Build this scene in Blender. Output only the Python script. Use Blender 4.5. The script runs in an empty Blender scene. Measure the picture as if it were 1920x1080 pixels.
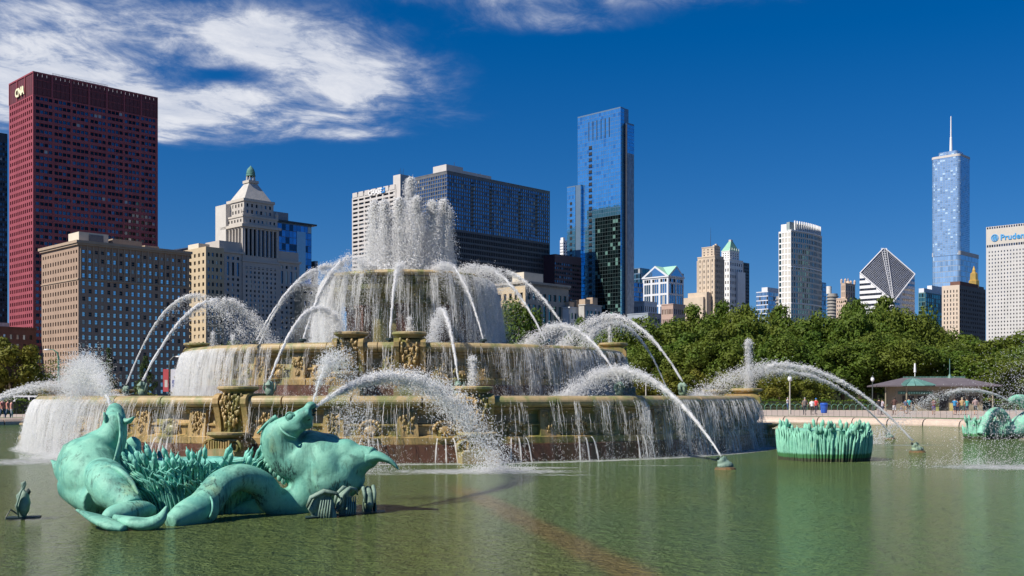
import bpy, bmesh, math, random
import numpy as np
from mathutils import Vector, Matrix

R = math.radians
SC = bpy.context.scene
COL = SC.collection

# ------------------------------------------------------------------ camera, sky, sun, exposure
EYE = 2.2                                    # eye height over the pool water (z = 0)
FP, HORIZON = 2000.0, 742.0                  # focal length and horizon row, in pixels of a 1920-wide picture
cam_d = bpy.data.cameras.new('camera')
cam_d.sensor_width = 36.0
cam_d.lens = FP / 1920 * 36.0
cam_d.shift_y = (HORIZON - 540) / 1920
cam_d.clip_start, cam_d.clip_end = 0.1, 20000
cam = bpy.data.objects.new('camera', cam_d)
cam.location = (0, 0, EYE)
cam.rotation_euler = (R(90), 0, 0)
COL.objects.link(cam)
SC.camera = cam

SUN_AZ, SUN_EL = 121.0, 45.0                 # degrees to the left of the viewing direction, and above the horizon
to_sun = Vector((-math.sin(R(SUN_AZ)) * math.cos(R(SUN_EL)), math.cos(R(SUN_AZ)) * math.cos(R(SUN_EL)), math.sin(R(SUN_EL))))
sun_d = bpy.data.lights.new('sun', 'SUN')
sun_d.energy, sun_d.angle, sun_d.color = 5.0, R(0.53), (1.0, 0.93, 0.83)
sun = bpy.data.objects.new('sun', sun_d)
sun.rotation_euler = (-to_sun).to_track_quat('-Z', 'Y').to_euler()
COL.objects.link(sun)

SC.view_settings.view_transform = 'Standard'
SC.view_settings.look = 'None'
SC.view_settings.exposure = 0.48
SC.view_settings.gamma = 1.0
SC.cycles.max_bounces = 8
SC.cycles.diffuse_bounces = 4
SC.cycles.glossy_bounces = 3
SC.cycles.transmission_bounces = 3
SC.cycles.transparent_max_bounces = 32
SC.cycles.caustics_reflective = False
SC.cycles.caustics_refractive = False


class E:
    """A shader socket with arithmetic, so node graphs read as formulas."""
    def __init__(self, t, s): self.t, self.s = t, s
    def op(self, kind, *a):
        n = self.t.nodes.new('ShaderNodeMath'); n.operation = kind
        for i, v in enumerate((self,) + a):
            if isinstance(v, E): self.t.links.new(v.s, n.inputs[i])
            else: n.inputs[i].default_value = v
        return E(self.t, n.outputs[0])
    def __add__(s, o): return s.op('ADD', o)
    __radd__ = __add__
    def __sub__(s, o): return s.op('SUBTRACT', o)
    def __rsub__(s, o): return (s * -1.0) + o
    def __mul__(s, o): return s.op('MULTIPLY', o)
    __rmul__ = __mul__
    def __truediv__(s, o): return s.op('DIVIDE', o)
    def pow(s, o): return s.op('POWER', o)
    def max(s, o): return s.op('MAXIMUM', o)
    def min(s, o): return s.op('MINIMUM', o)
    def abs(s): return s.op('ABSOLUTE')
    def exp(s): return s.op('EXPONENT')
    def step(s, a, b, lo=0.0, hi=1.0):
        n = s.t.nodes.new('ShaderNodeMapRange'); n.interpolation_type = 'SMOOTHSTEP'
        s.t.links.new(s.s, n.inputs[0])
        for i, v in enumerate((a, b, lo, hi)): n.inputs[i + 1].default_value = v
        return E(s.t, n.outputs[0])


def combine(t, x, y, z):
    n = t.nodes.new('ShaderNodeCombineXYZ')
    for i, v in enumerate((x, y, z)):
        if isinstance(v, E): t.links.new(v.s, n.inputs[i])
        else: n.inputs[i].default_value = v
    return E(t, n.outputs[0])


def split(t, s):
    n = t.nodes.new('ShaderNodeSeparateXYZ'); t.links.new(s, n.inputs[0])
    return [E(t, o) for o in n.outputs]


def noise(t, vec, scale=1.0, detail=4, rough=.55, dist=0.0, lac=2.0):
    n = t.nodes.new('ShaderNodeTexNoise')
    if vec is not None: t.links.new(vec.s, n.inputs['Vector'])
    n.inputs['Scale'].default_value = scale
    n.inputs['Detail'].default_value = detail
    n.inputs['Roughness'].default_value = rough
    n.inputs['Distortion'].default_value = dist
    n.inputs['Lacunarity'].default_value = lac
    return E(t, n.outputs['Fac'])


def mixc(t, f, a, b, mode='MIX'):
    n = t.nodes.new('ShaderNodeMix'); n.data_type = 'RGBA'; n.blend_type = mode
    for i, v in ((0, f), (6, a), (7, b)):
        if isinstance(v, E): t.links.new(v.s, n.inputs[i])
        elif i == 0: n.inputs[0].default_value = v
        else: n.inputs[i].default_value = (*v[:3], 1)
    return E(t, n.outputs[2])


world = bpy.data.worlds.new('World')
SC.world = world
world.use_nodes = True
wt = world.node_tree
wt.nodes.clear()
sky = wt.nodes.new('ShaderNodeTexSky')
sky.sky_type = 'NISHITA'
sky.sun_disc = False
sky.sun_elevation = R(SUN_EL)
sky.sun_rotation = R(-SUN_AZ)
sky.altitude = 200
sky.air_density, sky.dust_density, sky.ozone_density = 1.0, 0.0, 4.0
hs = wt.nodes.new('ShaderNodeHueSaturation')          # polarised, deep autumn blue
hs.inputs['Hue'].default_value = 0.511
hs.inputs['Saturation'].default_value = 1.44
hs.inputs['Value'].default_value = 1.0
wt.links.new(sky.outputs[0], hs.inputs['Color'])
tc = wt.nodes.new('ShaderNodeTexCoord')
dx, dy, dz = split(wt, tc.outputs['Generated'])
wt.links.new(combine(wt, dx, dy, dz.max(0.0) * 0.86 + 0.075).s, sky.inputs['Vector'])   # clear air: no pale haze band at the horizon
up = dz.max(0.02)
la, lb = dx / up, dy / up                              # where the ray meets a flat cloud layer
az, el = dx / dy.max(0.02), dz / dy.max(0.02)
front = dy.step(0.0, 0.15)
warp = noise(wt, combine(wt, la * 1.0, lb * 0.6, 3.0), 1.1, 3) - 0.5
wisp = noise(wt, combine(wt, la * 1.1 + lb * 0.15 + warp * 0.5, lb * 0.62 - la * 0.25 + warp * 0.6, 1.7), 2.2, 9, .60, 0.25)
fine = noise(wt, combine(wt, la * 1.6 + lb * 0.3 + warp * 0.8, lb * 1.35 - la * 0.5 + warp * 1.2, 5.1), 3.0, 9, .68, 0.3)
def blob(cx, cy, rx, ry, amp):
    u, v = (az - cx) / rx, (el - cy) / ry
    return ((u * u + v * v) * -1.0).exp() * amp
bank = (blob(-.50, .318, .17, .055, 1.15) + blob(-.36, .278, .15, .030, 1.05) + blob(-.22, .335, .10, .020, .95)
        + blob(-.165, .302, .085, .022, .85) + blob(-.27, .262, .16, .016, .85) + blob(-.14, .285, .06, .012, .4) + blob(-.40, .355, .20, .016, .45)
        - blob(-.275, .300, .060, .011, .75) - blob(-.335, .292, .05, .006, .35)
        + blob(.04, .378, .19, .014, .62) + blob(.03, .352, .09, .012, .36) + blob(-.145, .246, .05, .007, .40) + blob(-.30, .244, .08, .006, .3)) * front
elsewhere = noise(wt, combine(wt, la * .25, lb * .25, 9.0), 1.0, 3).step(.56, .72) * (1.0 - front) * 0.7
cover = (bank + elsewhere) * (0.34 + 1.25 * wisp.step(.28, .75)) * (0.50 + .90 * fine.step(.28, .72))
cover = cover.step(0.06, 1.15).min(0.95)
tone = mixc(wt, fine.step(.3, .75), (6.4, 7.0, 8.4), (9.6, 9.8, 10.4))
skyc = mixc(wt, cover, E(wt, hs.outputs[0]), tone)
bg = wt.nodes.new('ShaderNodeBackground')
wt.links.new(skyc.s, bg.inputs[0])
bg.inputs[1].default_value = 0.062
wo = wt.nodes.new('ShaderNodeOutputWorld')
wt.links.new(bg.outputs[0], wo.inputs[0])

# ------------------------------------------------------------------ helpers
def px(x, y, Y):
    """The point at depth Y that is seen at pixel (x, y) of the photograph."""
    return Vector(((x - 960) / FP * Y, Y, EYE + (HORIZON - y) / FP * Y))


class MB:
    """Collects shapes and links them as one mesh object."""
    def __init__(self): self.v, self.f, self.m, self.smooth = [], [], [], False
    def add(self, vs, fs, m=0):
        n = len(self.v)
        self.v.extend([tuple(p) for p in vs])
        self.f.extend([tuple(i + n for i in f) for f in fs])
        self.m.extend([m] * len(fs))
    def quad(self, a, b, c, d, m=0): self.add((a, b, c, d), ((0, 1, 2, 3),), m)
    def box(self, lo, hi, m=0):
        (x0, y0, z0), (x1, y1, z1) = lo, hi
        self.add([(x0, y0, z0), (x1, y0, z0), (x1, y1, z0), (x0, y1, z0), (x0, y0, z1), (x1, y0, z1), (x1, y1, z1), (x0, y1, z1)],
                 [(0, 3, 2, 1), (4, 5, 6, 7), (0, 1, 5, 4), (1, 2, 6, 5), (2, 3, 7, 6), (3, 0, 4, 7)], m)
    def prism(self, poly, z0, z1, m=0):
        n = len(poly)
        self.add([(x, y, z0) for x, y in poly] + [(x, y, z1) for x, y in poly],
                 [tuple(reversed(range(n))), tuple(range(n, 2 * n))] + [(i, (i + 1) % n, n + (i + 1) % n, n + i) for i in range(n)], m)
    def frustum(self, lo, hi, z0, z1, m=0):
        (a0, b0, a1, b1), (c0, d0, c1, d1) = lo, hi
        self.add([(a0, b0, z0), (a1, b0, z0), (a1, b1, z0), (a0, b1, z0), (c0, d0, z1), (c1, d0, z1), (c1, d1, z1), (c0, d1, z1)],
                 [(0, 3, 2, 1), (4, 5, 6, 7), (0, 1, 5, 4), (1, 2, 6, 5), (2, 3, 7, 6), (3, 0, 4, 7)], m)
    def lathe(self, prof, n=32, a0=0.0, a1=2 * math.pi, m=0, c=(0, 0, 0), caps=False):
        full = abs(a1 - a0) > 6.28
        k = n if full else n + 1
        vs = []
        for r, z in prof:
            for i in range(k):
                a = a0 + (a1 - a0) * i / n
                vs.append((c[0] + r * math.sin(a), c[1] - r * math.cos(a), c[2] + z))
        fs = []
        for j in range(len(prof) - 1):
            for i in range(n):
                i2 = (i + 1) % k
                fs.append((j * k + i, j * k + i2, (j + 1) * k + i2, (j + 1) * k + i))
        if caps and not full:
            fs.append(tuple(j * k for j in range(len(prof))))
            fs.append(tuple(j * k + n for j in reversed(range(len(prof)))))
        self.add(vs, fs, m)
    def tube(self, pts, rad, n=8, m=0, flat=None, up=(0, 0, 1), cap=True):
        """A tapered tube; flat = per-point ratio that squashes it along its side axis."""
        pts = [Vector(p) for p in pts]
        k = len(pts)
        vs = []
        for i, p in enumerate(pts):
            t = (pts[min(i + 1, k - 1)] - pts[max(i - 1, 0)]).normalized()
            u = Vector(up)
            s = t.cross(u)
            if s.length < 1e-3: s = t.cross(Vector((1, 0, 0.1)))
            s.normalize(); w = s.cross(t).normalized()
            r = rad[i] if hasattr(rad, '__len__') else rad
            fl = 1.0 if flat is None else (flat[i] if hasattr(flat, '__len__') else flat)
            for j in range(n):
                a = 2 * math.pi * j / n
                vs.append(p + s * (math.cos(a) * r * fl) + w * (math.sin(a) * r))
        fs = []
        for i in range(k - 1):
            for j in range(n):
                j2 = (j + 1) % n
                fs.append((i * n + j, i * n + j2, (i + 1) * n + j2, (i + 1) * n + j))
        if cap:
            fs.append(tuple(reversed(range(n)))); fs.append(tuple(range((k - 1) * n, k * n)))
        self.add(vs, fs, m)
    def ball(self, c, r, n=10, m=0):
        rx, ry, rz = r if hasattr(r, '__len__') else (r, r, r)
        vs = [(c[0], c[1], c[2] - rz)]
        h = max(4, n // 2)
        for j in range(1, h):
            ph = math.pi * j / h - math.pi / 2
            for i in range(n):
                a = 2 * math.pi * i / n
                vs.append((c[0] + rx * math.cos(ph) * math.cos(a), c[1] + ry * math.cos(ph) * math.sin(a), c[2] + rz * math.sin(ph)))
        vs.append((c[0], c[1], c[2] + rz))
        fs = [(0, 1 + (i + 1) % n, 1 + i) for i in range(n)]
        for j in range(h - 2):
            for i in range(n):
                a, b = 1 + j * n + i, 1 + j * n + (i + 1) % n
                fs.append((a, b, b + n, a + n))
        top = len(vs) - 1
        fs += [(1 + (h - 2) * n + i, 1 + (h - 2) * n + (i + 1) % n, top) for i in range(n)]
        self.add(vs, fs, m)
    def mesh(self, name, mats):
        me = bpy.data.meshes.new(name)
        me.from_pydata(self.v, [], self.f)
        for x in (mats if isinstance(mats, (list, tuple)) else [mats]): me.materials.append(x)
        if any(self.m): me.polygons.foreach_set('material_index', self.m)
        if self.smooth: me.polygons.foreach_set('use_smooth', [True] * len(self.f))
        me.update()
        return me
    def build(self, name, mats, parent=None, kind=None, smooth=None):
        if smooth is not None: self.smooth = smooth
        return link(name, self.mesh(name, mats), parent, kind)


def link(name, me, parent=None, kind=None, loc=None, rotz=None):
    o = bpy.data.objects.new(name, me)
    COL.objects.link(o)
    if parent is not None: o.parent = parent
    if kind: o['kind'] = kind
    if loc is not None: o.location = loc
    if rotz is not None: o.rotation_euler = (0, 0, rotz)
    return o


def tag(o, label, cat, group=None, kind=None):
    o['label'] = label; o['category'] = cat
    if group: o['group'] = group
    if kind: o['kind'] = kind
    return o


def thing(name, label, cat, loc=(0, 0, 0), rotz=0.0, group=None):
    o = bpy.data.objects.new(name, None)
    COL.objects.link(o)
    o.location = loc; o.rotation_euler = (0, 0, rotz)
    return tag(o, label, cat, group)


def copy_tree(o, parent=None):
    c = o.copy(); COL.objects.link(c); c.parent = parent
    for ch in [x for x in o.children]: copy_tree(ch, c)
    return c


def np_mesh(name, V, F, mats, smooth=False):
    """Fast mesh from numpy arrays; F is (n, 3) or (n, 4)."""
    me = bpy.data.meshes.new(name)
    k = F.shape[1]
    me.vertices.add(len(V)); me.vertices.foreach_set('co', np.asarray(V, np.float32).ravel())
    me.loops.add(F.size); me.loops.foreach_set('vertex_index', np.asarray(F, np.int32).ravel())
    me.polygons.add(len(F))
    me.polygons.foreach_set('loop_start', np.arange(0, F.size, k, dtype=np.int32))
    me.polygons.foreach_set('loop_total', np.full(len(F), k, np.int32))
    if smooth: me.polygons.foreach_set('use_smooth', np.ones(len(F), bool))
    for x in (mats if isinstance(mats, (list, tuple)) else [mats]): me.materials.append(x)
    me.update(calc_edges=True)
    me.validate()
    return me


# ------------------------------------------------------------------ materials
MATS = {}
def newmat(name):
    m = bpy.data.materials.new(name); m.use_nodes = True
    t = m.node_tree; b = t.nodes['Principled BSDF']
    MATS[name] = m
    return m, t, b

def coords(t, which='Object'):
    n = t.nodes.new('ShaderNodeTexCoord')
    return E(t, n.outputs[which])

def position(t):
    n = t.nodes.new('ShaderNodeNewGeometry')
    return E(t, n.outputs['Position'])

def bump(t, b, h, strength=.3, dist=.02):
    n = t.nodes.new('ShaderNodeBump'); n.inputs['Strength'].default_value = strength; n.inputs['Distance'].default_value = dist
    t.links.new(h.s, n.inputs['Height']); t.links.new(n.outputs[0], b.inputs['Normal'])

def put(t, b, **kw):
    names = dict(col='Base Color', rough='Roughness', metal='Metallic', spec='Specular IOR Level', ior='IOR', alpha='Alpha', trans='Transmission Weight')
    for k, v in kw.items():
        s = b.inputs[names[k]]
        if isinstance(v, E): t.links.new(v.s, s)
        elif k == 'col': s.default_value = (*v[:3], 1)
        else: s.default_value = v

def paint(name, c1, c2=None, scale=1.0, rough=.6, metal=0.0, stretch=(1, 1, 1), bmp=0.0, spec=.5, rnd=0.0, where='Object'):
    """Two-tone noise material; rnd adds a value shift per object or island."""
    m, t, b = newmat(name)
    c2 = c2 or tuple(x * .75 for x in c1)
    x, y, z = split(t, coords(t, where).s)
    n = noise(t, combine(t, x * stretch[0], y * stretch[1], z * stretch[2]), scale, 5, .6)
    col = mixc(t, n.step(.3, .7), c1, c2)
    if rnd:
        oi = t.nodes.new('ShaderNodeObjectInfo'); gi = t.nodes.new('ShaderNodeNewGeometry')
        r = (E(t, oi.outputs['Random']) + E(t, gi.outputs['Random Per Island'])).op('FRACT')
        hsv = t.nodes.new('ShaderNodeHueSaturation'); t.links.new(col.s, hsv.inputs['Color'])
        t.links.new((r * (2 * rnd) + (1 - rnd)).s, hsv.inputs['Value'])
        col = E(t, hsv.outputs[0])
    put(t, b, col=col, rough=rough, metal=metal, spec=spec)
    if bmp: bump(t, b, n, bmp, .05)
    return m

def glass(name, tint, dark=(.015, .02, .025), blind=(.45, .43, .38), p_blind=.2, p_dark=.3, rough=.06, metal=.85, wob=.02, var=.24):
    """Coated window glass: mirrors the sky; some panes darker, some with a blind behind."""
    m, t, b = newmat(name)
    oi = t.nodes.new('ShaderNodeObjectInfo'); gi = t.nodes.new('ShaderNodeNewGeometry')
    r = (E(t, oi.outputs['Random']) * 7.31 + E(t, gi.outputs['Random Per Island'])).op('FRACT')
    r2 = (r * 37.7).op('FRACT')
    isb = r.op('LESS_THAN', p_blind)
    isd = r.op('GREATER_THAN', 1 - p_dark)
    base = mixc(t, r2, tuple(x * (1 - var) for x in tint), tuple(min(1, x * (1 + var)) for x in tint))
    col = mixc(t, isd, base, dark)
    col = mixc(t, isb, col, blind)
    put(t, b, col=col, rough=rough, metal=(1.0 - isb * .75) * metal, spec=.8)
    if wob:
        bump(t, b, noise(t, position(t), .35, 2), .25, wob * 10)
    return m

# ------------------------------------------------------------------ the setting: pool, coping, lawn ring, plaza, ground
CX, CY = -4.97, 51.0                         # centre of the fountain
POOL_R = 44.0
def ring(name, r0, r1, z, mat, n=160, c=(CX, CY), kind='structure'):
    mb = MB(); mb.lathe([(r0, z), (r1, z)], n, c=(c[0], c[1], 0))
    return mb.build(name, mat, kind=kind)

def water_material(name, deep, deep2, pool=True):
    m, t, b = newmat(name)
    P = position(t); x, y, z = split(t, P.s)
    big = noise(t, combine(t, x * .12, y * .12, 0.0), 1.0, 3)
    col = mixc(t, big.step(.35, .65), deep, deep2)
    if pool:
        # a stained, submerged gutter runs out from the basin: brown band, olive water on its near side
        ax, ay, bx, by = -1.1, 27.0, 2.2, 12.0
        L = math.hypot(bx - ax, by - ay); nx, ny = (by - ay) / L, -(bx - ax) / L
        s = (x - ax) * nx + (y - ay) * ny + (noise(t, combine(t, x * .6, y * .6, 0.0), 1.0, 3) - .5) * .55
        olive = s.step(-.2, .6) * y.step(32, 22)
        col = mixc(t, olive * .35, col, (.205, .225, .062))
        band = (((s - .45) / .50).abs() * -1.0).step(-1.0, -.25) * y.step(27.5, 23.5)
        col = mixc(t, band * .72, col, (.27, .185, .075))
        # foam where water lands
        dxx, dyy = x - CX, y - CY
        rr = (dxx * dxx + dyy * dyy).op('SQRT')
        fo = ((rr - 16.9) / .75).abs().step(1.0, .1) * .95
        for fx, fy, sx, sy, a in ((-0.9, 31.0, 2.9, 1.2, 1.35), (0.8, 32.6, 1.6, .5, 1.0), (4.6, 33.6, 2.2, .5, .62), (1.2, 29.6, 1.8, .32, .75), (-3.6, 30.0, 2.2, .8, .65), (15.4, 32.8, 2.6, 1.4, 1.2), (17.4, 47.5, 2.6, .7, .75),
                                  (-16.0, 36.0, 2.0, 2.6, 1.2), (-14.7, 28.5, 1.6, .6, .65), (14.2, 43.0, 2.6, .5, .6), (8.2, 35.0, 2.5, .35, .45)):
            u, v = (x - fx) / sx, (y - fy) / sy
            fo = fo.max(((u * u + v * v) * -1.0).exp() * a)
        fn = noise(t, combine(t, x * 1.5, y * 3.0, 0.0), 2.2, 8, .7)
        foam = (fo * (fn.step(.30, .70) * 1.10 + .26)).step(.30, .88)
        col = mixc(t, foam, col, (.80, .83, .82))
        put(t, b, rough=foam * .5 + .085)
    else:
        put(t, b, rough=.12)
    put(t, b, col=col, ior=1.33, spec=.30)
    w1 = noise(t, combine(t, x * 1.0, y * 1.35, 0.0), 1.15, 3, .55, .5)
    w2 = noise(t, combine(t, x * 1.0, y * 1.6, 4.0), 4.6, 4, .6, .6)
    w3 = noise(t, combine(t, x * 1.0, y * 1.5, 8.0), 17.0, 3, .6, .2)
    bump(t, b, w1 * 1.0 + w2 * 1.25 + w3 * .46, 1.0, .70)
    return m

WATER = water_material('pool_water', (.130, .222, .082), (.155, .232, .074))
BASIN_WATER = water_material('basin_water', (.20, .22, .16), (.30, .31, .25), pool=False)
mb = MB(); mb.lathe([(0.01, 0), (10, 0), (POOL_R + .3, 0)], 120, c=(CX, CY, 0))
mb.build('pool_water', WATER, kind='structure')

GRAVEL = paint('plaza_gravel', (.43, .355, .30), (.36, .295, .25), .8, .9, bmp=.2, where='Object')
LAWN = paint('lawn', (.075, .135, .02), (.05, .10, .018), .9, .9, bmp=.3)
FAR = paint('city_ground', (.125, .12, .10), (.10, .095, .08), .05, .95)
ring('grass_verge', POOL_R + 1.15, 61.0, .25, LAWN)
ring('plaza', 61.0, 128.0, .246, GRAVEL)
ring('ground', 127.0, 9000.0, .238, FAR, 96)
ring('pool_floor', 0.01, POOL_R + 1.3, -.9, paint('pool_floor', (.1, .11, .06)))

# coping stones of the pool: rounded pink marble blocks, one object each where they can be told apart
def marble(name, c1, c2, vein, scale=1.2, rough=.4, rnd=.12):
    m, t, b = newmat(name)
    x, y, z = split(t, position(t).s)
    n = noise(t, combine(t, x, y, z * 1.6), scale, 6, .62, .8)
    n2 = noise(t, combine(t, x + 5., y, z), scale * 2.6, 7, .65, 1.6)
    col = mixc(t, n.step(.32, .68), c1, c2)
    col = mixc(t, ((n2 - .5).abs()).step(.035, .0) * .55, col, vein)
    oi = t.nodes.new('ShaderNodeObjectInfo')
    hsv = t.nodes.new('ShaderNodeHueSaturation'); t.links.new(col.s, hsv.inputs['Color'])
    t.links.new((E(t, oi.outputs['Random']) * (2 * rnd) + (1 - rnd)).s, hsv.inputs['Value'])
    put(t, b, col=E(t, hsv.outputs[0]), rough=rough)
    bump(t, b, n2, .12, .02)
    return m
COPING = marble('pink_coping', (.50, .40, .32), (.42, .34, .275), (.32, .21, .16))
coping = link('pool_kerb', None, kind='structure')
coping.location = (CX, CY, 0)
prof = [(POOL_R, -.4), (POOL_R, .10), (POOL_R + .05, .26), (POOL_R + .18, .41), (POOL_R + .42, .51), (POOL_R + .75, .53), (POOL_R + 1.0, .49), (POOL_R + 1.15, .40), (POOL_R + 1.15, .1)]
NK = 96
stones = []
for i in range(3):
    mb = MB(); a = 2 * math.pi / NK
    mb.lathe(prof, 5, .0009 + .0002 * i, a - .0009, caps=True); mb.smooth = False
    stones.append(mb.mesh('coping_stone', COPING))
for i in range(NK):
    o = link('coping_stone', stones[i % 3], coping)
    o.rotation_euler = (0, 0, i * 2 * math.pi / NK)

# ------------------------------------------------------------------ the skyline
GRID = R(45.5)                               # the street grid, seen from the south-east corner
NX, NY = math.cos(GRID), math.sin(GRID)      # along an east front, away to the right
WX, WY = -math.sin(GRID), math.cos(GRID)     # along a south front, away to the left

def plot(name, label, cat, cpx, Y, lpx, rpx, rot=None):
    """A building's root at its near corner; returns root, length of east and south fronts."""
    X = (cpx - 960) / FP * Y
    nx, ny, wx, wy = NX, NY, WX, WY
    if rot is not None:
        a = R(rot); nx, ny, wx, wy = math.cos(a), math.sin(a), -math.sin(a), math.cos(a)
    kr, kl = (rpx - 960) / FP, (lpx - 960) / FP
    tx = (kr * Y - X) / (nx - kr * ny)
    ty = (kl * Y - X) / (wx - kl * wy)
    root = thing(name, label, cat, (X, Y, .24), GRID if rot is None else R(rot))
    return root, tx, ty

def zp(y, Y): return EYE + (HORIZON - y) / FP * Y - .24

def edges(a, b, n, frac, extra=None):
    """Breaks of n bays from a to b with one opening each, frac of the bay wide."""
    w = (b - a) / n
    return [(a + w * (i + .5 - frac / 2), a + w * (i + .5 + frac / 2)) for i in range(n)]

def clusters(a, b, groups, per, pier, mull):
    """groups of per openings each, piers between the groups, mullions between openings."""
    w = (b - a) / groups; out = []
    for g in range(groups):
        s, e = a + g * w + pier / 2, a + (g + 1) * w - pier / 2
        d = (e - s + mull) / per
        for k in range(per): out.append((s + k * d, s + (k + 1) * d - mull))
    return out

_wins = {}
def facade(root, face, us, zs, u0, u1, z0, z1, wall, win, inset=.35, base=0.0, solo=0, sash=True, name='wall', skip=None, frame=None, wname='window', tilt=.012):
    """A wall with real openings in it, and panes set back in them.
    face 'E': the plane y = base, facing -y; face 'S': x = base, facing -x. solo = how many panes become objects of their own."""
    def P(u, d, z): return (u, base + d, z) if face == 'E' else (base + d, u, z)
    mb = MB()
    def quad(a, b, c, d):
        if face == 'E': mb.quad(a, b, c, d)
        else: mb.quad(d, c, b, a)
    # solid strips between rows, then piers inside each row
    zb = [z0] + [v for r in zs for v in r] + [z1]
    for i in range(0, len(zb), 2):
        if zb[i + 1] - zb[i] > .01: quad(P(u0, 0, zb[i]), P(u1, 0, zb[i]), P(u1, 0, zb[i + 1]), P(u0, 0, zb[i + 1]))
    ub = [u0] + [v for r in us for v in r] + [u1]
    panes = []
    for j, (a, b) in enumerate(zs):
        for i in range(0, len(ub), 2):
            if ub[i + 1] - ub[i] > .005: quad(P(ub[i], 0, a), P(ub[i + 1], 0, a), P(ub[i + 1], 0, b), P(ub[i], 0, b))
        for i, (s, e) in enumerate(us):
            if skip and skip(i, j):
                quad(P(s, 0, a), P(e, 0, a), P(e, 0, b), P(s, 0, b)); continue
            quad(P(s, 0, a), P(s, inset, a), P(s, inset, b), P(s, 0, b))
            quad(P(e, inset, a), P(e, 0, a), P(e, 0, b), P(e, inset, b))
            quad(P(s, inset, b), P(e, inset, b), P(e, 0, b), P(s, 0, b))
            quad(P(s, 0, a), P(e, 0, a), P(e, inset, a), P(s, inset, a))
            panes.append((s, e, a, b, i, j))
    mb.build(name, wall, root)
    panes.sort(key=lambda p: -p[5])
    rng = random.Random(int(u1 * 100) + len(panes))
    fm = frame or wall
    for (s, e, a, b, i, j) in panes[:solo]:
        w, h = e - s, b - a
        key = (round(w, 2), round(h, 2), win.name, fm.name, sash)
        me = _wins.get(key)
        if me is None:
            q = MB()
            q.quad((-w / 2 - .02, 0, -.02), (w / 2 + .02, 0, -.02), (w / 2 + .02, 0, h + .02), (-w / 2 - .02, 0, h + .02), 0)
            if sash: q.box((-w / 2, -.05, h * .48), (w / 2, -.004, h * .48 + .12), 1)
            q.box((-w / 2, -.05, 0), (w / 2, -.004, .09), 1)
            me = _wins[key] = q.mesh(wname, [win, fm])
        o = link(wname, me, root)
        c = P((s + e) / 2, inset - .004, a)
        o.location = c
        o.rotation_euler = (rng.uniform(-tilt, tilt), 0, (0 if face == 'E' else R(-90)) + rng.uniform(-tilt, tilt) * .5)
    rest = panes[solo:]
    if rest:
        q = MB()
        for (s, e, a, b, i, j) in rest:
            t1, t2 = rng.uniform(-tilt, tilt) * (e - s) * .5, rng.uniform(-tilt, tilt) * (b - a) * .5
            s, e, a, b = s - .02, e + .02, a - .02, b + .02
            v = (P(s, inset - t1, a), P(e, inset + t1, a), P(e, inset + t1 + t2, b), P(s, inset - t1 + t2, b))
            q.quad(*(v if face == 'E' else v[::-1]))
        q.build('window_glazing', win, root, kind='stuff')

def core(root, tx, ty, z0, z1, mat, inx=.6, iny=.6, back=0.0, name='core', x0=0.0, y0=0.0):
    mb = MB(); mb.box((x0 + inx, y0 + iny, z0), (tx, ty, z1), 0)
    return mb.build(name, mat, root)

def slab(root, lo, hi, mat, name='cornice'):
    mb = MB(); mb.box(lo, hi); return mb.build(name, mat, root)

def rows(z0, z1, n, frac, lift=.5):
    h = (z1 - z0) / n
    return [(z0 + h * (i + lift - frac * lift), z0 + h * (i + lift - frac * lift + frac)) for i in range(n)]

BLUEGLASS = glass('blue_window', (.30, .42, .55), p_blind=.12, p_dark=.35)
DARKGLASS = glass('dark_window', (.10, .12, .16), p_blind=.015, p_dark=.45, var=.35)
SMALLWIN = glass('small_window', (.12, .15, .20), p_blind=.12, p_dark=.45)

# --- red steel tower
RED = paint('red_steel', (.30, .062, .070), (.25, .048, .056), .12, .5)
LOUVRE = paint('red_louvre', (.13, .028, .034), (.10, .022, .028), .5, .6)
Yb = 595
rt, tx, ty = plot('office_tower', 'tall dark red steel tower with cream letters near its top', 'skyscraper', 62, Yb, 17, 296)
top = zp(133, Yb); zw = zp(176, Yb)
nf = 46
us = clusters(.9, tx - .9, 7, 4, 1.3, .35)
facade(rt, 'E', us, rows(zw - nf * 3.68, zw, nf, .52), 0, tx, 0, zw, RED, DARKGLASS, .45, solo=300, sash=False)
us = clusters(.9, ty - .9, 3, 4, 1.2, 1.3)
facade(rt, 'S', us, rows(zw - nf * 3.68, zw, nf, .56), 0, ty, 0, zw, RED, DARKGLASS, .8)
core(rt, tx, ty, 0, top - 2.2, RED, .95, .6)
mb = MB()
n = 29
for i in range(n):
    a = tx * i / n; mb.box((a + .18, .3, zw + .3), (a + tx / n - .02, .5, top - .4))
for i in range(13):
    a = ty * i / 13; mb.box((.3, a + .2, zw + .3), (.5, a + ty / 13 - .02, top - .4))
mb.build('louvre_screen', LOUVRE, rt, kind='stuff')
mb = MB()
for i in range(8): mb.box((tx * i / 7 - .45 * (i > 0), -.06, zw), (tx * i / 7 + .45 * (i < 7), .55, top))
for i in range(1, 4): mb.box((-.06, ty * i / 3 - .4, zw), (.55, ty * i / 3 + .4, top))
mb.box((-.06, -.062, top - .8), (tx, .56, top + .02)); mb.box((-.062, .57, top - .8), (.56, ty, top + .02))
for k in (.33, .66): mb.box((0, .2, zw + (top - zw) * k), (tx, .49, zw + (top - zw) * k + .25))
mb.build('crown_frame', RED, rt)
mb = MB()
for i in range(40):
    x = tx * (.16 + .44 * i / 40); mb.box((x, 3, top - 3), (x + .12, 3.1, top + 2.0))
for k in (.2, 1.0, 1.8): mb.box((tx * .16, 3, top + k), (tx * .60, 3.1, top + k + .12))
mb.build('roof_rail', paint('grey_rail', (.3, .3, .32)), rt)

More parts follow.
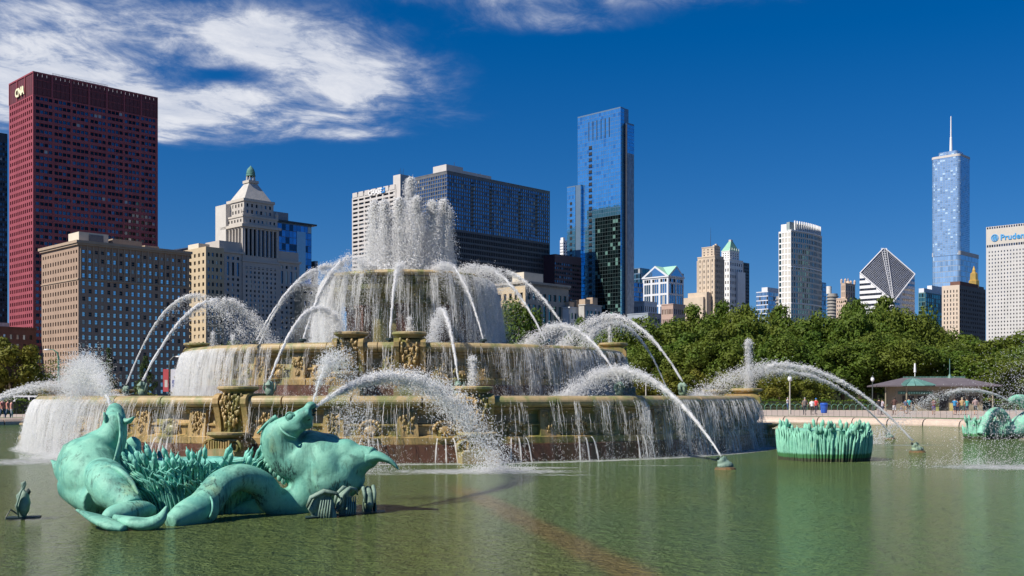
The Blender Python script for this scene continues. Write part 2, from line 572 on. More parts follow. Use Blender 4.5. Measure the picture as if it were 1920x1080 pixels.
def letters(root, text, h, loc, rot, mat, name='sign', depth=.25, spacing=1.0, bold=0.0):
    cu = bpy.data.curves.new(name, 'FONT'); cu.body = text; cu.size = h; cu.extrude = depth; cu.offset = bold; cu.space_character = spacing
    cu.resolution_u = 3
    tmp = bpy.data.objects.new(name, cu); COL.objects.link(tmp)
    dg = bpy.context.evaluated_depsgraph_get()
    me = bpy.data.meshes.new_from_object(tmp.evaluated_get(dg))
    bpy.data.objects.remove(tmp)
    me.materials.clear(); me.materials.append(mat)
    o = link(name, me, root); o.location = loc; o.rotation_euler = rot
    return o
SIGNCREAM = paint('sign_cream', (.80, .78, .52), (.78, .76, .5), 1, .5)
letters(rt, 'CNA', 6.6, (-.45, ty * .70, zp(171, Yb) + .9), (R(90), 0, R(-90)), SIGNCREAM, 'lettering', .2, .80, .22)

# --- dark tower cut by the picture edge
BLACKSTEEL = paint('black_steel', (.035, .04, .055), (.025, .03, .04), .2, .4)
Yb = 760
rt, tx, ty = plot('office_tower', 'slim dark blue tower beside the red tower at the picture edge', 'skyscraper', -34, Yb, -70, 14)
top = zp(243, Yb)
facade(rt, 'E', edges(0, tx, 10, .7), rows(4, top - 6, 50, .55), 0, tx, 0, top, BLACKSTEEL, DARKGLASS, .3)
core(rt, tx, ty, 0, top - .5, BLACKSTEEL, 0, .7)
slab(rt, (0, 2, top - .4), (tx * .55, 8, top + 3), BLACKSTEEL, 'plant_room')

# --- brown hotel with many sash windows
TAN = paint('tan_brick', (.34, .24, .175), (.295, .208, .152), .15, .85, bmp=.05)
TANTRIM = paint('tan_trim', (.38, .29, .21), (.33, .25, .18), .3, .8)
Yb = 470
rt, tx, ty = plot('hotel_building', 'broad brown brick hotel with rows of blue sash windows and a flat cornice', 'building', 147, Yb, 78, 355)
top = zp(455, Yb)
HOTELWIN = glass('hotel_window', (.50, .66, .72), p_blind=.08, p_dark=.16)
fl = 3.43; zt = top - 2.2
zs = [(zt - fl * (i + 1) + .80, zt - fl * (i + 1) + 2.62) for i in range(19)][::-1]
zs = [z if k < 18 else (z[0] + .5, z[1] + .1) for k, z in enumerate(zs)]
facade(rt, 'E', edges(1.0, tx - 1.0, 18, .48), zs, 0, tx, 0, top, TAN, HOTELWIN, .4, solo=300)
facade(rt, 'S', edges(.6, ty - .6, 14, .46), zs, 0, ty, 0, top, TAN, SMALLWIN, .5)
core(rt, tx, ty, 0, top - .2, TAN, .7, .7)
slab(rt, (-1.3, -1.3, top - .1), (tx + 1, ty + 1, top + 1.1), TANTRIM)
slab(rt, (-.8, -.8, top - .9), (tx + .5, ty + .5, top - .102), TANTRIM, 'frieze')
zb_ = zs[-5][1] + .55
slab(rt, (-.35, -.35, zb_), (tx + .1, ty + .1, zb_ + .5), TANTRIM, 'string_course')
mb = MB()
for i in range(19):
    x = 1.0 + (tx - 2.0) * i / 18
    mb.box((x - .25, -.42, zs[-5][1] + 1.1), (x + .25, -.004, top - .95))
mb.build('pilaster_strip', TANTRIM, rt, kind='stuff')
CREAMBOX = paint('cream_plant', (.62, .55, .44), (.55, .5, .4), .4, .8)
slab(rt, (1.5, 3, top), (15, 14, top + 5.4), CREAMBOX, 'plant_room')
slab(rt, (6, 2.6, top + .8), (12.5, 2.99, top + 4.6), paint('grey_louvre', (.16, .17, .18), (.1, .1, .11), 6, .6, stretch=(1, 1, .1)), 'louvre')
slab(rt, (17, 3, top), (31, 12, top + 3.9), TANTRIM, 'stair_head')
slab(rt, (33, 4, top), (40, 10, top + 2.6), TANTRIM, 'stair_head')

# --- red brick block low at the picture edge
Yb = 480
DKBRICK = paint('dark_red_brick', (.17, .085, .065), (.13, .065, .05), .3, .9)
rt, tx, ty = plot('brick_building', 'low dark red brick block with pale windows beside the brown hotel', 'building', -40, Yb, -110, 68)
top = zp(612, Yb)
facade(rt, 'E', edges(1, tx - 1, 8, .40), rows(1.5, top - 2, 7, .5), 0, tx, 0, top, DKBRICK, BLUEGLASS, .4)
core(rt, tx, ty, 0, top - .3, DKBRICK, 0, .7)
slab(rt, (-.4, -.4, top - .2), (tx + .3, ty, top + .5), DKBRICK)
slab(rt, (tx * .1, 5, top), (tx * .6, 12, top + 2.5), paint('pale_plant', (.5, .52, .54)), 'plant_room')

# --- cream block with fire escapes
CREAM = paint('cream_brick', (.50, .40, .26), (.45, .36, .235), .2, .85)
Yb = 560
rt, tx, ty = plot('apartment_building', 'cream brick block with dark fire escapes and rooftop shrubs', 'building', 386, Yb, 330, 420)
top = zp(462, Yb)
facade(rt, 'E', edges(.5, tx - .5, 4, .5), rows(4, top - 2, 19, .5), 0, tx, 0, top, CREAM, SMALLWIN, .4)
facade(rt, 'S', edges(.5, ty - .5, 7, .42), rows(4, top - 2, 19, .5), 0, ty, 0, top, CREAM, SMALLWIN, .5)
core(rt, tx, ty, 0, top - .2, CREAM, .8, .7)
mb = MB()
for k in range(14):
    z = top - 3.6 - k * 3.4
    mb.box((-1.5, ty * .48, z), (-.02, ty * .68, z + .15)); mb.box((-1.5, ty * .48, z + .15), (-1.42, ty * .68, z + 1.0))
    mb.add([(-.3, ty * .5, z), (-.3, ty * .5 + .3, z), (-1.2, ty * .66, z + 3.4), (-1.2, ty * .66 - .3, z + 3.4)], [(0, 1, 2, 3)])
mb.build('fire_escape', BLACKSTEEL, rt)
slab(rt, (2, ty * .35, top), (tx * .8, ty * .7, top + 3), CREAMBOX, 'roof_house')

Yb = 700
rt, tx, ty = plot('office_building', 'dark glass roof rising behind the cream block', 'building', 330, Yb, 296, 415)
top = zp(452, Yb)
mb = MB(); mb.box((0, 0, 0), (tx, ty, top - 6)); mb.add([(0, 0, top - 6), (tx, 0, top - 6), (tx, ty, top - 6), (0, ty, top - 6), (0, ty * .7, top - 5), (tx, ty * .2, top + 3), (tx, ty, top + 3), (0, ty, top - 5)],
    [(0, 1, 5, 4), (4, 5, 6, 7), (1, 2, 6, 5), (3, 0, 4, 7)])
mb.build('wall', BLACKSTEEL, rt)
slab(rt, (-.3, -.3, top - 8.4), (tx, -.02, top - 6.4), DARKGLASS, 'glazing_band')

# --- stone tower with stepped pyramid and beehive lantern
LIME = paint('limestone', (.46, .43, .39), (.41, .38, .35), .12, .85, bmp=.04)
LIMETRIM = paint('limestone_trim', (.49, .45, .40), (.43, .40, .355), .4, .8)
SLATE = paint('pale_lead_roof', (.47, .45, .42), (.40, .39, .37), .3, .6)
VERD = paint('old_copper', (.10, .25, .21), (.06, .17, .15), .6, .7)
Yb = 600
rt, tx, ty = plot('stone_tower', 'pale limestone tower with stepped pyramid roof and green beehive lantern', 'skyscraper', 455, Yb, 417, 523)
z_sh = zp(416, Yb)
LW = SMALLWIN
zs = rows(2, zp(496, Yb), 28, .52)
facade(rt, 'E', edges(1.2, tx - 1.2, 8, .42), zs, 0, tx, 0, zp(490, Yb), LIME, LW, .45)
facade(rt, 'S', edges(1.2, ty - 1.2, 6, .42), zs, 0, ty, 0, zp(490, Yb), LIME, LW, .45)
# tall colonnade storey
zc0, zc1 = zp(489, Yb), zp(424, Yb)
facade(rt, 'E', edges(1.2, tx - 1.2, 8, .60), [(zc0 + 3.4, zc1 - .9)], 0, tx, zc0, zc1, LIME, DARKGLASS, 1.0, name='colonnade_wall')
facade(rt, 'S', edges(1.2, ty - 1.2, 6, .60), [(zc0 + 3.4, zc1 - .9)], 0, ty, zc0, zc1, LIME, DARKGLASS, 1.0, name='colonnade_wall')
core(rt, tx, ty, 0, zc1, LIME, 1.3, 1.3)
mb = MB()
for i in range(9):
    x = 1.2 + (tx - 2.4) * i / 8
    mb.lathe([(.55, zc0 + 3.2), (.45, zc1 - 1.2), (.6, zc1 - .6)], 8, c=(x, .1, 0))
for i in range(7):
    y = 1.2 + (ty - 2.4) * i / 6
    mb.lathe([(.55, zc0 + 3.2), (.45, zc1 - 1.2), (.6, zc1 - .6)], 8, c=(.1, y, 0))
mb.build('column', LIMETRIM, rt, kind='stuff')
for z, o_, h in ((zc0 - .2, .5, .9), (zc1, 1.0, 1.5), (zp(491, Yb) - 3, .25, .5)):
    slab(rt, (-o_, -o_, z), (tx + o_, ty + o_, z + h), LIMETRIM)
# upper stages
def stage(x0, x1, y0, y1, z0, z1, nE, nS, nr, fr=.42):
    facade(rt, 'E', [(x0 + u, x0 + v) for u, v in edges(.8, x1 - x0 - .8, nE, fr)], rows(z0 + .8, z1 - .8, nr, .55), x0, x1, z0, z1, LIME, LW, .4, base=y0)
    facade(rt, 'S', [(y0 + u, y0 + v) for u, v in edges(.8, y1 - y0 - .8, nS, fr)], rows(z0 + .8, z1 - .8, nr, .55), y0, y1, z0, z1, LIME, LW, .4, base=x0)
    mb = MB(); mb.box((x0 + .5, y0 + .5, z0), (x1, y1, z1 - .05)); mb.build('core', LIME, rt)
stage(.6, tx - .6, .6, ty - .6, zc1 + 1.4, zp(404, Yb), 8, 6, 1)
zA, zB = zp(404, Yb), zp(373, Yb)
slab(rt, (.2, .2, zA - .3), (tx - .2, ty - .2, zA + .7), LIMETRIM)
stage(2.2, tx - 2.2, 2.2, ty - 2.2, zA + .65, zB, 6, 5, 2)
slab(rt, (1.6, 1.6, zB - .4), (tx - 1.6, ty - 1.6, zB + 1.2), LIMETRIM)
mb = MB()
for sx in (0, 1):
    for sy in (0, 1):
        cx_, cy_ = (.9 if not sx else tx - .9), (.9 if not sy else ty - .9)
        mb.lathe([(.9, zA + .6), (.8, zA + 2.2), (1.05, zA + 2.6), (.7, zA + 3.8), (.15, zA + 4.8)], 8, c=(cx_, cy_, 0))
mb.build('corner_urn', LIMETRIM, rt, kind='stuff')
mx, my = tx / 2, ty / 2
zP0, zP1 = zB + 1.2, zp(334, Yb)
mb = MB(); N = 13
for i in range(N):
    f0 = i / N
    hw, hd = (mx - 3.0) * (1 - f0) + 2.6 * f0, (my - 3.0) * (1 - f0) + 2.6 * f0
    z0, z1 = zP0 + (zP1 - zP0) * i / N, zP0 + (zP1 - zP0) * (i + 1) / N
    mb.frustum((mx - hw, my - hd, mx + hw, my + hd), (mx - hw + .45, my - hd + .45, mx + hw - .45, my + hd - .45), z0, z1 + (.0 if i == N - 1 else .01))
mb.build('stepped_roof', SLATE, rt)
slab(rt, (mx - 3.3, my - 3.3, zP1), (mx + 3.3, my + 3.3, zP1 + 1.5), LIMETRIM, 'lantern_base')
mb = MB()
for i in range(8):
    a = i * math.pi / 4; mb.tube([(mx + 2.5 * math.cos(a), my + 2.5 * math.sin(a), zP1 + 1.5), (mx + 2.3 * math.cos(a), my + 2.3 * math.sin(a), zP1 + 4.2)], .28, 6)
mb.build('lantern_post', LIMETRIM, rt, kind='stuff')
mb = MB(); prof = [(2.4, 0), (2.75, .15), (2.75, .8)]
for i in range(7): prof += [(2.65 * math.cos(i / 7 * 1.25), .9 + 4.3 * math.sin(i / 7 * 1.35)), (2.42 * math.cos(i / 7 * 1.25), 1.2 + 4.3 * math.sin(i / 7 * 1.35))]
prof += [(.5, 5.7), (.25, 6.2), (0.02, 6.3)]
mb.lathe(prof, 16, c=(mx, my, zP1 + 4.2)); mb.build('beehive_lantern', VERD, rt)
# lower wings, in front left and behind right
def wing(x0, x1, y0, y1, ztop, nE, nS):
    zc = ztop - 6.5
    zs = rows(2, zc - 13, 22, .5); big = [(zc - 12.5, zc - 5.0)]; small = [(zc - 3.6, zc - 1.8)]
    zz = zs + big + small
    facade(rt, 'E', [(x0 + u, x0 + v) for u, v in edges(1, x1 - x0 - 1, nE, .45)], zz, x0, x1, 0, zc, LIME, LW, .5, base=y0)
    if nS: facade(rt, 'S', [(y0 + u, y0 + v) for u, v in edges(.6, y1 - y0 - .6, nS, .42)], zz, y0, y1, 0, zc, LIME, LW, .5, base=x0)
    mb = MB(); mb.box((x0 + .6, y0 + .6, 0), (x1 - .01, y1, zc)); mb.build('core', LIME, rt)
    slab(rt, (x0 - .9, y0 - .9, zc), (x1 + .9, y1 + .9, zc + 1.2), LIMETRIM)
    slab(rt, (x0 + .4, y0 + .4, zc + 1.2), (x1 - .4, y1, ztop), LIME, 'parapet')
wing(-14.5, -.02, .6, 16, zp(455, Yb), 4, 2)
wing(tx + .02, tx + 14.5, .6, 16, zp(462, Yb), 4, 0)
slab(rt, (-1, ty * .75, 0), (6, ty + 6, zB - 1), paint('pale_slab', (.55, .53, .5), (.5, .48, .45), .3), 'rear_slab')

# --- blue glass block behind it
Yb = 690
rt, tx, ty = plot('office_building', 'blue glass office block with thin overhanging roof behind the pyramid tower', 'building', 500, Yb, 470, 584)
top = zp(412, Yb)
GB = glass('deep_blue_glass', (.10, .26, .48), dark=(.03, .06, .1), p_blind=.03, p_dark=.15)
facade(rt, 'E', edges(0, tx, 12, .95), rows(3, top - 1, 26, .93), 0, tx, 0, top, paint('blue_mullion', (.1, .17, .25)), GB, .08)
core(rt, tx, ty, 0, top - .2, BLACKSTEEL, 0, .3)
slab(rt, (-1, -1.4, top), (tx + 3.5, ty, top + 1.0), BLACKSTEEL, 'roof_slab')
slab(rt, (0, 4, top + 1), (tx * .55, ty, top + 7), paint('plant_grey', (.25, .27, .3)), 'plant_room')
slab(rt, (tx * .66, -.3, top * .45), (tx * .86, -.02, top - 5), paint('pale_blue_panel', (.35, .43, .5), (.3, .4, .48), .4, .2, .6), 'glazing_panel')
Yb = 720
rt, tx, ty = plot('office_building', 'small pale stepped block at the corner of the blue glass block', 'building', 590, Yb, 583, 596)
top = zp(489, Yb)
facade(rt, 'E', edges(0, tx, 3, .6), rows(2, top - 1, 22, .5), 0, tx, 0, top, paint('grey_blue_wall', (.25, .33, .4)), BLUEGLASS, .2)
core(rt, tx, ty, 0, top - .1, BLACKSTEEL, 0, .4)
Yb = 620
rt, tx, ty = plot('stone_building', 'cream stone block with round attic windows behind the arcing jet', 'building', 566, Yb, 540, 640)
top = zp(535, Yb)
facade(rt, 'E', edges(1, tx - 1, 9, .5), rows(3, top - 8, 12, .55), 0, tx, 0, top, CREAM, SMALLWIN, .5)
core(rt, tx, ty, 0, top - .1, CREAM, 0, .7)
slab(rt, (-.8, -.9, top - .5), (tx + .8, ty, top + 1), LIMETRIM)
mb = MB()
for i in range(7):
    x = 2.2 + (tx - 4.4) * i / 6; mb.lathe([(.02, 0), (.75, 0), (.95, .12), (.95, .3)], 12, c=(0, 0, 0))
    k = 12 * 4
    for q in range(len(mb.v) - k, len(mb.v)):
        vx, vy, vz = mb.v[q]; mb.v[q] = (x + vx, -.35 + vz, top - 4 + vy)
mb.build('round_window', DARKGLASS, rt, kind='stuff')

# --- pale gridded tower lettered CHASE
PALE = paint('pale_concrete', (.52, .49, .47), (.46, .44, .42), .15, .8)
Yb = 900
rt, tx, ty = plot('office_tower', 'pale concrete gridded tower with white letters behind the spouting crown', 'skyscraper', 742, Yb, 660, 766)
top = zp(345, Yb)
zs = rows(zp(600, Yb), top - 5, 30, .50)
facade(rt, 'S', clusters(.5, ty - .5, 7, 1, 1.6, .6), zs, 0, ty, 0, top - 4.2, PALE, glass('bronze_window', (.10, .085, .075), p_blind=.05, p_dark=.4), 1.1, solo=210, sash=False, skip=lambda i, j: j in (8,))
facade(rt, 'E', edges(.5, tx - .5, 4, .3), zs, 0, tx, 0, top - 4.2, PALE, SMALLWIN, .8)
core(rt, tx, ty, 0, top - 4.4, PALE, 1.3, .9)
mb = MB()
for i in range(7):
    a = ty * i / 7; mb.box((-.3, a + 1.0, top - 4.2), (5, a + ty / 7 - 1.0, top))
    mb.box((.3, a, top - 4.21), (5, a + 1.0, top - 1.4))
mb.build('attic_block', PALE, rt)
slab(rt, (.5, -5.5, 0), (tx, 4.0, zp(328, Yb)), PALE, 'lift_tower')
mb = MB()
for i in range(4): mb.box((2 + i * 1.6, -2, zp(328, Yb)), (2.15 + i * 1.6, -1.85, zp(328, Yb) + 4 + (i % 2) * 2))
mb.build('roof_mast', BLACKSTEEL, rt)
WHITEP = paint('sign_white', (.8, .8, .8), (.78, .78, .78), 1, .5)
letters(rt, 'CHASE', 6.2, (-.75, ty * .60, top - 5.3), (R(90), 0, R(-90)), WHITEP, 'lettering', .15, 1.0, .12)
mb = MB()
for k in range(4):                              # octagon mark of four blades
    a = k * math.pi / 2
    pts = [(-.9, 1.05), (1.5, 1.05), (2.6, 2.15), (-.9, 2.15)]
    v = []
    for d in (-.9, -.6):
        for p, q in pts:
            yy, zz = p * math.cos(a) - q * math.sin(a), p * math.sin(a) + q * math.cos(a)
            v.append((d, ty * .60 - 20.4 - yy, top - 3.1 + zz))
    mb.add(v, [(0, 1, 2, 3), (7, 6, 5, 4), (0, 4, 5, 1), (1, 5, 6, 2), (2, 6, 7, 3), (3, 7, 4, 0)])
mb.build('emblem', paint('sign_blue', (.03, .25, .62), (.03, .22, .6), 1, .5), rt)

# --- wide dark slab tower: blue glazing above, black ribs below
Yb = 830
rt, tx, ty = plot('office_tower', 'wide dark slab tower with blue glazed upper storeys and black ribbed lower half', 'skyscraper', 838, Yb, 778, 1031)
top = zp(321, Yb); mid = zp(428, Yb)
SLG = glass('slab_glass', (.20, .33, .48), dark=(.09, .15, .23), p_blind=.03, p_dark=.14, var=.14)
DKFR = paint('dark_mullion', (.13, .135, .145), (.10, .105, .115), .2, .5)
fh = 3.05; nf = int((top - mid - 1.5) / fh)
shaft = (10, 11, 18, 19, 31, 32, 38, 39)
facade(rt, 'E', edges(0, tx, 46, .74), rows(mid, mid + nf * fh, nf, .70), 0, tx, mid, top, DKFR, SLG, .35, tilt=.02, skip=lambda i, j: (i in (10, 18, 31, 39) and nf - 13 < j < nf - 2))
facade(rt, 'S', edges(0, ty, 14, .74), rows(mid, mid + nf * fh, nf, .70), 0, ty, mid, top, DKFR, SLG, .35, tilt=.02)
nl = 30
BLG = glass('black_glass', (.035, .042, .055), dark=(.008, .008, .01), p_blind=.0, p_dark=.3)
facade(rt, 'E', edges(0, tx, 60, .62), rows(2, mid - .6, nl, .66), 0, tx, 0, mid, paint('black_rib', (.085, .088, .098), (.065, .067, .075), .2, .5), BLG, .8)
facade(rt, 'S', edges(0, ty, 18, .62), rows(2, mid - .6, nl, .66), 0, ty, 0, mid, MATS['black_rib'], BLG, .8)
core(rt, tx, ty, 0, top - .3, BLACKSTEEL, .9, .9)
mb = MB()
for xi in (10.5, 18.5, 31.5, 39.5):
    x = tx * xi / 46
    for k in range(12):
        z = top - 6 - k * 3.05; mb.box((x - .6, -.7, z), (x + 1.7, -.02, z + .12)); mb.box((x - .6, -.7, z + .12), (x + 1.7, -.62, z + 1.0))
mb.build('balcony', BLACKSTEEL, rt, kind='stuff')
slab(rt, (-.15, -.15, top), (tx + .1, ty + .1, top + .6), DKFR, 'roof_edge')
slab(rt, (12, 14, top + .6), (62, 30, top + 7), PALE, 'plant_room')
slab(rt, (12, 14, top + 7), (30, 30, top + 9.5), PALE, 'plant_room')
mb = MB(); mb.tube([(26, 20, top + 9), (26, 20, top + 14)], .15, 5); mb.tube([(55, 20, top + 7), (55, 20, top + 10)], .15, 5); mb.build('roof_mast', BLACKSTEEL, rt)

# --- old masonry fronts along the avenue
GREYST = paint('grey_stone', (.36, .33, .28), (.30, .275, .24), .25, .85)
TEALWIN = glass('teal_window', (.10, .20, .20), dark=(.03, .05, .05), p_blind=.06, p_dark=.3)
Yb = 640
rt, tx, ty = plot('stone_building', 'grey stone block with heavy bracketed cornice behind the inner jets', 'building', 985, Yb, 930, 1066)
top = zp(530, Yb)
fl = top / 11.0
zs = rows(1.5, fl * 7.0, 7, .55) + [(fl * 7.3, fl * 9.0)] + [(fl * 9.45, fl * 10.1)]
facade(rt, 'E', edges(1, tx - 1, 8, .56), zs, 0, tx, 0, top, GREYST, TEALWIN, .6)
facade(rt, 'S', edges(1, ty - 1, 5, .5), zs, 0, ty, 0, top, CREAM, SMALLWIN, .6)
core(rt, tx, ty, 0, top - .1, GREYST, .9, .9)
slab(rt, (-1.3, -1.3, top - .3), (tx + 1, ty + 1, top + 1.0), GREYST)
mb = MB()
for i in range(28):
    x = tx * i / 27; mb.box((x - .2, -1.1, top - 1.4), (x + .2, -.004, top - .302))
mb.build('bracket', GREYST, rt, kind='stuff')
slab(rt, (3, 4, top + 1), (20, 14, top + 7), CREAMBOX, 'roof_house')
slab(rt, (-.4, -.4, fl * 7.05), (tx + .3, ty + .3, fl * 7.25), GREYST, 'string_course')

Yb = 660
WHITEST = paint('white_terracotta', (.60, .62, .64), (.53, .56, .58), .3, .7)
for (a, c, b, ty_, lab, mt) in ((1050, 1068, 1097, 577, 'narrow white terracotta front with three window columns', WHITEST), (1085, 1097, 1128, 572, 'grey front with arched top windows and brown roof houses', paint('warm_grey_stone', (.42, .41, .39), (.36, .35, .34), .3))):
    rt, tx, ty = plot('stone_building', lab, 'building', c, Yb, a, b)
    top = zp(ty_, Yb)
    facade(rt, 'E', edges(.6, tx - .6, 4, .55), rows(1, top - 2, 9, .6), 0, tx, 0, top, mt, TEALWIN, .5)
    core(rt, tx, ty, 0, top - .1, mt, 0, .7)
    slab(rt, (-.4, -.5, top), (tx + .3, ty, top + .6), mt)
    for k in range(2): slab(rt, (tx * (.15 + .45 * k), 2, top + .6), (tx * (.45 + .45 * k), 7, top + 4 + k * 1.5), TANTRIM, 'roof_house')

Yb = 900
rt, tx, ty = plot('office_building', 'dark maroon office block beside the slab tower', 'building', 1040, Yb, 1015, 1090)
top = zp(476, Yb)
MAR = paint('maroon_steel', (.075, .038, .048), (.06, .03, .04), .2, .5)
facade(rt, 'E', edges(0, tx, 12, .8), rows(4, top - 6, 30, .5), 0, tx, 0, top, MAR, DARKGLASS, .4)
core(rt, tx, ty, 0, top - .1, MAR, 0, .6)
Yb = 1150
rt, tx, ty = plot('residential_tower', 'small white concrete block above the maroon office block', 'building', 1056, Yb, 1050, 1078)
top = zp(450, Yb)
WH = paint('white_concrete', (.72, .72, .72), (.64, .65, .66), .2, .7)
facade(rt, 'E', edges(0, tx, 5, .55), rows(4, top - 2, 52, .5), 0, tx, 0, top, WH, SMALLWIN, .5)
facade(rt, 'S', edges(0, ty, 3, .55), rows(4, top - 2, 52, .5), 0, ty, 0, top, WH, SMALLWIN, .5)
core(rt, tx, ty, 0, top - .1, WH, .7, .7)
slab(rt, (1, 1, top), (4, ty, top + 3), WH, 'plant_room')

# --- slim blue glass tower, tallest in the middle
Yb = 920
rt, tx, ty = plot('glass_tower', 'tall slim blue glass tower with stepped slanted top', 'skyscraper', 1163.5, Yb, 1083, 1179)
top = zp(200, Yb)
TB = glass('tower_blue', (.20, .60, .86), dark=(.13, .44, .70), blind=(.30, .62, .82), p_blind=.0, p_dark=.10, metal=.86, var=.08)
TD = glass('tower_dark_reflection', (.025, .06, .065), dark=(.01, .02, .025), blind=(.13, .25, .22), p_blind=.12, p_dark=.4)  # a dark reflection on the lower half, put into the glass colour
MULL = paint('tower_mullion', (.16, .24, .33), (.14, .22, .3), .2, .4, .5)
zsplit = zp(402, Yb)
fl = 3.35
nA = int((top - 14 - zsplit) / fl)
lowS = ty * .0
facade(rt, 'S', edges(0, ty, 18, .93), rows(zsplit, top - 1, nA + 4, .92), 0, ty, zsplit, top, MULL, TB, .06, tilt=.008)
mb = MB()
nD = int(zsplit / fl)
facade(rt, 'S', edges(0, ty * .585, 10, .93), rows(1, zsplit, nD, .90), 0, ty * .585, 0, zsplit, paint('dark_reflection_mullion', (.02, .045, .05)), TD, .06, name='lower_wall', tilt=.008)  # mullions coloured dark as part of the same painted reflection
facade(rt, 'S', edges(ty * .585, ty, 7, .93), rows(1, zsplit, nD, .90), ty * .585, ty, 0, zsplit, MULL, TB, .06, name='lower_side_wall', tilt=.008)
facade(rt, 'E', edges(0, tx * .45, 4, .93), rows(2, top - 1, nA + nD + 4, .92), 0, tx * .45, 0, top, MULL, TB, .06, tilt=.008)
core(rt, tx, ty, 0, top - .2, MULL, .3, .3)
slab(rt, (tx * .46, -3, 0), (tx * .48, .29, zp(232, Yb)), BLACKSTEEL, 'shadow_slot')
facade(rt, 'E', edges(tx * .48, tx * 1.4, 6, .93), rows(zp(285, Yb), zp(231, Yb), 8, .92), tx * .48, tx * 1.4, zp(285, Yb), zp(228, Yb), MULL, TB, .06, base=-2.2, name='side_slab_wall')
STRIP = paint('pale_reflection_panel', (.34, .36, .40), (.20, .22, .26), .6, .35, .6, stretch=(1, 1, .4))  # pale reflection of a white building, put into the panel colour
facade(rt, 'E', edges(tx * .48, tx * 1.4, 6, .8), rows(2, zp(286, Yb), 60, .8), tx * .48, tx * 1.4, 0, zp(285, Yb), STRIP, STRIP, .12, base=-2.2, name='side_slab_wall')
slab(rt, (tx * .49, -1.9, 0), (tx * 1.4, 6, zp(229, Yb)), MULL, 'side_slab')
mb = MB()
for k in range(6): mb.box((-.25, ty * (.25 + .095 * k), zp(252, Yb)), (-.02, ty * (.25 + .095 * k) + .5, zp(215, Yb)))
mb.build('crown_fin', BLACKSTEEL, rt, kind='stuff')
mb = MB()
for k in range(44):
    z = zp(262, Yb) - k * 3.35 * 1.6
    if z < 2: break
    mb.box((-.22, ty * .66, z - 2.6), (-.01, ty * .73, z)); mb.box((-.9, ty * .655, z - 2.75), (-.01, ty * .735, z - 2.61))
mb.build('balcony_shade_box', paint('recess_shade', (.012, .014, .02)), rt, kind='stuff')  # no recess is cut: near-black boxes carry its shade in their colour
# lower slab on its west side
Yl = Yb
k0 = ty + .01
facade(rt, 'S', [(k0 + u - 0, k0 + v) for u, v in edges(0, 10, 5, .93)], rows(1, zp(336, Yb), nD + 5, .92), k0, k0 + 10, 0, zp(334, Yb), MULL, TB, .06, base=-3, name='low_slab_wall', tilt=.008)
mb = MB(); mb.box((-2.7, k0 - 6, 0), (20, k0 + 10, zp(334, Yb) - .05)); mb.build('low_slab', MULL, rt)
facade(rt, 'E', edges(-3, -.02, 2, .93), rows(1, zp(336, Yb), nD + 5, .92), -3, -.02, 0, zp(334, Yb), MULL, TB, .06, base=k0 - 6.2, name='low_slab_side', tilt=.008)
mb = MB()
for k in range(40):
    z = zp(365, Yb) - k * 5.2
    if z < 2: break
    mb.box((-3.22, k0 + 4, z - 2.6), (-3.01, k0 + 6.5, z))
mb.build('balcony_shade_box', MATS['recess_shade'], rt, kind='stuff')  # shade of the recesses painted as near-black boxes here too

# --- temple-topped pale block with green roof, and its neighbours
Yb = 1150
rt, tx, ty = plot('office_tower', 'white framed block with pedimented gables and pale green roof', 'building', 1253, Yb, 1205, 1282)
top = zp(519, Yb)
GW = glass('pale_blue_glass', (.22, .38, .52), p_blind=.03, p_dark=.15)
WFR = paint('white_frame', (.60, .62, .66), (.55, .57, .6), .2, .6)
nr = 10
facade(rt, 'S', clusters(1, ty - 1, 3, 3, 2.6, .4), rows(2, top - 6, nr, .82) + [(top - 5.0, top - 1.5)], 0, ty, 0, top, WFR, GW, .5)
facade(rt, 'E', clusters(1, tx - 1, 2, 3, 2.6, .4), rows(2, top - 6, nr, .82) + [(top - 5.0, top - 1.5)], 0, tx, 0, top, WFR, GW, .5)
core(rt, tx, ty, 0, top - .1, WFR, .8, .8)
pk = zp(499, Yb)
mb = MB()
mb.add([(-.8, -.8, top), (-.8, ty + .8, top), (-.8, ty / 2, pk), (-.8, -.8, top + 1.2), (-.8, ty + .8, top + 1.2), (-.8, ty / 2, pk + 1.6)], [(0, 1, 4, 5, 3)])
mb.add([(-.8, -.82, top), (tx + .8, -.82, top), (tx / 2, -.82, pk), (-.8, -.82, top + 1.2), (tx + .8, -.82, top + 1.2), (tx / 2, -.82, pk + 1.6)], [(0, 1, 4, 5, 3)])
mb.build('pediment', WFR, rt)
mb = MB()
mb.add([(-.95, 3.5, top + 1.6), (-.95, ty - 3.5, top + 1.6), (-.95, ty / 2, pk - .6)], [(0, 1, 2)])
mb.add([(3.0, -.97, top + 1.6), (tx - 3.0, -.97, top + 1.6), (tx / 2, -.97, pk - .6)], [(0, 1, 2)])
mb.build('gable_glazing', GW, rt)
mb = MB()
mb.add([(-.8, -.8, top + 1.2), (-.8, ty + .8, top + 1.2), (-.8, ty / 2, pk + 1.6), (tx / 2, ty / 2, pk + 1.5), (tx / 2, -.82, pk + 1.6), (tx + .8, -.8, top + 1.2), (tx + .8, ty + .8, top + 1.2)],
       [(0, 2, 3), (2, 1, 6, 3), (0, 3, 4), (4, 3, 6, 5)])
mb.build('roof', paint('pale_copper', (.30, .55, .42), (.26, .48, .38), .1, .6), rt)
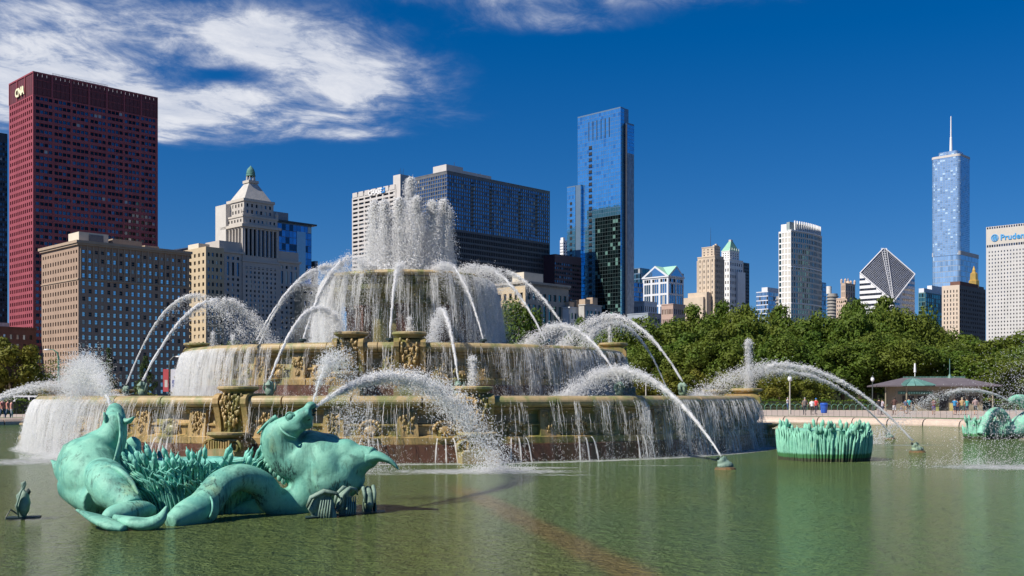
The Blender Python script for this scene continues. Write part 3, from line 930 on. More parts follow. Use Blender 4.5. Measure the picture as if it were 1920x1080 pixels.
for (c, l, r, tpy, Yb, lab, g) in ((1200, 1170, 1218, 502, 1300, 'teal glass block behind the white gabled block', TEALWIN), (1186, 1178, 1206, 528, 1020, 'low bright blue glass block at the foot of the slim blue tower', GB),
                                   (1440, 1418, 1466, 546, 1500, 'low blue glass block with pale rooftop box beside the balconied tower', GW)):
    rt, tx, ty = plot('glass_building', lab, 'building', c, Yb, l, r)
    top = zp(tpy, Yb)
    facade(rt, 'E', edges(0, tx, 8, .92), rows(2, top - .5, 24, .8), 0, tx, 0, top, WFR if g is GW else MULL, g, .1)
    facade(rt, 'S', edges(0, ty, 8, .92), rows(2, top - .5, 24, .8), 0, ty, 0, top, WFR if g is GW else MULL, g, .1)
    core(rt, tx, ty, 0, top - .1, MULL, .3, .3)
    if g is GW: slab(rt, (2, 2, top), (tx, ty * .6, top + 6), WFR, 'plant_room')
for (c, l, r, tpy, Yb, lab, mt) in ((1215, 1176, 1250, 588, 880, 'low grey block with white roof railings before the gabled block', paint('bluegrey_stone', (.30, .34, .40), (.26, .3, .35), .3)),
                                    (1208, 1180, 1232, 566, 960, 'low white framed pavilion block behind the grey block', WFR),
                                    (1262, 1240, 1285, 571, 860, 'small pink brick block at the foot of the gabled block', paint('pink_brick', (.42, .30, .25), (.38, .27, .22), .3))):
    rt, tx, ty = plot('low_building', lab, 'building', c, Yb, l, r)
    top = zp(tpy, Yb)
    facade(rt, 'E', edges(.3, tx - .3, 6, .55), rows(1, top - 1.5, 9, .5), 0, tx, 0, top, mt, SMALLWIN, .4)
    facade(rt, 'S', edges(.3, ty - .3, 8, .55), rows(1, top - 1.5, 9, .5), 0, ty, 0, top, mt, SMALLWIN, .4)
    core(rt, tx, ty, 0, top - .1, mt, .6, .6)
    slab(rt, (-.3, -.3, top), (tx + .2, ty, top + .8), mt, 'parapet')

# --- tan stepped tower with mast
TS = paint('tan_stone', (.54, .45, .35), (.47, .39, .31), .15, .85)
def tower_block(rt, x0, x1, y0, y1, z0, z1, nE, nS, nr, wall, win, fE=.38, fS=.38, fh=.5, inset=.5, cor=None):
    facade(rt, 'E', [(x0 + u, x0 + v) for u, v in edges(.5, x1 - x0 - .5, nE, fE)], rows(z0 + .5, z1 - .8, nr, fh), x0, x1, z0, z1, wall, win, inset, base=y0)
    facade(rt, 'S', [(y0 + u, y0 + v) for u, v in edges(.5, y1 - y0 - .5, nS, fS)], rows(z0 + .5, z1 - .8, nr, fh), y0, y1, z0, z1, wall, win, inset, base=x0)
    mb = MB(); mb.box((x0 + inset + .1, y0 + inset + .1, z0), (x1, y1, z1 - .03)); mb.build('core', wall, rt)
    if cor: slab(rt, (x0 - .3, y0 - .3, z1), (x1 + .3, y1 + .3, z1 + cor), wall, 'parapet')
Yb = 1050
rt, tx, ty = plot('stone_tower', 'tan stone stepped tower carrying a thin mast', 'skyscraper', 1340, Yb, 1308, 1357)
tower_block(rt, 0, tx, 0, ty, 0, zp(481, Yb), 5, 4, 26, TS, SMALLWIN, .42, .22, cor=1.0)
tower_block(rt, 3, tx - 2.5, 2.5, ty - 3, zp(481, Yb) + 1, zp(462, Yb), 4, 3, 3, TS, SMALLWIN, .42, .3, cor=.8)
mb = MB()
for i in range(5): mb.box((-.5, ty * i / 4 - .6, 0), (-.02, ty * i / 4 + .6, zp(486, Yb)))
for i in range(6): mb.box((tx * i / 5 - .5, -.5, 0), (tx * i / 5 + .5, -.02, zp(486, Yb) + 1.2))
mb.build('buttress', TS, rt, kind='stuff')
for k in range(5): slab(rt, (4 + k * (tx - 9) / 4, 3, zp(462, Yb) + .8), (6 + k * (tx - 9) / 4, 5, zp(458, Yb) + (k == 2) * 1.5), TS, 'pinnacle')
mb = MB(); mb.tube([(tx * .5, ty * .5, zp(462, Yb)), (tx * .5, ty * .5, zp(423, Yb))], [.3, .08], 5); mb.build('mast', BLACKSTEEL, rt)
slab(rt, (-8, 4, 0), (10, ty + 6, zp(548, Yb)), TS, 'podium')
slab(rt, (-11, 6, 0), (8, ty + 9, zp(557, Yb)), TS, 'podium')

# --- white terracotta tower with green copper roof
Yb = 1130
rt, tx, ty = plot('terracotta_tower', 'white terracotta tower with steep green copper roof', 'skyscraper', 1368, Yb, 1349, 1393)
WT = paint('glazed_white', (.74, .73, .70), (.66, .65, .63), .2, .6)
tower_block(rt, 0, tx, 0, ty, 0, zp(487, Yb), 6, 4, 22, WT, SMALLWIN, .45, .45, cor=1.0)
tower_block(rt, 2.5, tx - 5, 1.5, ty - 1, zp(487, Yb) + 1, zp(470, Yb), 4, 3, 3, WT, SMALLWIN, .4, .4, cor=.6)
slab(rt, (tx * .45, -3, 0), (tx * 1.0, -.02, zp(508, Yb)), WT, 'lower_bay')
mb = MB(); z0, z1 = zp(469, Yb), zp(450, Yb)
mb.frustum((2.2, 1.2, tx - 4.7, ty - .8), (tx * .38, ty * .38, tx * .55, ty * .62), z0, z1)
mb.build('roof', paint('bright_copper', (.25, .46, .33), (.2, .4, .3), .3, .7), rt)
slab(rt, (tx * .39, ty * .39, z1), (tx * .54, ty * .61, z1 + 2), PALE, 'roof_cap')
mb = MB()
for i in range(5): mb.add([(2.4 + i * (tx - 7) / 4.4, 1.3, z0), (3.8 + i * (tx - 7) / 4.4, 1.3, z0), (3.1 + i * (tx - 7) / 4.4, 1.4, z0 + 4), (3.1 + i * (tx - 7) / 4.4, 2.6, z0)], [(0, 1, 2), (1, 3, 2), (3, 0, 2)])
mb.build('dormer', WT, rt, kind='stuff')
Yb = 1300
rt, tx, ty = plot('office_tower', 'dark narrow slab behind the white terracotta tower', 'skyscraper', 1394, Yb, 1380, 1405)
tower_block(rt, 0, tx, 0, ty, 0, zp(492, Yb), 6, 6, 40, BLACKSTEEL, SMALLWIN, .6, .6)
Yb = 1500
rt, tx, ty = plot('office_tower', 'sliver of dark blue tower just left of the tan stepped tower', 'building', 1272, Yb, 1260, 1282)
tower_block(rt, 0, tx, 0, ty, 0, zp(512, Yb), 4, 4, 30, BLACKSTEEL, BLUEGLASS, .7, .7)

# --- balconied residential tower with curved front
Yb = 960
rt, tx, ty = plot('residential_tower', 'pale gridded residential tower with teal windows and finned crown', 'skyscraper', 1483, Yb, 1460, 1541)
top = zp(432, Yb)
HW = glass('heritage_window', (.13, .30, .33), dark=(.04, .09, .10), p_blind=.10, p_dark=.25)
HC = paint('warm_concrete', (.52, .50, .45), (.47, .45, .41), .2, .7)
nr = 30
facade(rt, 'S', edges(0, ty, 4, .70), rows(1, top - 1, nr, .74), 0, ty, 0, top, WH, HW, .3)
# bowed east front: five angled strips
segs = 6; pts = []
for i in range(segs + 1):
    f = i / segs; pts.append((tx * f, -3.6 * math.sin(math.pi * f) * (1 if f > .0 else 0)))
def strip_facade(p, q, z0, z1, n, nr, fw, fh, wall, win, name='bay_wall'):
    sub = bpy.data.objects.new('front_bay', None)
    L = math.hypot(q[0] - p[0], q[1] - p[1])
    n_before = set(rt.children)
    facade(rt, 'E', edges(0, L, n, fw), rows(z0 + .5, z1 - .5, nr, fh), 0, L, z0, z1, wall, win, .3, name=name)
    bpy.data.objects.remove(sub)
    a = math.atan2(q[1] - p[1], q[0] - p[0])
    for o in rt.children:
        if o not in n_before: o.location = (p[0], p[1], 0); o.rotation_euler = (0, 0, a)
for i in range(segs):
    strip_facade(pts[i], pts[i + 1], 0, top, 3, nr, .66 if i else .55, .70, HC, HW)
mb = MB(); mb.prism([(p[0], p[1] + .5) for p in pts] + [(tx, ty), (.4, ty)], 0, top - .05); mb.build('core', HC, rt)
for k in (0, 1, 2, 3, 4):
    z = top - .2 - k * top / 4.6
    mb = MB(); mb.prism([(p[0], p[1] - .35) for p in pts] + [(tx, 3), (-.35, 3)], z, z + 1.0); mb.build('band_course', WH, rt)
zc = zp(412, Yb)
slab(rt, (2, ty * .45, top), (10, ty * .9, zc - 3), WH, 'penthouse')
mb = MB()
for i in range(15):
    f = .12 + .86 * i / 14; x, y = tx * f, -3.0 * math.sin(math.pi * f) + 1
    mb.box((x - .25, y - .5, top + .8), (x + .25, y + .6, zc))
mb.build('crown_fin', WH, rt, kind='stuff')
mb = MB(); mb.prism([(p[0] * .98 + .8, p[1] * .8 + 1.8) for p in pts] + [(tx - 1, ty * .5), (3, ty * .5)], top, zc - 1.5); mb.build('crown', paint('crown_grey', (.30, .36, .36), (.25, .3, .3), .3), rt)

# --- domed stone tower, cylinder towers, small blocks
Yb = 1300
rt, tx, ty = plot('domed_tower', 'small pinkish stone tower with rounded dome', 'building', 1588, Yb, 1568, 1612)
DS = paint('pink_stone', (.52, .40, .31), (.46, .35, .28), .2, .85)
tower_block(rt, 0, tx, 0, ty, 0, zp(560, Yb), 6, 5, 24, DS, SMALLWIN, .4, .4, cor=1.2)
tower_block(rt, 4, tx - 4, 4, ty - 4, zp(560, Yb) + 1.2, zp(531, Yb), 4, 4, 2, DS, SMALLWIN, .35, .35, .75, cor=1.0)
r0 = min(tx, ty) / 2 - 4.5
mb = MB(); mb.lathe([(r0 + .8, 0), (r0 + .8, 1.5)] + [(r0 * math.cos(i * .2), 1.5 + r0 * math.sin(i * .2)) for i in range(8)] + [(.7, 1.5 + r0), (.7, 3 + r0), (.05, 4.5 + r0)], 16, c=(tx / 2, ty / 2, zp(531, Yb) + 1)); mb.build('dome', DS, rt, smooth=True)
for sx in (4.5, tx - 4.5):
    for sy in (4.5, ty - 4.5):
        mb = MB(); mb.lathe([(1.3, 0), (1.3, 3), (1.6, 3.2), (.9, 4.6), (.1, 5.6)], 8, c=(sx, sy, zp(531, Yb) + 1)); mb.build('corner_cupola', DS, rt)
Yb = 1500
rt = thing('cylinder_tower', 'grey round tower ringed with balconies beside the domed tower', 'building', ((1561 - 960) / FP * Yb, Yb, .24))
mb = MB()
nb = 32; hh = zp(551, Yb)
for i in range(nb):
    z = hh * i / nb; mb.lathe([(7.0, z), (8.4, z + .1), (8.4, z + 1.3), (7.0, z + 1.4), (7.0, z + hh / nb)], 20)
mb.lathe([(7.0, hh), (.01, hh)], 20); mb.build('balcony_ring', paint('grey_concrete', (.32, .30, .27), (.26, .25, .23), .2), rt, kind='stuff')
mb = MB(); mb.lathe([(3.6, hh), (3.6, zp(537, Yb)), (.01, zp(537, Yb))], 16, c=(-5, 0, 0)); mb.build('lift_drum', paint('white_drum', (.7, .68, .64)), rt)
Yb = 1450
rt = thing('cylinder_tower', 'sliver of round balconied tower behind the residential tower', 'building', ((1464 - 960) / FP * Yb, Yb, .24))
mb = MB(); hh = zp(556, Yb)
for i in range(30):
    z = hh * i / 30; mb.lathe([(6.0, z), (7.4, z + .1), (7.4, z + 1.3), (6.0, z + 1.4), (6.0, z + hh / 30)], 18)
mb.lathe([(6.0, hh), (.01, hh)], 18); mb.build('balcony_ring', MATS['grey_concrete'], rt, kind='stuff')
Yb = 1250
rt, tx, ty = plot('office_building', 'narrow blue glass sliver right beside the residential tower', 'building', 1540, Yb, 1532, 1549)
tower_block(rt, 0, tx, 0, ty, 0, zp(529, Yb), 5, 4, 26, MULL, GW, .9, .9, .8, .1)

# --- diamond-faced tower split down the middle
Yb = 1080
rt, tx, ty = plot('diamond_tower', 'white banded tower with sliced diamond shaped slanting top', 'skyscraper', 1675, Yb, 1612, 1715)
DW = paint('white_aluminium', (.72, .72, .74), (.68, .68, .7), .2, .4)
DG = glass('diamond_glass', (.20, .23, .29), dark=(.12, .14, .18), p_blind=.0, p_dark=.3)
DFR = paint('diamond_rib', (.40, .41, .43), (.36, .37, .39), .2, .5)
zlo, zmid, zhi = zp(566, Yb), zp(507, Yb), zp(452, Yb)
def band_face(face, L, z1fun):
    mb = MB(); g = MB(); z = 0.0; h = zmid / 24
    while z < zmid + 40:
        for k in range(24):
            a, b = L * k / 24, L * (k + 1) / 24
            if z + h > z1fun((a + b) / 2) : continue
            P = (lambda u, d, zz: (u, -d, zz)) if face == 'E' else (lambda u, d, zz: (-d, u, zz))
            q = [P(a, .25, z), P(b, .25, z), P(b, .25, z + h * .55), P(a, .25, z + h * .55)]
            r = [P(a, .02, z + h * .55), P(b, .02, z + h * .55), P(b, .02, z + h), P(a, .02, z + h)]
            mb.quad(*(q if face == 'E' else q[::-1])); g.quad(*(r if face == 'E' else r[::-1]))
            s = [P(a, .25, z + h * .55), P(b, .25, z + h * .55), P(b, .02, z + h * .55), P(a, .02, z + h * .55)]
            mb.quad(*(s if face == 'E' else s[::-1]))
        z += h
    mb.build('banded_wall', DW, rt); g.build('window_glazing', DG, rt, kind='stuff')
# corner points of the sliced top: low at the near corner, high at the far one
A, B, C_, D_ = (0, 0, zlo), (tx, 0, zmid), (tx * .80, ty * .80, zhi), (0, ty, zmid)
band_face('E', tx, lambda u: zlo + (zmid - zlo) * u / tx)
band_face('S', ty, lambda u: zlo + (zmid - zlo) * u / ty)
mb = MB()
mb.add([(0, 0, 0), (tx, 0, 0), (tx, ty, 0), (0, ty, 0), A, B, (tx, ty, zmid), D_], [(0, 1, 5, 4), (3, 0, 4, 7), (1, 2, 6, 5), (2, 3, 7, 6)])
mb.build('shaft', DW, rt)
def lerp3(a, b, f): return tuple(a[i] + (b[i] - a[i]) * f for i in range(3))
def dia(u, v):                                # u towards B, v towards D from A
    return lerp3(lerp3(A, B, u), lerp3(D_, C_, u), v)
rib = MB(); gl = MB()
n = 22
for i in range(n):
    for j in range(n):
        if i == j: continue
        e = .10 / n
        q = [dia(i / n + e, j / n + e), dia((i + 1) / n - e, j / n + e), dia((i + 1) / n - e, (j + 1) / n - e), dia(i / n + e, (j + 1) / n - e)]
        gl.quad(*[(p[0] - .12, p[1] - .12, p[2] + .12) for p in q])
for i in range(n):
    for j in range(n): rib.quad(dia(i / n, j / n), dia((i + 1) / n, j / n), dia((i + 1) / n, (j + 1) / n), dia(i / n, (j + 1) / n))
gl.build('slanted_glazing', DG, rt, kind='stuff')
rib.build('slanted_grid', DFR, rt)
mb = MB()
Cl, Cr = dia(.96, 1.0), dia(1.0, .96)
for a, b in ((A, B), (A, D_), (B, Cr), (D_, Cl)):
    mb.tube([(a[0] - .3, a[1] - .3, a[2] + .3), (b[0] - .3, b[1] - .3, b[2] + .3)], .65, 4)
mb.build('white_edge', DW, rt)
mb = MB()
for f in (.0,):
    a = dia(.02, .02); b = dia(.98, .98)
    for s in (-1, 1):
        o = Vector((s * .9, -s * .9, .35))
        mb.tube([Vector(a) + o * .6, Vector(b) + o * 2.2], .22, 4)
mb.build('slot_edge', DW, rt)
mb = MB()
for (a, b, c) in (((tx, 0, zmid), (tx, ty, zmid), Cr), ((0, ty, zmid), (tx, ty, zmid), Cl)):
    mb.add([a, b, c], [(0, 1, 2)])
mb.add([B, (tx, ty * .5, zmid), (tx, ty, zmid), (tx, ty * .5, zmid + 7), (tx, ty, zmid + 7), (tx * .6, ty, zmid + 7)], [(0, 1, 3), (1, 2, 4, 3), (3, 4, 5)])
mb.build('rear_wall', BLACKSTEEL, rt)

# --- tall silver-blue tower with setbacks and spire
Yb = 1620
rt = thing('glass_tower', 'tall silver blue rounded glass tower with white spire', 'skyscraper', ((1783 - 960) / FP * Yb, Yb, .24), GRID)
SG = glass('silver_blue_glass', (.42, .60, .78), dark=(.30, .44, .58), blind=(.46, .63, .79), p_blind=.06, p_dark=.16, metal=.62, rough=.15, var=.10)
SFR = paint('silver_frame', (.45, .52, .58), (.4, .46, .52), .2, .35, .6)
def rounded(w, d, r, n=5):
    out = []
    for (cx_, cy_, a0) in ((w - r, -d + r, -90), (w - r, d - r, 0), (-w + r, d - r, 90), (-w + r, -d + r, 180)):
        for k in range(n + 1):
            a = R(a0 + 90 * k / n); out.append((cx_ + r * math.cos(a), cy_ + r * math.sin(a)))
    return out
def glazed_drum(poly, z0, z1, nr, name, ox=0, oy=0, cellw=4.0):
    g = MB(); f = MB(); n = len(poly); h = (z1 - z0) / nr
    for i in range(n):
        p, q = Vector(poly[i]), Vector(poly[(i + 1) % n]); L = (q - p).length
        if L < .01: continue
        k = max(1, round(L / cellw)); nrm = Vector(((q - p).y, -(q - p).x)).normalized()
        for c in range(k):
            a, b = p.lerp(q, (c + .06) / k), p.lerp(q, (c + .94) / k)
            for r_ in range(nr):
                za, zb = z0 + h * (r_ + .16), z0 + h * (r_ + 1)
                g.quad((a.x + nrm.x * .1 + ox, a.y + nrm.y * .1 + oy, za), (b.x + nrm.x * .1 + ox, b.y + nrm.y * .1 + oy, za), (b.x + nrm.x * .1 + ox, b.y + nrm.y * .1 + oy, zb), (a.x + nrm.x * .1 + ox, a.y + nrm.y * .1 + oy, zb))
    f.prism([(x + ox, y + oy) for x, y in poly], z0, z1)
    f.build(name, SFR, rt); g.build('window_glazing', SG, rt, kind='stuff')
ww = 76 / FP * Yb / 1.42 / 2
zA, zB, zT = zp(482, Yb), zp(300, Yb), zp(287, Yb)
glazed_drum(rounded(ww * .98, ww, 6), zA, zB, 52, 'shaft')
mb = MB(); mb.prism(rounded(ww * 1.0, ww * 1.02, 6), zB, zB + 3.5); mb.build('louvre_band', PALE, rt)
glazed_drum(rounded(ww * .62, ww * .66, 4), zB + 3.5, zT, 4, 'crown')
glazed_drum(rounded(ww * 1.75, ww * 1.0, 6), 0, zA, 26, 'lower_shaft', ox=ww * .80)
mb = MB(); mb.prism([(x + ww * .80, y) for x, y in rounded(ww * 1.77, ww * 1.02, 6)], zA, zA + 6); mb.build('louvre_band', PALE, rt)
mb = MB(); mb.tube([(0, 0, zT), (0, 0, zp(258, Yb)), (0, 0, zp(257, Yb)), (0, 0, zp(218, Yb))], [2.3, 1.6, 1.1, .7], 8); mb.build('spire', WH, rt)

# --- teal block, tan and dark block with gold top, white windowed tower at the edge
Yb = 1200
rt, tx, ty = plot('glass_building', 'teal glass block with pale rooftop boxes below the spired tower', 'building', 1735, Yb, 1722, 1775)
tower_block(rt, 0, tx, 0, ty, 0, zp(548, Yb), 10, 4, 24, paint('teal_frame', (.10, .2, .2)), glass('teal_glass', (.06, .22, .24), p_blind=.03, p_dark=.3), .85, .85, .85, .2)
slab(rt, (1, 2, zp(548, Yb)), (tx, ty, zp(540, Yb)), WFR, 'plant_room'); slab(rt, (tx * .4, 2.5, zp(540, Yb)), (tx * .95, ty, zp(532, Yb)), WFR, 'plant_room')
Yb = 1120
rt, tx, ty = plot('office_tower', 'block with tan south front and dark brown east front', 'building', 1799, Yb, 1766, 1848)
top = zp(534, Yb)
facade(rt, 'S', edges(1, ty - 1, 5, .32), rows(2, top - 4, 24, .62), 0, ty, 0, top, paint('tan_panel', (.56, .46, .37), (.5, .42, .34), .2), SMALLWIN, .5)
facade(rt, 'E', edges(.5, tx - .5, 14, .4), rows(2, top - 3, 24, .5), 0, tx, 0, top, paint('dark_brown_stone', (.085, .065, .060), (.07, .05, .05), .2), SMALLWIN, .5)
core(rt, tx, ty, 0, top - .1, MATS['dark_brown_stone'], .8, .8)
slab(rt, (tx * .3, 8, top), (tx, ty, top + 6), DKBRICK, 'roof_house')
Yb = 1350
rt = thing('gilded_tower', 'small gilded lantern peeping over the dark brown block', 'tower', ((1826 - 960) / FP * Yb, Yb, .24), GRID)
mb = MB(); zt = zp(503, Yb)
mb.frustum((-9, -9, 9, 9), (-9, -9, 9, 9), 0, zt - 24); mb.build('shaft', MATS['dark_brown_stone'], rt)
mb = MB(); mb.lathe([(6.5, zt - 24), (6.5, zt - 16), (5, zt - 15), (4.6, zt - 7), (2.4, zt - 5), (2.0, zt - 2), (.1, zt + 3)], 8); mb.build('gilded_lantern', paint('gilding', (.72, .46, .12), (.6, .38, .1), .3, .4, .6), rt)
Yb = 960
rt, tx, ty = plot('office_tower', 'white office tower with tiny square windows and blue rooftop lettering', 'skyscraper', 2010, Yb, 1849, 2040)
top = zp(414, Yb) * 1.0
PW = paint('white_stone', (.50, .49, .48), (.45, .445, .435), .1, .7)
zt2 = zp(450, Yb)
fl = 3.55; nfl = int(zt2 / fl)
facade(rt, 'S', edges(1.5, ty - 1.5, 26, .36), rows(zt2 - nfl * fl, zt2 - 2.5, nfl, .44), 0, ty, 0, zt2, PW, DARKGLASS, .3)
core(rt, tx, ty, 0, top, PW, .5, 0)
facade(rt, 'S', edges(.3, ty - .3, 34, .7), [(zt2 + .3, zt2 + 2.6)], 0, ty, zt2, zt2 + 3, PW, DARKGLASS, .4, name='attic_wall')
slab(rt, (0, 0, zt2 + 3), (.49, ty, top), paint('sign_band', (.50, .46, .41), (.46, .43, .38), .2), 'sign_band')
facade(rt, 'S', edges(.3, ty - .3, 34, .6), [(top + .3, top + 2.2)], 0, ty, top, top + 2.6, PALE, DARKGLASS, .4, name='roof_screen')
slab(rt, (.6, 0, top), (tx, ty, top + 2.4), PALE, 'roof_house')
SB = paint('sign_sky_blue', (.04, .30, .62), (.04, .27, .58), 1, .5)
letters(rt, 'Prudential', 7.6, (-.35, ty - 13.0, zt2 + 6.2), (R(90), 0, R(-90)), SB, 'lettering', .2, 1.0, .14)
mb = MB()
mb.lathe([(3.9, 0), (4.9, .0), (4.9, .4), (3.9, .4)], 20)
for i in range(6):                              # rock-like facets inside the ring
    a = i * 1.05; mb.add([(0, 0, .2), (3.4 * math.sin(a), -3.4 * math.cos(a), .3), (3.4 * math.sin(a + .8), -3.4 * math.cos(a + .8), .3)], [(0, 1, 2)])
mb.v = [(-z - .1, ty - 8.0 - x * .7, zt2 + 8.9 - y * .7) for x, y, z in mb.v]
mb.build('emblem', SB, rt)

# ------------------------------------------------------------------ the fountain: three stone basins
def wet_stone(name, c1, c2, algae, rust, scale=.9, rough=.38):
    m, t, b = newmat(name)
    x, y, z = split(t, position(t).s)
    n1 = noise(t, combine(t, x, y, z * 1.3), scale, 6, .62, .6)
    n2 = noise(t, combine(t, x * 1.1 + 7., y * 1.1, z * .35), scale * 1.5, 6, .65, .4)
    n3 = noise(t, combine(t, x * 3., y * 3., z * .45 + 3.), 1.6, 6, .7, .2)
    col = mixc(t, n1.step(.30, .68), c1, c2)
    col = mixc(t, n2.step(.43, .62) * .92, col, algae)
    col = mixc(t, n3.step(.56, .74) * .6, col, rust)
    n4 = noise(t, combine(t, x * 4.5 + 3., y * 4.5, z * .4), 1.0, 6, .68, .2)
    col = mixc(t, n4.step(.58, .74) * .26, col, (.46, .43, .35))           # lime streaks
    col = mixc(t, noise(t, combine(t, x * 2.2, y * 2.2, z * 1.6 + 8.), 1.3, 6, .66, .5).step(.54, .70) * .55, col, tuple(v * .45 for v in algae))
    put(t, b, col=col, rough=rough, spec=.5)
    bump(t, b, n3 * .6 + noise(t, position(t), 9.0, 4) * .4, .35, .04)
    return m
STONE = wet_stone('fountain_stone', (.41, .280, .115), (.30, .21, .088), (.140, .150, .040), (.25, .14, .06))
STONE_DRY = wet_stone('fountain_stone_rim', (.42, .315, .165), (.34, .255, .13), (.19, .205, .075), (.36, .225, .125), .9, .45)
STONE_UP = wet_stone('upper_stone', (.24, .20, .085), (.17, .155, .06), (.075, .10, .022), (.26, .17, .08), .9, .3)
GRANITE = wet_stone('red_granite', (.14, .062, .038), (.105, .048, .031), (.10, .06, .032), (.18, .09, .055), 1.5, .3)
BRONZE = None

AX = R(-1.0)                                   # the axis that faces the camera
def pol(r, a, z): return (CX + r * math.sin(a), CY - r * math.cos(a), z)

def segment_ring(root, name, prof, n, mat, gap=.004, phase=0.0, every=None):
    """A ring made of n stones, each its own object."""
    mb = MB(); a = 2 * math.pi / n
    mb.lathe(prof, 4, gap, a - gap, caps=True)
    me = mb.mesh(name, mat)
    for i in range(n):
        o = link(name, me, root); o.rotation_euler = (0, 0, phase + i * a)

def torus_prof(r, z, a, b, s, e, n=8):
    return [(r + a * math.cos(R(s + (e - s) * i / n)), z + b * math.sin(R(s + (e - s) * i / n))) for i in range(n + 1)]

def garland(mb, w, h, y0, seed, lean=0.0, n=70):
    """Hanging swag of leaves and fruit: a heap of small pillows, wide above, narrow below. Faces -y."""
    rg = random.Random(seed)
    for k in range(n):
        f = rg.random() ** .9
        ww = w * (1.0 - .62 * f ** 1.3)
        x = rg.uniform(-ww, ww) * .5; z = -f * h
        s = rg.uniform(.055, .10) * (h / 1.2)
        mb.ball((x, y0 + lean * f - rg.uniform(.02, .10), z), (s * rg.uniform(.6, 1.), s * .8, s * rg.uniform(1., 1.7)), 6)

def pier(root, R0, ang, ztop, h, w, zfoot, big):
    """Scrolled pier with fluted front, garland, saucer cap and a bowl on a voluted pedestal."""
    p = link('pier', None, root)
    p.location = (R0 * math.sin(ang), -R0 * math.cos(ang), 0); p.rotation_euler = (0, 0, ang)
    zt, zb = ztop, ztop - h
    prof = [(.9, zt), (-.26, zt), (-.42, zt - .05), (-.53, zt - .17), (-.55, zt - .34), (-.48, zt - h * .35), (-.38, zt - h * .62), (-.33, zt - h * .85), (-.33, zb), (.9, zb)]
    for s in (-1, 1):                            # the two scrolled cheeks
        mb = MB(); x0, x1 = sorted((s * w / 2, s * (w / 2 - .20)))
        n = len(prof)
        mb.add([(x0, y, z) for y, z in prof] + [(x1, y, z) for y, z in prof], [tuple(range(n)), tuple(reversed(range(n, 2 * n)))] + [(i, n + i, n + (i + 1) % n, (i + 1) % n) for i in range(n)])
        mb.build('scroll_cheek', STONE, p)
    mb = MB(); x0, x1 = -(w / 2 - .203), w / 2 - .203
    pr = [(y + .12, z) for y, z in prof]; n = len(pr)
    mb.add([(x0, y, z) for y, z in pr] + [(x1, y, z) for y, z in pr], [tuple(range(n)), tuple(reversed(range(n, 2 * n)))] + [(i, n + i, n + (i + 1) % n, (i + 1) % n) for i in range(n)])
    mb.build('pier_shaft', STONE, p)
    mb = MB()
    for k in range(4):
        x = x0 + (x1 - x0) * (k + .5) / 4
        mb.tube([(x, pr[4][0] - .02, pr[4][1] - .1), (x, pr[5][0] - .02, pr[5][1]), (x, pr[6][0] - .02, pr[6][1]), (x, pr[7][0] - .02, pr[7][1]), (x, pr[8][0] - .02, zb + .02)], .05, 5)
    mb.build('flute', STONE, p, kind='stuff')
    mb = MB(); garland(mb, (x1 - x0) * 1.05, h * .78, 0, int(ang * 100) + int(h * 10)); mb.v = [(x, y - .42 + .12 * (-z / h), z + zt - .06) for x, y, z in mb.v]
    mb.build('garland', STONE, p, kind='stuff', smooth=True)
    mb = MB(); r = w * .56
    mb.lathe([(.02, zt + .0), (r * .72, zt + .0), (r * .76, zt + .05), (r * .9, zt + .10), (r, zt + .15), (r, zt + .21), (r * .93, zt + .24), (r * .80, zt + .20), (.02, zt + .17)], 24, c=(0, .08, 0))
    mb.build('saucer_cap', STONE_DRY, p, smooth=False)
    if zfoot is not None:
        yb = -1.0 if big else -.72
        zbowl = zb - .02
        mb = MB(); r = w * .54
        mb.lathe([(.02, zbowl - .13), (r * .6, zbowl - .13), (r * .8, zbowl - .08), (r, zbowl), (r, zbowl + .06), (r * .92, zbowl + .08), (.02, zbowl + .04)], 24, c=(0, yb + .35, 0))
        mb.build('shell_bowl', STONE_DRY, p)
        q = MB(); zt2 = zbowl - .14; d0 = yb - .12
        q.box((-w * .36, yb + .05, zfoot), (w * .36, .6, zt2)); q.build('pedestal', STONE, p)
        q = MB()
        for s in (-1, 1):                        # spiral volutes at both ends
            pts, rad = [], []
            for k in range(26):
                a = k * .42; rr = .24 * (1 - k / 30)
                pts.append((s * (w * .36 + .02) + s * rr * math.cos(a) * .9, d0 + .15, zt2 - .25 + rr * math.sin(a))); rad.append(.055 * (1 - k / 40))
            q.tube(pts, rad, 5, up=(0, 1, 0))
            q.tube([(s * w * .40, d0 + .2, zt2 - .25), (s * w * .40, .5, zt2 - .25)], .20, 10)
        q.build('volute', STONE, p, kind='stuff')
        q = MB(); rg = random.Random(5)
        for k in range(9): q.box((-w * .34 + k * w * .075, d0 - .02, zt2 - .32), (-w * .34 + k * w * .075 + .05, yb + .06, zt2 - .04 - .02 * (k % 2)))
        q.build('capital_leaf', STONE, p, kind='stuff')
        q = MB()
        pts = [(-w * .5, zfoot), (w * .5, zfoot)] + [(w * .5 * math.cos(R(a)), zt2 - .46 + .16 * math.sin(R(a))) for a in range(0, 181, 20)]
        n = len(pts)
        q.add([(x, d0 - .12, z) for x, z in pts] + [(x, .3, z) for x, z in pts], [tuple(range(n)), tuple(reversed(range(n, 2 * n)))] + [(i, n + i, n + (i + 1) % n, (i + 1) % n) for i in range(n)])
        q.build('plinth_block', STONE_DRY, p)
    return p

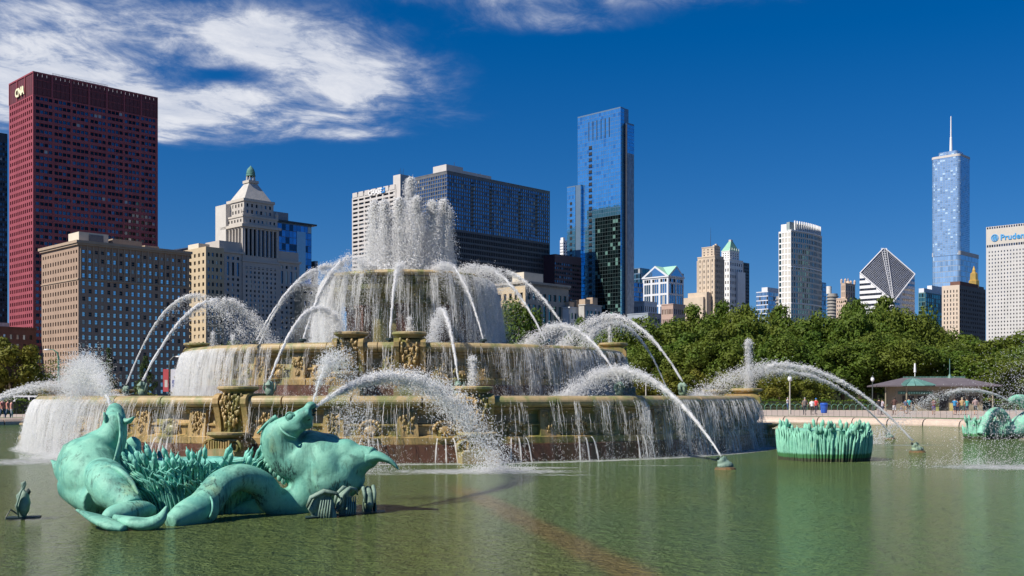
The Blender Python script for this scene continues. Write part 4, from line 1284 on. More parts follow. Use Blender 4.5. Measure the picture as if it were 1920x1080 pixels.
def mask(root, r, ang, z, s):
    """Lion-like shell mask with a spout lip."""
    p = link('spout_mask', None, root); p.location = (r * math.sin(ang), -r * math.cos(ang), z); p.rotation_euler = (0, 0, ang); p.scale = (s, s, s)
    mb = MB(); mb.ball((0, .05, .02), (.30, .16, .28), 12)
    for k in range(9):
        a = R(20 * k + 10); mb.ball((.36 * math.cos(a), -.02, .06 + .34 * math.sin(a)), (.085, .10, .085), 6)
    for x in (-.14, .14): mb.ball((x, -.13, .0), (.07, .05, .05), 6); mb.ball((x * 2.4, -.08, -.2), (.10, .09, .08), 6)
    mb.ball((0, -.14, -.06), (.05, .09, .08), 6)
    mb.build('mask_head', STONE, p, smooth=True)
    mb = MB(); mb.lathe([(.02, -.3), (.30, -.3), (.40, -.24), (.42, -.18), (.34, -.19), (.02, -.22)], 14, c=(0, -.02, 0)); mb.build('spout_lip', STONE_DRY, p)

def pilaster(root, r, ang, z0, z1, w, seed, taper=.0):
    p = link('garland_pilaster', None, root); p.location = (r * math.sin(ang), -r * math.cos(ang), 0); p.rotation_euler = (0, 0, ang)
    mb = MB(); mb.frustum((-w / 2 - .06, -.30, w / 2 + .06, .3), (-w / 2, -.16, w / 2, .3), z0 + .22, z1); mb.box((-w / 2 - .12, -.36, z0), (w / 2 + .12, .3, z0 + .218))
    mb.build('shaft', STONE, p)
    mb = MB(); garland(mb, w * .95, (z1 - z0) * .62, -.16, seed, -.06, 44); mb.v = [(x, y, z + z1 - .06) for x, y, z in mb.v]
    mb.build('garland', STONE, p, kind='stuff', smooth=True)

def basin(root, Rw, z_water, z_rim, z0, nst, plinth):
    """Plinth, wall, ledge and rim ring of one basin. Local frame: the fountain centre at z = 0."""
    H = z_rim - z0
    if plinth:
        mb = MB(); mb.lathe([(Rw + .02, z0 - .7), (Rw + .02, z0 + plinth), (Rw - .15, z0 + plinth + .02)], 140); mb.build('granite_plinth', GRANITE, root)
    zl = z0 + plinth
    mb = MB()
    mb.lathe([(Rw - .06, zl + .02), (Rw - .06, zl + .24), (Rw - .16, zl + .28), (Rw - .30, zl + .30), (Rw - .34, zl + .32), (Rw - .34, zl + H * .16 + .24), (Rw - .26, zl + H * .16 + .27), (Rw - .26, zl + H * .16 + .32), (Rw - .42, zl + H * .16 + .36),
              (Rw - .50, z_rim - .62), (Rw - .44, z_rim - .52), (Rw - .34, z_rim - .47), (Rw - .34, z_rim - .41), (Rw - .5, z_rim - .39)], 160)
    mb.build('basin_wall', STONE, root)
    segment_ring(root, 'rim_stone', [(Rw - .5, z_rim - .40)] + torus_prof(Rw - .22, z_rim - .20, .24, .19, -80, 80) + [(Rw - .38, z_rim), (Rw - .95, z_rim - .02), (Rw - 1.0, z_rim - .35)], nst, STONE_DRY, .0016, AX)
    mb = MB(); mb.lathe([(.02, z_water), (Rw - .9, z_water)], 96); mb.build('basin_water', BASIN_WATER, root)
    mb = MB(); mb.lathe([(.02, z_water - .4), (Rw - .9, z_water - .4)], 64); mb.build('basin_floor', STONE, root)
    # little grilles in the ledge below the wall
    mb = MB(); n = int(Rw * 3.3)
    for i in range(n):
        a = 2 * math.pi * i / n
        q = MB(); q.box((-.42, -.03, zl + .36), (.42, .05, zl + H * .16 + .22))
        ca, sa = math.cos(a), math.sin(a)
        mb.add([(x * ca - (y - (Rw - .36)) * sa, x * sa + (y - (Rw - .36)) * ca, z) for x, y, z in q.v], q.f)
    mb.build('ledge_panel', GRANITE if False else STONE, root, kind='stuff')

LOW, MID, UP = 16.25, 10.25, 3.95
low = thing('lower_basin', 'wide ochre stone lower basin with scrolled piers on red granite plinth', 'fountain basin', (CX, CY, 0))
basin(low, LOW, 2.13, 2.2, 0.0, 44, .58)
AXL = [0, 90, 180, 270]
for q in AXL:
    for s in (-1, 1):
        a = AX + R(q) + s * R(14.4)
        if math.cos(a - AX) < -.25: continue
        pier(low, LOW - .35, a, 2.28, 1.33, 1.22, -.5, True)
    for k in range(1, 21):
        a = AX + R(q) + R(-45 + k * 4.35) - R(.7)
        d = math.degrees(a - AX - R(q))
        if min(abs(d - 14.4), abs(d + 14.4)) < 3.2 or math.cos(a - AX) < -.2: continue
        if k % 2: mask(low, LOW - .30, a, .98, .95)
        else: pilaster(low, LOW - .42, a, .6, 1.72, .62, k + q)

mid = thing('middle_basin', 'ochre stone middle basin with garlanded piers above the lower pool', 'fountain basin', (CX, CY, 0))
basin(mid, MID, 4.20, 4.27, 2.1, 32, .50)
for q in AXL:
    for s in (-1, 1):
        a = AX + R(q) + s * R(6.6) + R(.3)
        if math.cos(a - AX) < -.3: continue
        pier(mid, MID - .40, a, 4.42, 1.36, 1.22, 2.05, False)
    for k in range(1, 17):
        a = AX + R(q) + R(-45 + k * 5.3)
        d = math.degrees(a - AX - R(q))
        if min(abs(d - 6.9), abs(d + 6.3)) < 3.6 or math.cos(a - AX) < -.2: continue
        if k % 2 == 0: mask(mid, MID - .28, a, 3.02, .85)
        else: pilaster(mid, MID - .40, a, 2.62, 3.80, .55, k + q + 3)

upb = thing('upper_basin', 'mossy round upper basin on red pilastered drum crowning the fountain', 'fountain basin', (CX, CY, 0))
mb = MB()
mb.lathe([(2.75, 6.35), (2.95, 6.38), (3.05, 6.50), (3.0, 6.60), (3.35, 6.75), (3.62, 7.0), (3.66, 7.16), (3.52, 7.24), (3.60, 7.32), (3.78, 7.42), (3.80, 7.5), (3.7, 7.55)], 72); mb.build('bowl', STONE_UP, upb)
segment_ring(upb, 'rim_stone', [(3.65, 7.55)] + torus_prof(3.80, 7.68, .17, .12, -80, 85) + [(3.3, 7.80), (3.25, 7.55)], 14, STONE_DRY, .004, AX)
mb = MB(); mb.lathe([(.02, 7.74), (3.3, 7.74)], 48); mb.build('basin_water', BASIN_WATER, upb)
mb = MB(); mb.lathe([(3.0, 4.1), (3.0, 4.42), (2.55, 4.5), (2.45, 4.6), (2.45, 6.2), (2.6, 6.3), (2.75, 6.36)], 64); mb.build('drum', STONE_UP, upb)
for i in range(8):
    a = AX + R(1.5) + i * math.pi / 4
    q = MB(); q.box((-.27, -.30, 4.5), (.27, .3, 6.22)); q.box((-.33, -.36, 4.42), (.33, .3, 4.499)); q.box((-.33, -.36, 6.221), (.33, .3, 6.36))
    o = q.build('red_pilaster', GRANITE, upb); o.location = (2.6 * math.sin(a), -2.6 * math.cos(a), 0); o.rotation_euler = (0, 0, a)
for i in range(16):
    a = AX + R(1.5) + (i + .5) * math.pi / 8
    q = MB(); garland(q, .5, .5, 0, i, 0, 22); q.v = [(x, y, z + 7.1) for x, y, z in q.v]
    o = q.build('swag', STONE_UP, upb, kind='stuff', smooth=True); o.location = (3.45 * math.sin(a), -3.45 * math.cos(a), 0); o.rotation_euler = (0, 0, a)
q = MB(); q.box((-.32, -.2, 7.80), (.32, .2, 8.03)); o = q.build('nozzle_box', paint('grey_steel', (.35, .36, .36), (.28, .29, .3), 4, .5, .5), upb); o.location = (-1.45, -2.9, 0)
mb = MB()
for i in range(9):
    a = 2 * math.pi * i / 9 + .2; mb.tube([(1.85 * math.sin(a), -1.85 * math.cos(a), 7.6), (1.85 * math.sin(a), -1.85 * math.cos(a), 8.0)], .05, 6)
mb.tube([(0, 0, 7.6), (0, 0, 8.1)], .09, 6); mb.build('jet_pipe', MATS['grey_steel'], upb, kind='stuff')

# ------------------------------------------------------------------ green bronze sea horses, reeds and fish nozzles
def verdigris(name, light, midc, dark, waterline=None, crusts=()):
    m, t, b = newmat(name)
    x, y, z = split(t, position(t).s)
    n1 = noise(t, combine(t, x, y, z), 1.6, 6, .6, .5)
    n2 = noise(t, combine(t, x * 1.0 + 4., y, z * .9), 5.5, 6, .65, .4)
    st = noise(t, combine(t, x * 16., y * 16., z * 1.1), 1.0, 6, .7, .1)
    patch = noise(t, combine(t, x * .9 + 9., y * .9, z * .9), 1.7, 4, .6, .3)
    col = mixc(t, n1.step(.32, .68), light, midc)
    col = mixc(t, n2.step(.48, .70) * .6, col, tuple(v * 1.2 for v in light))
    deep = noise(t, combine(t, x * 1.3 + 2., y * 1.3, z * .8 + 5.), 1.9, 6, .68, .7)
    col = mixc(t, deep.step(.48, .66) * .75, col, tuple(v * .45 for v in midc))
    col = mixc(t, noise(t, combine(t, x * 9., y * 9., z * 3.), 1.0, 5, .7).step(.60, .75) * .35, col, (.30, .38, .33))
    col = mixc(t, patch.step(.56, .70) * .45, col, (.36, .46, .22))
    g = t.nodes.new('ShaderNodeNewGeometry'); nx, ny, nz = split(t, g.outputs['Normal'])
    drip = st.step(.50, .62) * patch.step(.44, .60)                # runs of dark patina in weathered patches
    col = mixc(t, drip * .72, col, dark)
    crust = noise(t, combine(t, x * 26., y * 26., z * .9), 1.0, 5, .7, .05)
    for bx, by, bY, rr_ in crusts:                                 # black crusted runs on the cast surface
        c_ = px(bx, by, bY); ux, uy, uz = (x - c_.x) / rr_, (y - c_.y) / (rr_ * 1.3), (z - c_.z) / (rr_ * .8)
        msk = (ux * ux + uy * uy + uz * uz).step(1.0, .25)
        col = mixc(t, (crust + msk * .22 - .22).step(.44, .58) * msk * .85, col, dark)
    if waterline is not None:
        jag = z + (st - .5) * .16
        col = mixc(t, jag.step(waterline + .06, waterline - .02), col, (.05, .17, .06))
        col = mixc(t, jag.step(waterline * .55, waterline * .45), col, (.055, .062, .035))
    put(t, b, col=col, rough=.62, spec=.35)
    bump(t, b, n2 * .6 + noise(t, position(t), 26.0, 5, .7) * .35 + st * .3, .5, .035)
    return m
VERDI = verdigris('verdigris', (.205, .470, .350), (.115, .355, .285), (.008, .030, .032), crusts=((530, 885, 20.0, .42), (470, 940, 19.5, .36), (420, 945, 18.9, .30), (160, 935, 19.6, .34), (640, 915, 19.9, .30)))
VERDI_REED = verdigris('verdigris_reed', (.21, .55, .44), (.11, .40, .33), (.02, .09, .085))
VERDI_PALE = verdigris('verdigris_pale', (.24, .54, .39), (.18, .46, .34), (.04, .18, .15), .24)
VERDI_GREY = verdigris('verdigris_grey', (.22, .31, .25), (.13, .21, .17), (.02, .03, .028))
DARKHOLE = paint('dark_bronze', (.012, .03, .03), (.02, .04, .04), 4, .5)

def fuse(mb, name, mat, parent=None, voxel=.029, smooth=13):
    """Melt overlapping closed shapes into one continuous skin."""
    me = mb.mesh('tmp', mat); o = bpy.data.objects.new('tmp', me); COL.objects.link(o)
    r = o.modifiers.new('r', 'REMESH'); r.mode = 'VOXEL'; r.voxel_size = voxel; r.use_smooth_shade = True
    s = o.modifiers.new('s', 'SMOOTH'); s.factor = .5; s.iterations = smooth
    dg = bpy.context.evaluated_depsgraph_get()
    out = bpy.data.meshes.new_from_object(o.evaluated_get(dg)); out.name = name
    bpy.data.objects.remove(o); bpy.data.meshes.remove(me)
    out.materials.clear(); out.materials.append(mat)
    out.polygons.foreach_set('use_smooth', [True] * len(out.polygons))
    return link(name, out, parent)

def spline(pts, k=6):
    """Catmull-Rom through (x, y, depth, r[, flat]) rows."""
    P = [np.array(p + ((1.0,) if len(p) == 4 else ()), float) for p in pts]
    P = [2 * P[0] - P[1]] + P + [2 * P[-1] - P[-2]]
    out = []
    for i in range(1, len(P) - 2):
        for j in range(k):
            t = j / k; a, b, c, d = P[i - 1:i + 3]
            out.append(.5 * (2 * b + (c - a) * t + (2 * a - 5 * b + 4 * c - d) * t * t + (3 * b - a - 3 * c + d) * t ** 3))
    out.append(P[-2])
    return out

def limb(mb, pts, k=8, n=24, up=(0, 1, 0)):
    S = spline([tuple(p) for p in pts], k)
    mb.tube([px(s[0], s[1], s[2]) for s in S], [max(.012, s[3] / FP * s[2]) for s in S], n, flat=[max(.15, s[4]) for s in S], up=up)
def lump(mb, x, y, Y, r, rx=1, ry=1, rz=1, n=28):
    q = r / FP * Y; mb.ball(px(x, y, Y), (q * rx, q * ry, q * rz), n)

# the horse that rears to the right, spouting
hr = thing('sea_horse', 'green bronze sea horse arching its tail and spouting to the right', 'sculpture', px(585, 957, 20.4) * 1.0)
hr.location.z = 0
HOFF = -hr.location
def into(o, root):
    o.parent = root; o.location = -root.location
    return o
mb = MB()
limb(mb, [(556, 946, 20.25, 32), (588, 914, 20.35, 50), (622, 868, 20.4, 63), (650, 846, 20.4, 40)])
limb(mb, [(625, 872, 20.4, 55), (578, 862, 20.4, 56), (543, 846, 20.35, 50), (526, 820, 20.2, 38), (534, 802, 20.15, 29)])
limb(mb, [(522, 808, 20.15, 28, .8), (548, 797, 20.1, 28, .75), (566, 784, 20.05, 25, .7), (578, 776, 20.0, 24, .62), (584, 774, 20.0, 22, .55)])
limb(mb, [(600, 905, 20.3, 52), (640, 885, 20.3, 50), (664, 866, 20.25, 36), (690, 858, 20.2, 22), (702, 858, 20.15, 19)])
lump(mb, 646, 856, 20.28, 34); lump(mb, 630, 886, 20.2, 36)
lump(mb, 556, 800, 19.95, 17, 1.2, .8, .8); lump(mb, 583, 760, 20.0, 9, 1.2, 1.3, .9); lump(mb, 580, 797, 20.0, 8); lump(mb, 548, 812, 20.0, 16, 1, .8, .7)
limb(mb, [(570, 945, 20.3, 34), (535, 946, 20.1, 31), (510, 936, 19.9, 28), (490, 909, 19.7, 26), (452, 895, 19.4, 26), (416, 908, 19.15, 28), (393, 936, 18.9, 30), (374, 956, 18.6, 30)])
limb(mb, [(385, 950, 18.8, 31), (372, 957, 18.6, 32), (345, 968, 18.3, 27), (318, 981, 18.0, 15)])
limb(mb, [(432, 962, 20.0, 9), (470, 955, 20.1, 18), (520, 950, 20.3, 26)])
into(fuse(mb, 'body', VERDI), hr)
mb = MB()
limb(mb, [(690, 858, 20.2, 23, .8), (714, 857, 20.15, 18, .5), (736, 868, 20.1, 12, .35), (749, 882, 20.05, 4, .3)])
into(fuse(mb, 'flipper', VERDI, smooth=3), hr)
mb = MB()
limb(mb, [(519, 781, 20.1, 5), (500, 795, 20.05, 7, .5), (482, 813, 20.0, 3, .5)], n=8)
limb(mb, [(512, 786, 20.1, 10, .5), (497, 808, 20.1, 12, .4), (491, 833, 20.1, 8, .4)], n=8)
for k, (x, y) in enumerate(((491, 832), (491, 842), (493, 852), (496, 862), (500, 871), (506, 880), (513, 888), (521, 895), (529, 901))):
    lump(mb, x + 3, y + 1, 20.15, 7, .75, .55, 1.0, 10)
into(mb.build('mane', VERDI, smooth=True), hr)
mb = MB(); lump(mb, 544, 781, 19.86, 6.5, 1, .6, 1); into(mb.build('eye', VERDI, smooth=True), hr)
mb = MB(); S = [px(544 + 8.5 * math.cos(a), 781 + 8 * math.sin(a), 19.85) for a in np.linspace(0, 6.28, 15)]; mb.tube(S, .013, 6, up=(0, 1, 0)); into(mb.build('eyelid', VERDI, smooth=True), hr)
mb = MB(); limb(mb, [(524, 797, 19.90, 3), (530, 808, 19.84, 5, .5), (543, 818, 19.82, 4, .5), (556, 822, 19.9, 2, .5)], 4, 8); into(mb.build('cheek_ridge', VERDI, smooth=True), hr)
mb = MB(); lump(mb, 577, 786, 19.86, 4, 1.3, .5, .7, 10); into(mb.build('nostril', DARKHOLE, smooth=True), hr)
mb = MB()
for x, y in ((586, 758), (590, 764), (590, 771), (588, 778)): mb.tube([px(x - 2, y, 20.0), px(x + 4, y - 1.5, 20.0)], [.03, .012], 6)
lump(mb, 588, 768, 20.0, 5, .6, 1, 1.6, 8); into(mb.build('spout_ring', DARKHOLE, smooth=True), hr)
mb = MB(); S = [px(370 + 13 * math.cos(a) + 16, 947 + 24 * math.sin(a) + 3, 18.65 - .28 * max(0, math.cos(a - .5))) for a in np.linspace(-1.9, 1.2, 12)]
mb.tube(S, .022, 6, up=(0, 1, 0)); into(mb.build('tail_collar', VERDI, smooth=True), hr)

# the horse seen from behind
hl = thing('sea_horse', 'green bronze sea horse seen from behind with coiled forked tail', 'sculpture', px(190, 955, 19.6))
hl.location.z = 0
mb = MB()
limb(mb, [(216, 934, 19.15, 26), (200, 917, 19.45, 40), (176, 893, 19.8, 56), (168, 872, 20.2, 58), (176, 854, 20.4, 50)])
limb(mb, [(166, 872, 20.2, 60), (188, 846, 20.3, 44), (208, 820, 20.3, 30), (216, 798, 20.35, 22), (216, 784, 20.45, 18)])
limb(mb, [(215, 795, 20.35, 22), (216, 779, 20.55, 18), (216, 771, 20.85, 15), (216, 769, 21.05, 14)])
limb(mb, [(150, 884, 20.1, 44), (132, 880, 20.25, 32), (118, 876, 20.4, 20)])
limb(mb, [(140, 905, 20.0, 36), (165, 922, 19.7, 38), (190, 940, 19.3, 34)])
limb(mb, [(215, 880, 20.6, 26), (242, 848, 21.0, 22), (254, 824, 21.2, 11)])
lump(mb, 176, 850, 20.05, 36); lump(mb, 160, 915, 19.75, 34)
into(fuse(mb, 'body', VERDI, smooth=8), hl)
mb = MB()
limb(mb, [(190, 886, 19.5, 33, .95), (200, 900, 19.25, 40, .95), (216, 920, 18.95, 39, .95), (234, 938, 18.75, 31), (250, 955, 18.55, 22)])
limb(mb, [(292, 957, 18.5, 8), (272, 957, 18.4, 18), (242, 962, 18.15, 22), (212, 967, 17.95, 19), (194, 975, 17.8, 9)])
into(fuse(mb, 'tail', VERDI, smooth=5, voxel=.02), hl)
mb = MB()
limb(mb, [(140, 880, 20.15, 36, .6), (122, 876, 20.3, 26, .5), (110, 871, 20.4, 15, .4), (97, 863, 20.5, 3, .4)], n=16)
into(mb.build('flipper', VERDI, smooth=True), hl)
mb = MB()
limb(mb, [(234, 992, 17.35, 7, 1.4), (212, 986, 17.45, 10, 2.0), (180, 972, 17.6, 8, 2.2), (144, 956, 17.8, 2, 1.5)], n=14, up=(0, 0, 1))
limb(mb, [(214, 970, 17.75, 6, .8), (244, 979, 17.6, 11, 1.8), (276, 983, 17.5, 13, 1.5), (300, 973, 17.55, 11, 1.2), (313, 949, 17.6, 2, 1.0)], n=14, up=(0, 0, 1))
into(mb.build('tail_fluke', VERDI, smooth=True), hl)
mb = MB()
limb(mb, [(222, 774, 20.25, 4, .4), (227, 795, 20.1, 9, .38), (228, 820, 20.02, 10, .38), (222, 848, 19.82, 10, .38), (211, 876, 19.5, 4, .4)], n=10)
limb(mb, [(171, 880, 19.35, 3, .4), (168, 900, 19.22, 10, .4), (177, 925, 19.05, 10, .4), (194, 950, 18.85, 3, .4)], n=10)
limb(mb, [(171, 879, 19.3, 3), (190, 875, 19.1, 5), (218, 879, 18.95, 5), (244, 900, 18.75, 5), (260, 928, 18.65, 3)], n=8)
into(mb.build('mane', VERDI, smooth=True), hl)
mb = MB(); limb(mb, [(226, 786, 20.35, 8, .6), (240, 790, 20.25, 11, .5), (252, 781, 20.2, 4, .4)], n=10); into(fuse(mb, 'ear', VERDI, smooth=3, voxel=.018), hl)
mb = MB(); limb(mb, [(203, 797, 20.25, 5, .5), (199, 785, 20.2, 9, .45), (195, 772, 20.25, 3, .4)], n=10); into(fuse(mb, 'ear', VERDI, smooth=3, voxel=.018), hl)

def reeds(root, cx, cy, r0, r1, h, n_stem, n_leaf, seed, mat, straight=.0, core=True, a0=0.0, a1=360.0, solo=40):
    """Drum of cast reeds: blades and stems round a core, cattail heads at the top."""
    rg = random.Random(seed)
    if core:
        mb = MB(); k = 90; pr = []
        vs, fs = [], []
        for j, (f, z) in enumerate(((1.0, -.5), (1.0, h * .5), (1.02, h * .78), (.85, h * .80), (.05, h * .7))):
            for i in range(k):
                a = 2 * math.pi * i / k; rr = r0 * f * (1 + .035 * math.sin(a * 15) * (1 if i % 2 else .4)); vs.append((cx + rr * math.sin(a), cy - rr * math.cos(a), z))
        for j in range(4):
            for i in range(k): fs.append((j * k + i, j * k + (i + 1) % k, (j + 1) * k + (i + 1) % k, (j + 1) * k + i))
        mb.add(vs, fs); o = mb.build('reed_drum', mat, root); o.location = -root.location
    mb = MB()
    for sheaf in range(n_leaf // 6):                # sheaves of parallel blades
        a = R(rg.uniform(a0, a1)); da = rg.uniform(-.42, .42) * (1 - straight); hh = h * rg.uniform(.55, .95); ro = r0 + rg.uniform(.0, .10)
        if rg.random() < .3 * (1 - straight): da *= 1.9; hh *= .8
        w = rg.uniform(.020, .030) * (1 + .8 * straight)
        for k in range(6):
            pts = []; a_ = a + (k - 2.5) * w * 2.1 / r0; h_ = hh * (1 - .05 * abs(k - 2.5)) * rg.uniform(.92, 1.04); rj = rg.uniform(-.01, .03)
            for i in range(7):
                f = i / 6; aa = a_ + da * f ** 1.8 + (k - 2.5) * .02 * f; rr = ro + rj + (r1 - r0) * f ** 2 + .05 * math.sin(f * 3); pts.append((cx + rr * math.sin(aa), cy - rr * math.cos(aa), -.2 + (h_ + .2) * (f if straight > .5 else math.sin(f * 1.4) / math.sin(1.4))))
            mb.tube(pts, [w, w, w, w, w * .9, w * .7, w * .12], 5)
    o = mb.build('reed_leaf', mat, root, kind='stuff', smooth=True); o.location = -root.location
    rest = MB()
    for k in range(n_stem):
        a = R(rg.uniform(a0, a1)); da = rg.uniform(-.22, .22) * (1 - .5 * straight); hh = h * rg.uniform(.72, 1.02); ro = r0 + rg.uniform(-.12, .09)
        q = MB() if k < solo else rest
        pts = []
        for i in range(5):
            f = i / 4; aa = a + da * f ** 1.5; rr = ro + (r1 - r0) * f ** 2; pts.append(Vector((cx + rr * math.sin(aa), cy - rr * math.cos(aa), -.1 + (hh + .1) * f)))
        q.tube(pts, .016 * (1 + .5 * straight), 5)
        d = (pts[-1] - pts[-2]).normalized(); e = pts[-1]; L = rg.uniform(.20, .30); hr_ = rg.uniform(.040, .054) * (1 + .25 * straight)
        q.tube([e - d * L * .9, e - d * L * .82, e - d * .02, e + d * .02, e + d * .03, e + d * .09], [.012, hr_, hr_, hr_ * .6, .012, .004], 8)
        if k < solo: o = q.build('cattail', mat, root, smooth=True); o.location = -root.location
    if rest.v: o = rest.build('cattail_mass', mat, root, kind='stuff', smooth=True); o.location = -root.location

c = px(372, 945, 20.75)
rc = thing('reed_cluster', 'green bronze cattail reeds packed between the two sea horses', 'sculpture', (c.x, c.y, 0))
reeds(rc, c.x, c.y, 1.02, 1.36, 1.22, 90, 420, 3, VERDI_REED, straight=.2, a0=-125, a1=125)
c = px(1544.5, 866, 35.4); cyl_c = (c.x * 36.85 / 35.4, c.y + 1.45)
rc = thing('reed_cluster', 'pale green bronze drum of upright reeds standing in open water', 'sculpture', (cyl_c[0], cyl_c[1], 0))
reeds(rc, cyl_c[0], cyl_c[1], 1.36, 1.50, 1.32, 70, 300, 8, VERDI_PALE, straight=.9, a0=-180, a1=180)

# distant sea horse at the picture edge
hf = thing('sea_horse', 'pale green bronze sea horse veiled by spray beside the far pool', 'sculpture', px(1890, 822, 55)); hf.location.z = 0
mb = MB()
limb(mb, [(1838, 815, 53.5, 7), (1846, 795, 53.7, 8), (1858, 776, 54, 9), (1874, 773, 54.2, 9), (1886, 790, 54.5, 10), (1890, 812, 54.7, 11)], n=12)
limb(mb, [(1890, 812, 54.7, 14), (1915, 800, 55, 22), (1940, 790, 55.3, 28), (1945, 770, 55.3, 20), (1925, 755, 55, 13), (1908, 748, 54.8, 9), (1894, 751, 54.6, 6)], n=12)
into(fuse(mb, 'body', VERDI_PALE, voxel=.05, smooth=3), hf)
c = px(1846, 818, 54.0)
rcf = thing('reed_cluster', 'small reed clump in front of the distant sea horse', 'sculpture', (c.x, c.y + .8, 0))
reeds(rcf, c.x + .5, c.y + .9, .9, 1.05, 1.15, 40, 70, 12, VERDI_PALE, straight=.8, solo=10)

# fish-head nozzles standing in the pool
def fish(name, label, x, y, Y, s=1.0, rot=0.0, plate=True, mat=None, open_=1):
    loc = px(x, y, Y); loc.z = 0
    root = thing(name, label, 'fountain nozzle', loc, rot, 'fish shaped bronze nozzles')
    root.scale = (s, s, s)
    mat = mat or VERDI_GREY
    mb = MB()
    mb.tube([(0, 0, -.15), (0, 0, .12), (.02, 0, .24), (.06, 0, .34)], [.13, .135, .12, .07], 10)
    mb.tube([(.0, 0, .12), (-.05, 0, .3), (.0, 0, .42), (.06, 0, .47)], [.08, .09, .06, .01], 8, flat=.7)
    mb.ball((.09, .08, .2), (.06, .05, .06), 8); mb.ball((.09, -.08, .2), (.06, .05, .06), 8)
    fuse(mb, 'fish_head', mat, root, .018, 2)
    for k in (-1, 1):
        q = MB(); q.tube([(-.06, k * .10, .02), (-.10, k * .17, .18), (-.02, k * .16, .34), (.06, k * .10, .44)], [.03, .07, .05, .01], 8, flat=.3, up=(0, 1, 0)); q.build('fin', mat, root, smooth=True)
    q = MB(); q.tube([(.05, 0, .28), (.13, 0, .36)], [.045, .035], 8); q.build('nozzle', DARKHOLE, root)
    if plate: q = MB(); q.box((-.30, -.15, .012), (.34, .15, .035)); q.build('base_plate', DARKHOLE, root)
    q = MB(); q.tube([(-.1, .12, .05), (-.25, .1, .12), (-.33, .05, .03), (-.36, 0, -.08)], .012, 5); q.build('hose', DARKHOLE, root)
    return root
def hood(label, x, y, Y, s, rot, fat):
    """Curled shell-like hood over a nozzle."""
    loc = px(x, y, Y); loc.z = 0
    root = thing('nozzle_hood', label, 'fountain nozzle', loc, rot, 'fish shaped bronze nozzles'); root.scale = (s, s, s)
    mb = MB()
    mb.tube([(-.17 * fat, 0, -.12), (-.18 * fat, 0, .15), (-.10 * fat, 0, .36), (.05, 0, .46), (.17 * fat, 0, .42)], [.09, .10, .09, .06, .015], 10, flat=.9)
    mb.tube([(.12 * fat, 0, -.12), (.10 * fat, 0, .1), (.02, 0, .3)], [.11, .10, .06], 10)
    mb.ball((-.02, .02, .16), (.19 * fat, .09, .30), 14)
    fuse(mb, 'hood', VERDI_GREY, root, .018, 2)
    q = MB(); q.tube([(-.26 * fat, -.09, .20), (-.20 * fat, -.10, .38), (.0, -.10, .50), (.18 * fat, -.09, .46), (.24 * fat, -.08, .36)], [.02, .035, .04, .035, .015], 8); q.tube([(-.26 * fat, .09, .20), (-.20 * fat, .10, .38), (.0, .10, .50), (.18 * fat, .09, .46)], [.02, .035, .04, .02], 8); q.build('fin_edge', VERDI_GREY, root, smooth=True)
    q = MB()
    for k in range(5): q.tube([(-.12 + k * .05, -.12, -.1), (-.10 + k * .05, -.135, .12), (-.06 + k * .045, -.10, .34)], [.018, .02, .01], 5)
    q.build('scale_rib', VERDI_GREY, root, kind='stuff', smooth=True)
    q = MB(); q.tube([(.18 * fat, .0, .12), (.24 * fat, .02, .22)], [.04, .035], 8); q.build('nozzle', DARKHOLE, root)
    return root
fish('fish_nozzle', 'lone fish shaped nozzle standing in water beside the rear-facing sea horse', 43, 974, 18.97, 1.05, .3).scale = (.85, .85, 1.45)
hood('broad curled nozzle hood, first of three before the spouting sea horse', 608, 970, 19.3, .95, .2, 1.25)
hood('upright nozzle hood in the middle of the three', 650, 965, 19.7, 1.0, .8, .8)
hood('slim pointed nozzle hood, last of three before the spouting sea horse', 690, 961, 20.1, .98, 1.9, .75)
q = MB(); a, b = px(572, 974, 18.97), px(722, 962, 20.0)
q.add([(a.x, a.y, .014), (b.x, b.y, .014), (b.x - .05, b.y + .3, .014), (a.x - .05, a.y + .3, .014), (a.x, a.y, .03), (b.x, b.y, .03), (b.x - .05, b.y + .3, .03), (a.x - .05, a.y + .3, .03)], [(0, 3, 2, 1), (4, 5, 6, 7), (0, 1, 5, 4), (1, 2, 6, 5), (2, 3, 7, 6), (3, 0, 4, 7)])
tag(q.build('mounting_plate', DARKHOLE), 'dark flat plate under the three nozzle hoods', 'plate')
def pool_nozzle(label, x, y, s, rot):
    Y = EYE * FP / (y - HORIZON); loc = px(x, y, Y)
    root = thing('fish_nozzle', label, 'fountain nozzle', (loc.x, loc.y, 0), rot, 'fish shaped bronze nozzles'); root.scale = (s,) * 3
    mb = MB(); mb.ball((0, 0, .12), (.28, .22, .16), 12); mb.ball((-.14, 0, .26), (.14, .13, .12), 10); mb.tube([(.05, 0, .2), (.0, 0, .38), (-.1, 0, .42)], [.1, .05, .02], 8, flat=.4)
    fuse(mb, 'fish_head', VERDI_GREY, root, .025, 2)
    q = MB(); q.lathe([(.30, -.1), (.34, .0), (.30, .06), (.2, .08)], 12); q.build('base_ring', paint('rusty_base', (.16, .09, .03), (.08, .06, .03), 8, .8), root)
    q = MB(); q.tube([(-.2, 0, .3), (-.3, 0, .38)], [.05, .04], 8); q.build('nozzle', DARKHOLE, root)
pool_nozzle('fish nozzle nearest the lower basin shooting a jet towards it', 1360, 880, .95, .35)
pool_nozzle('fish nozzle beyond the pale reed drum shooting the longer jet', 1720, 848, .95, .35)
pool_nozzle('small fish nozzle behind the pale reed drum at the far waterline', 1668, 823, .85, .35)
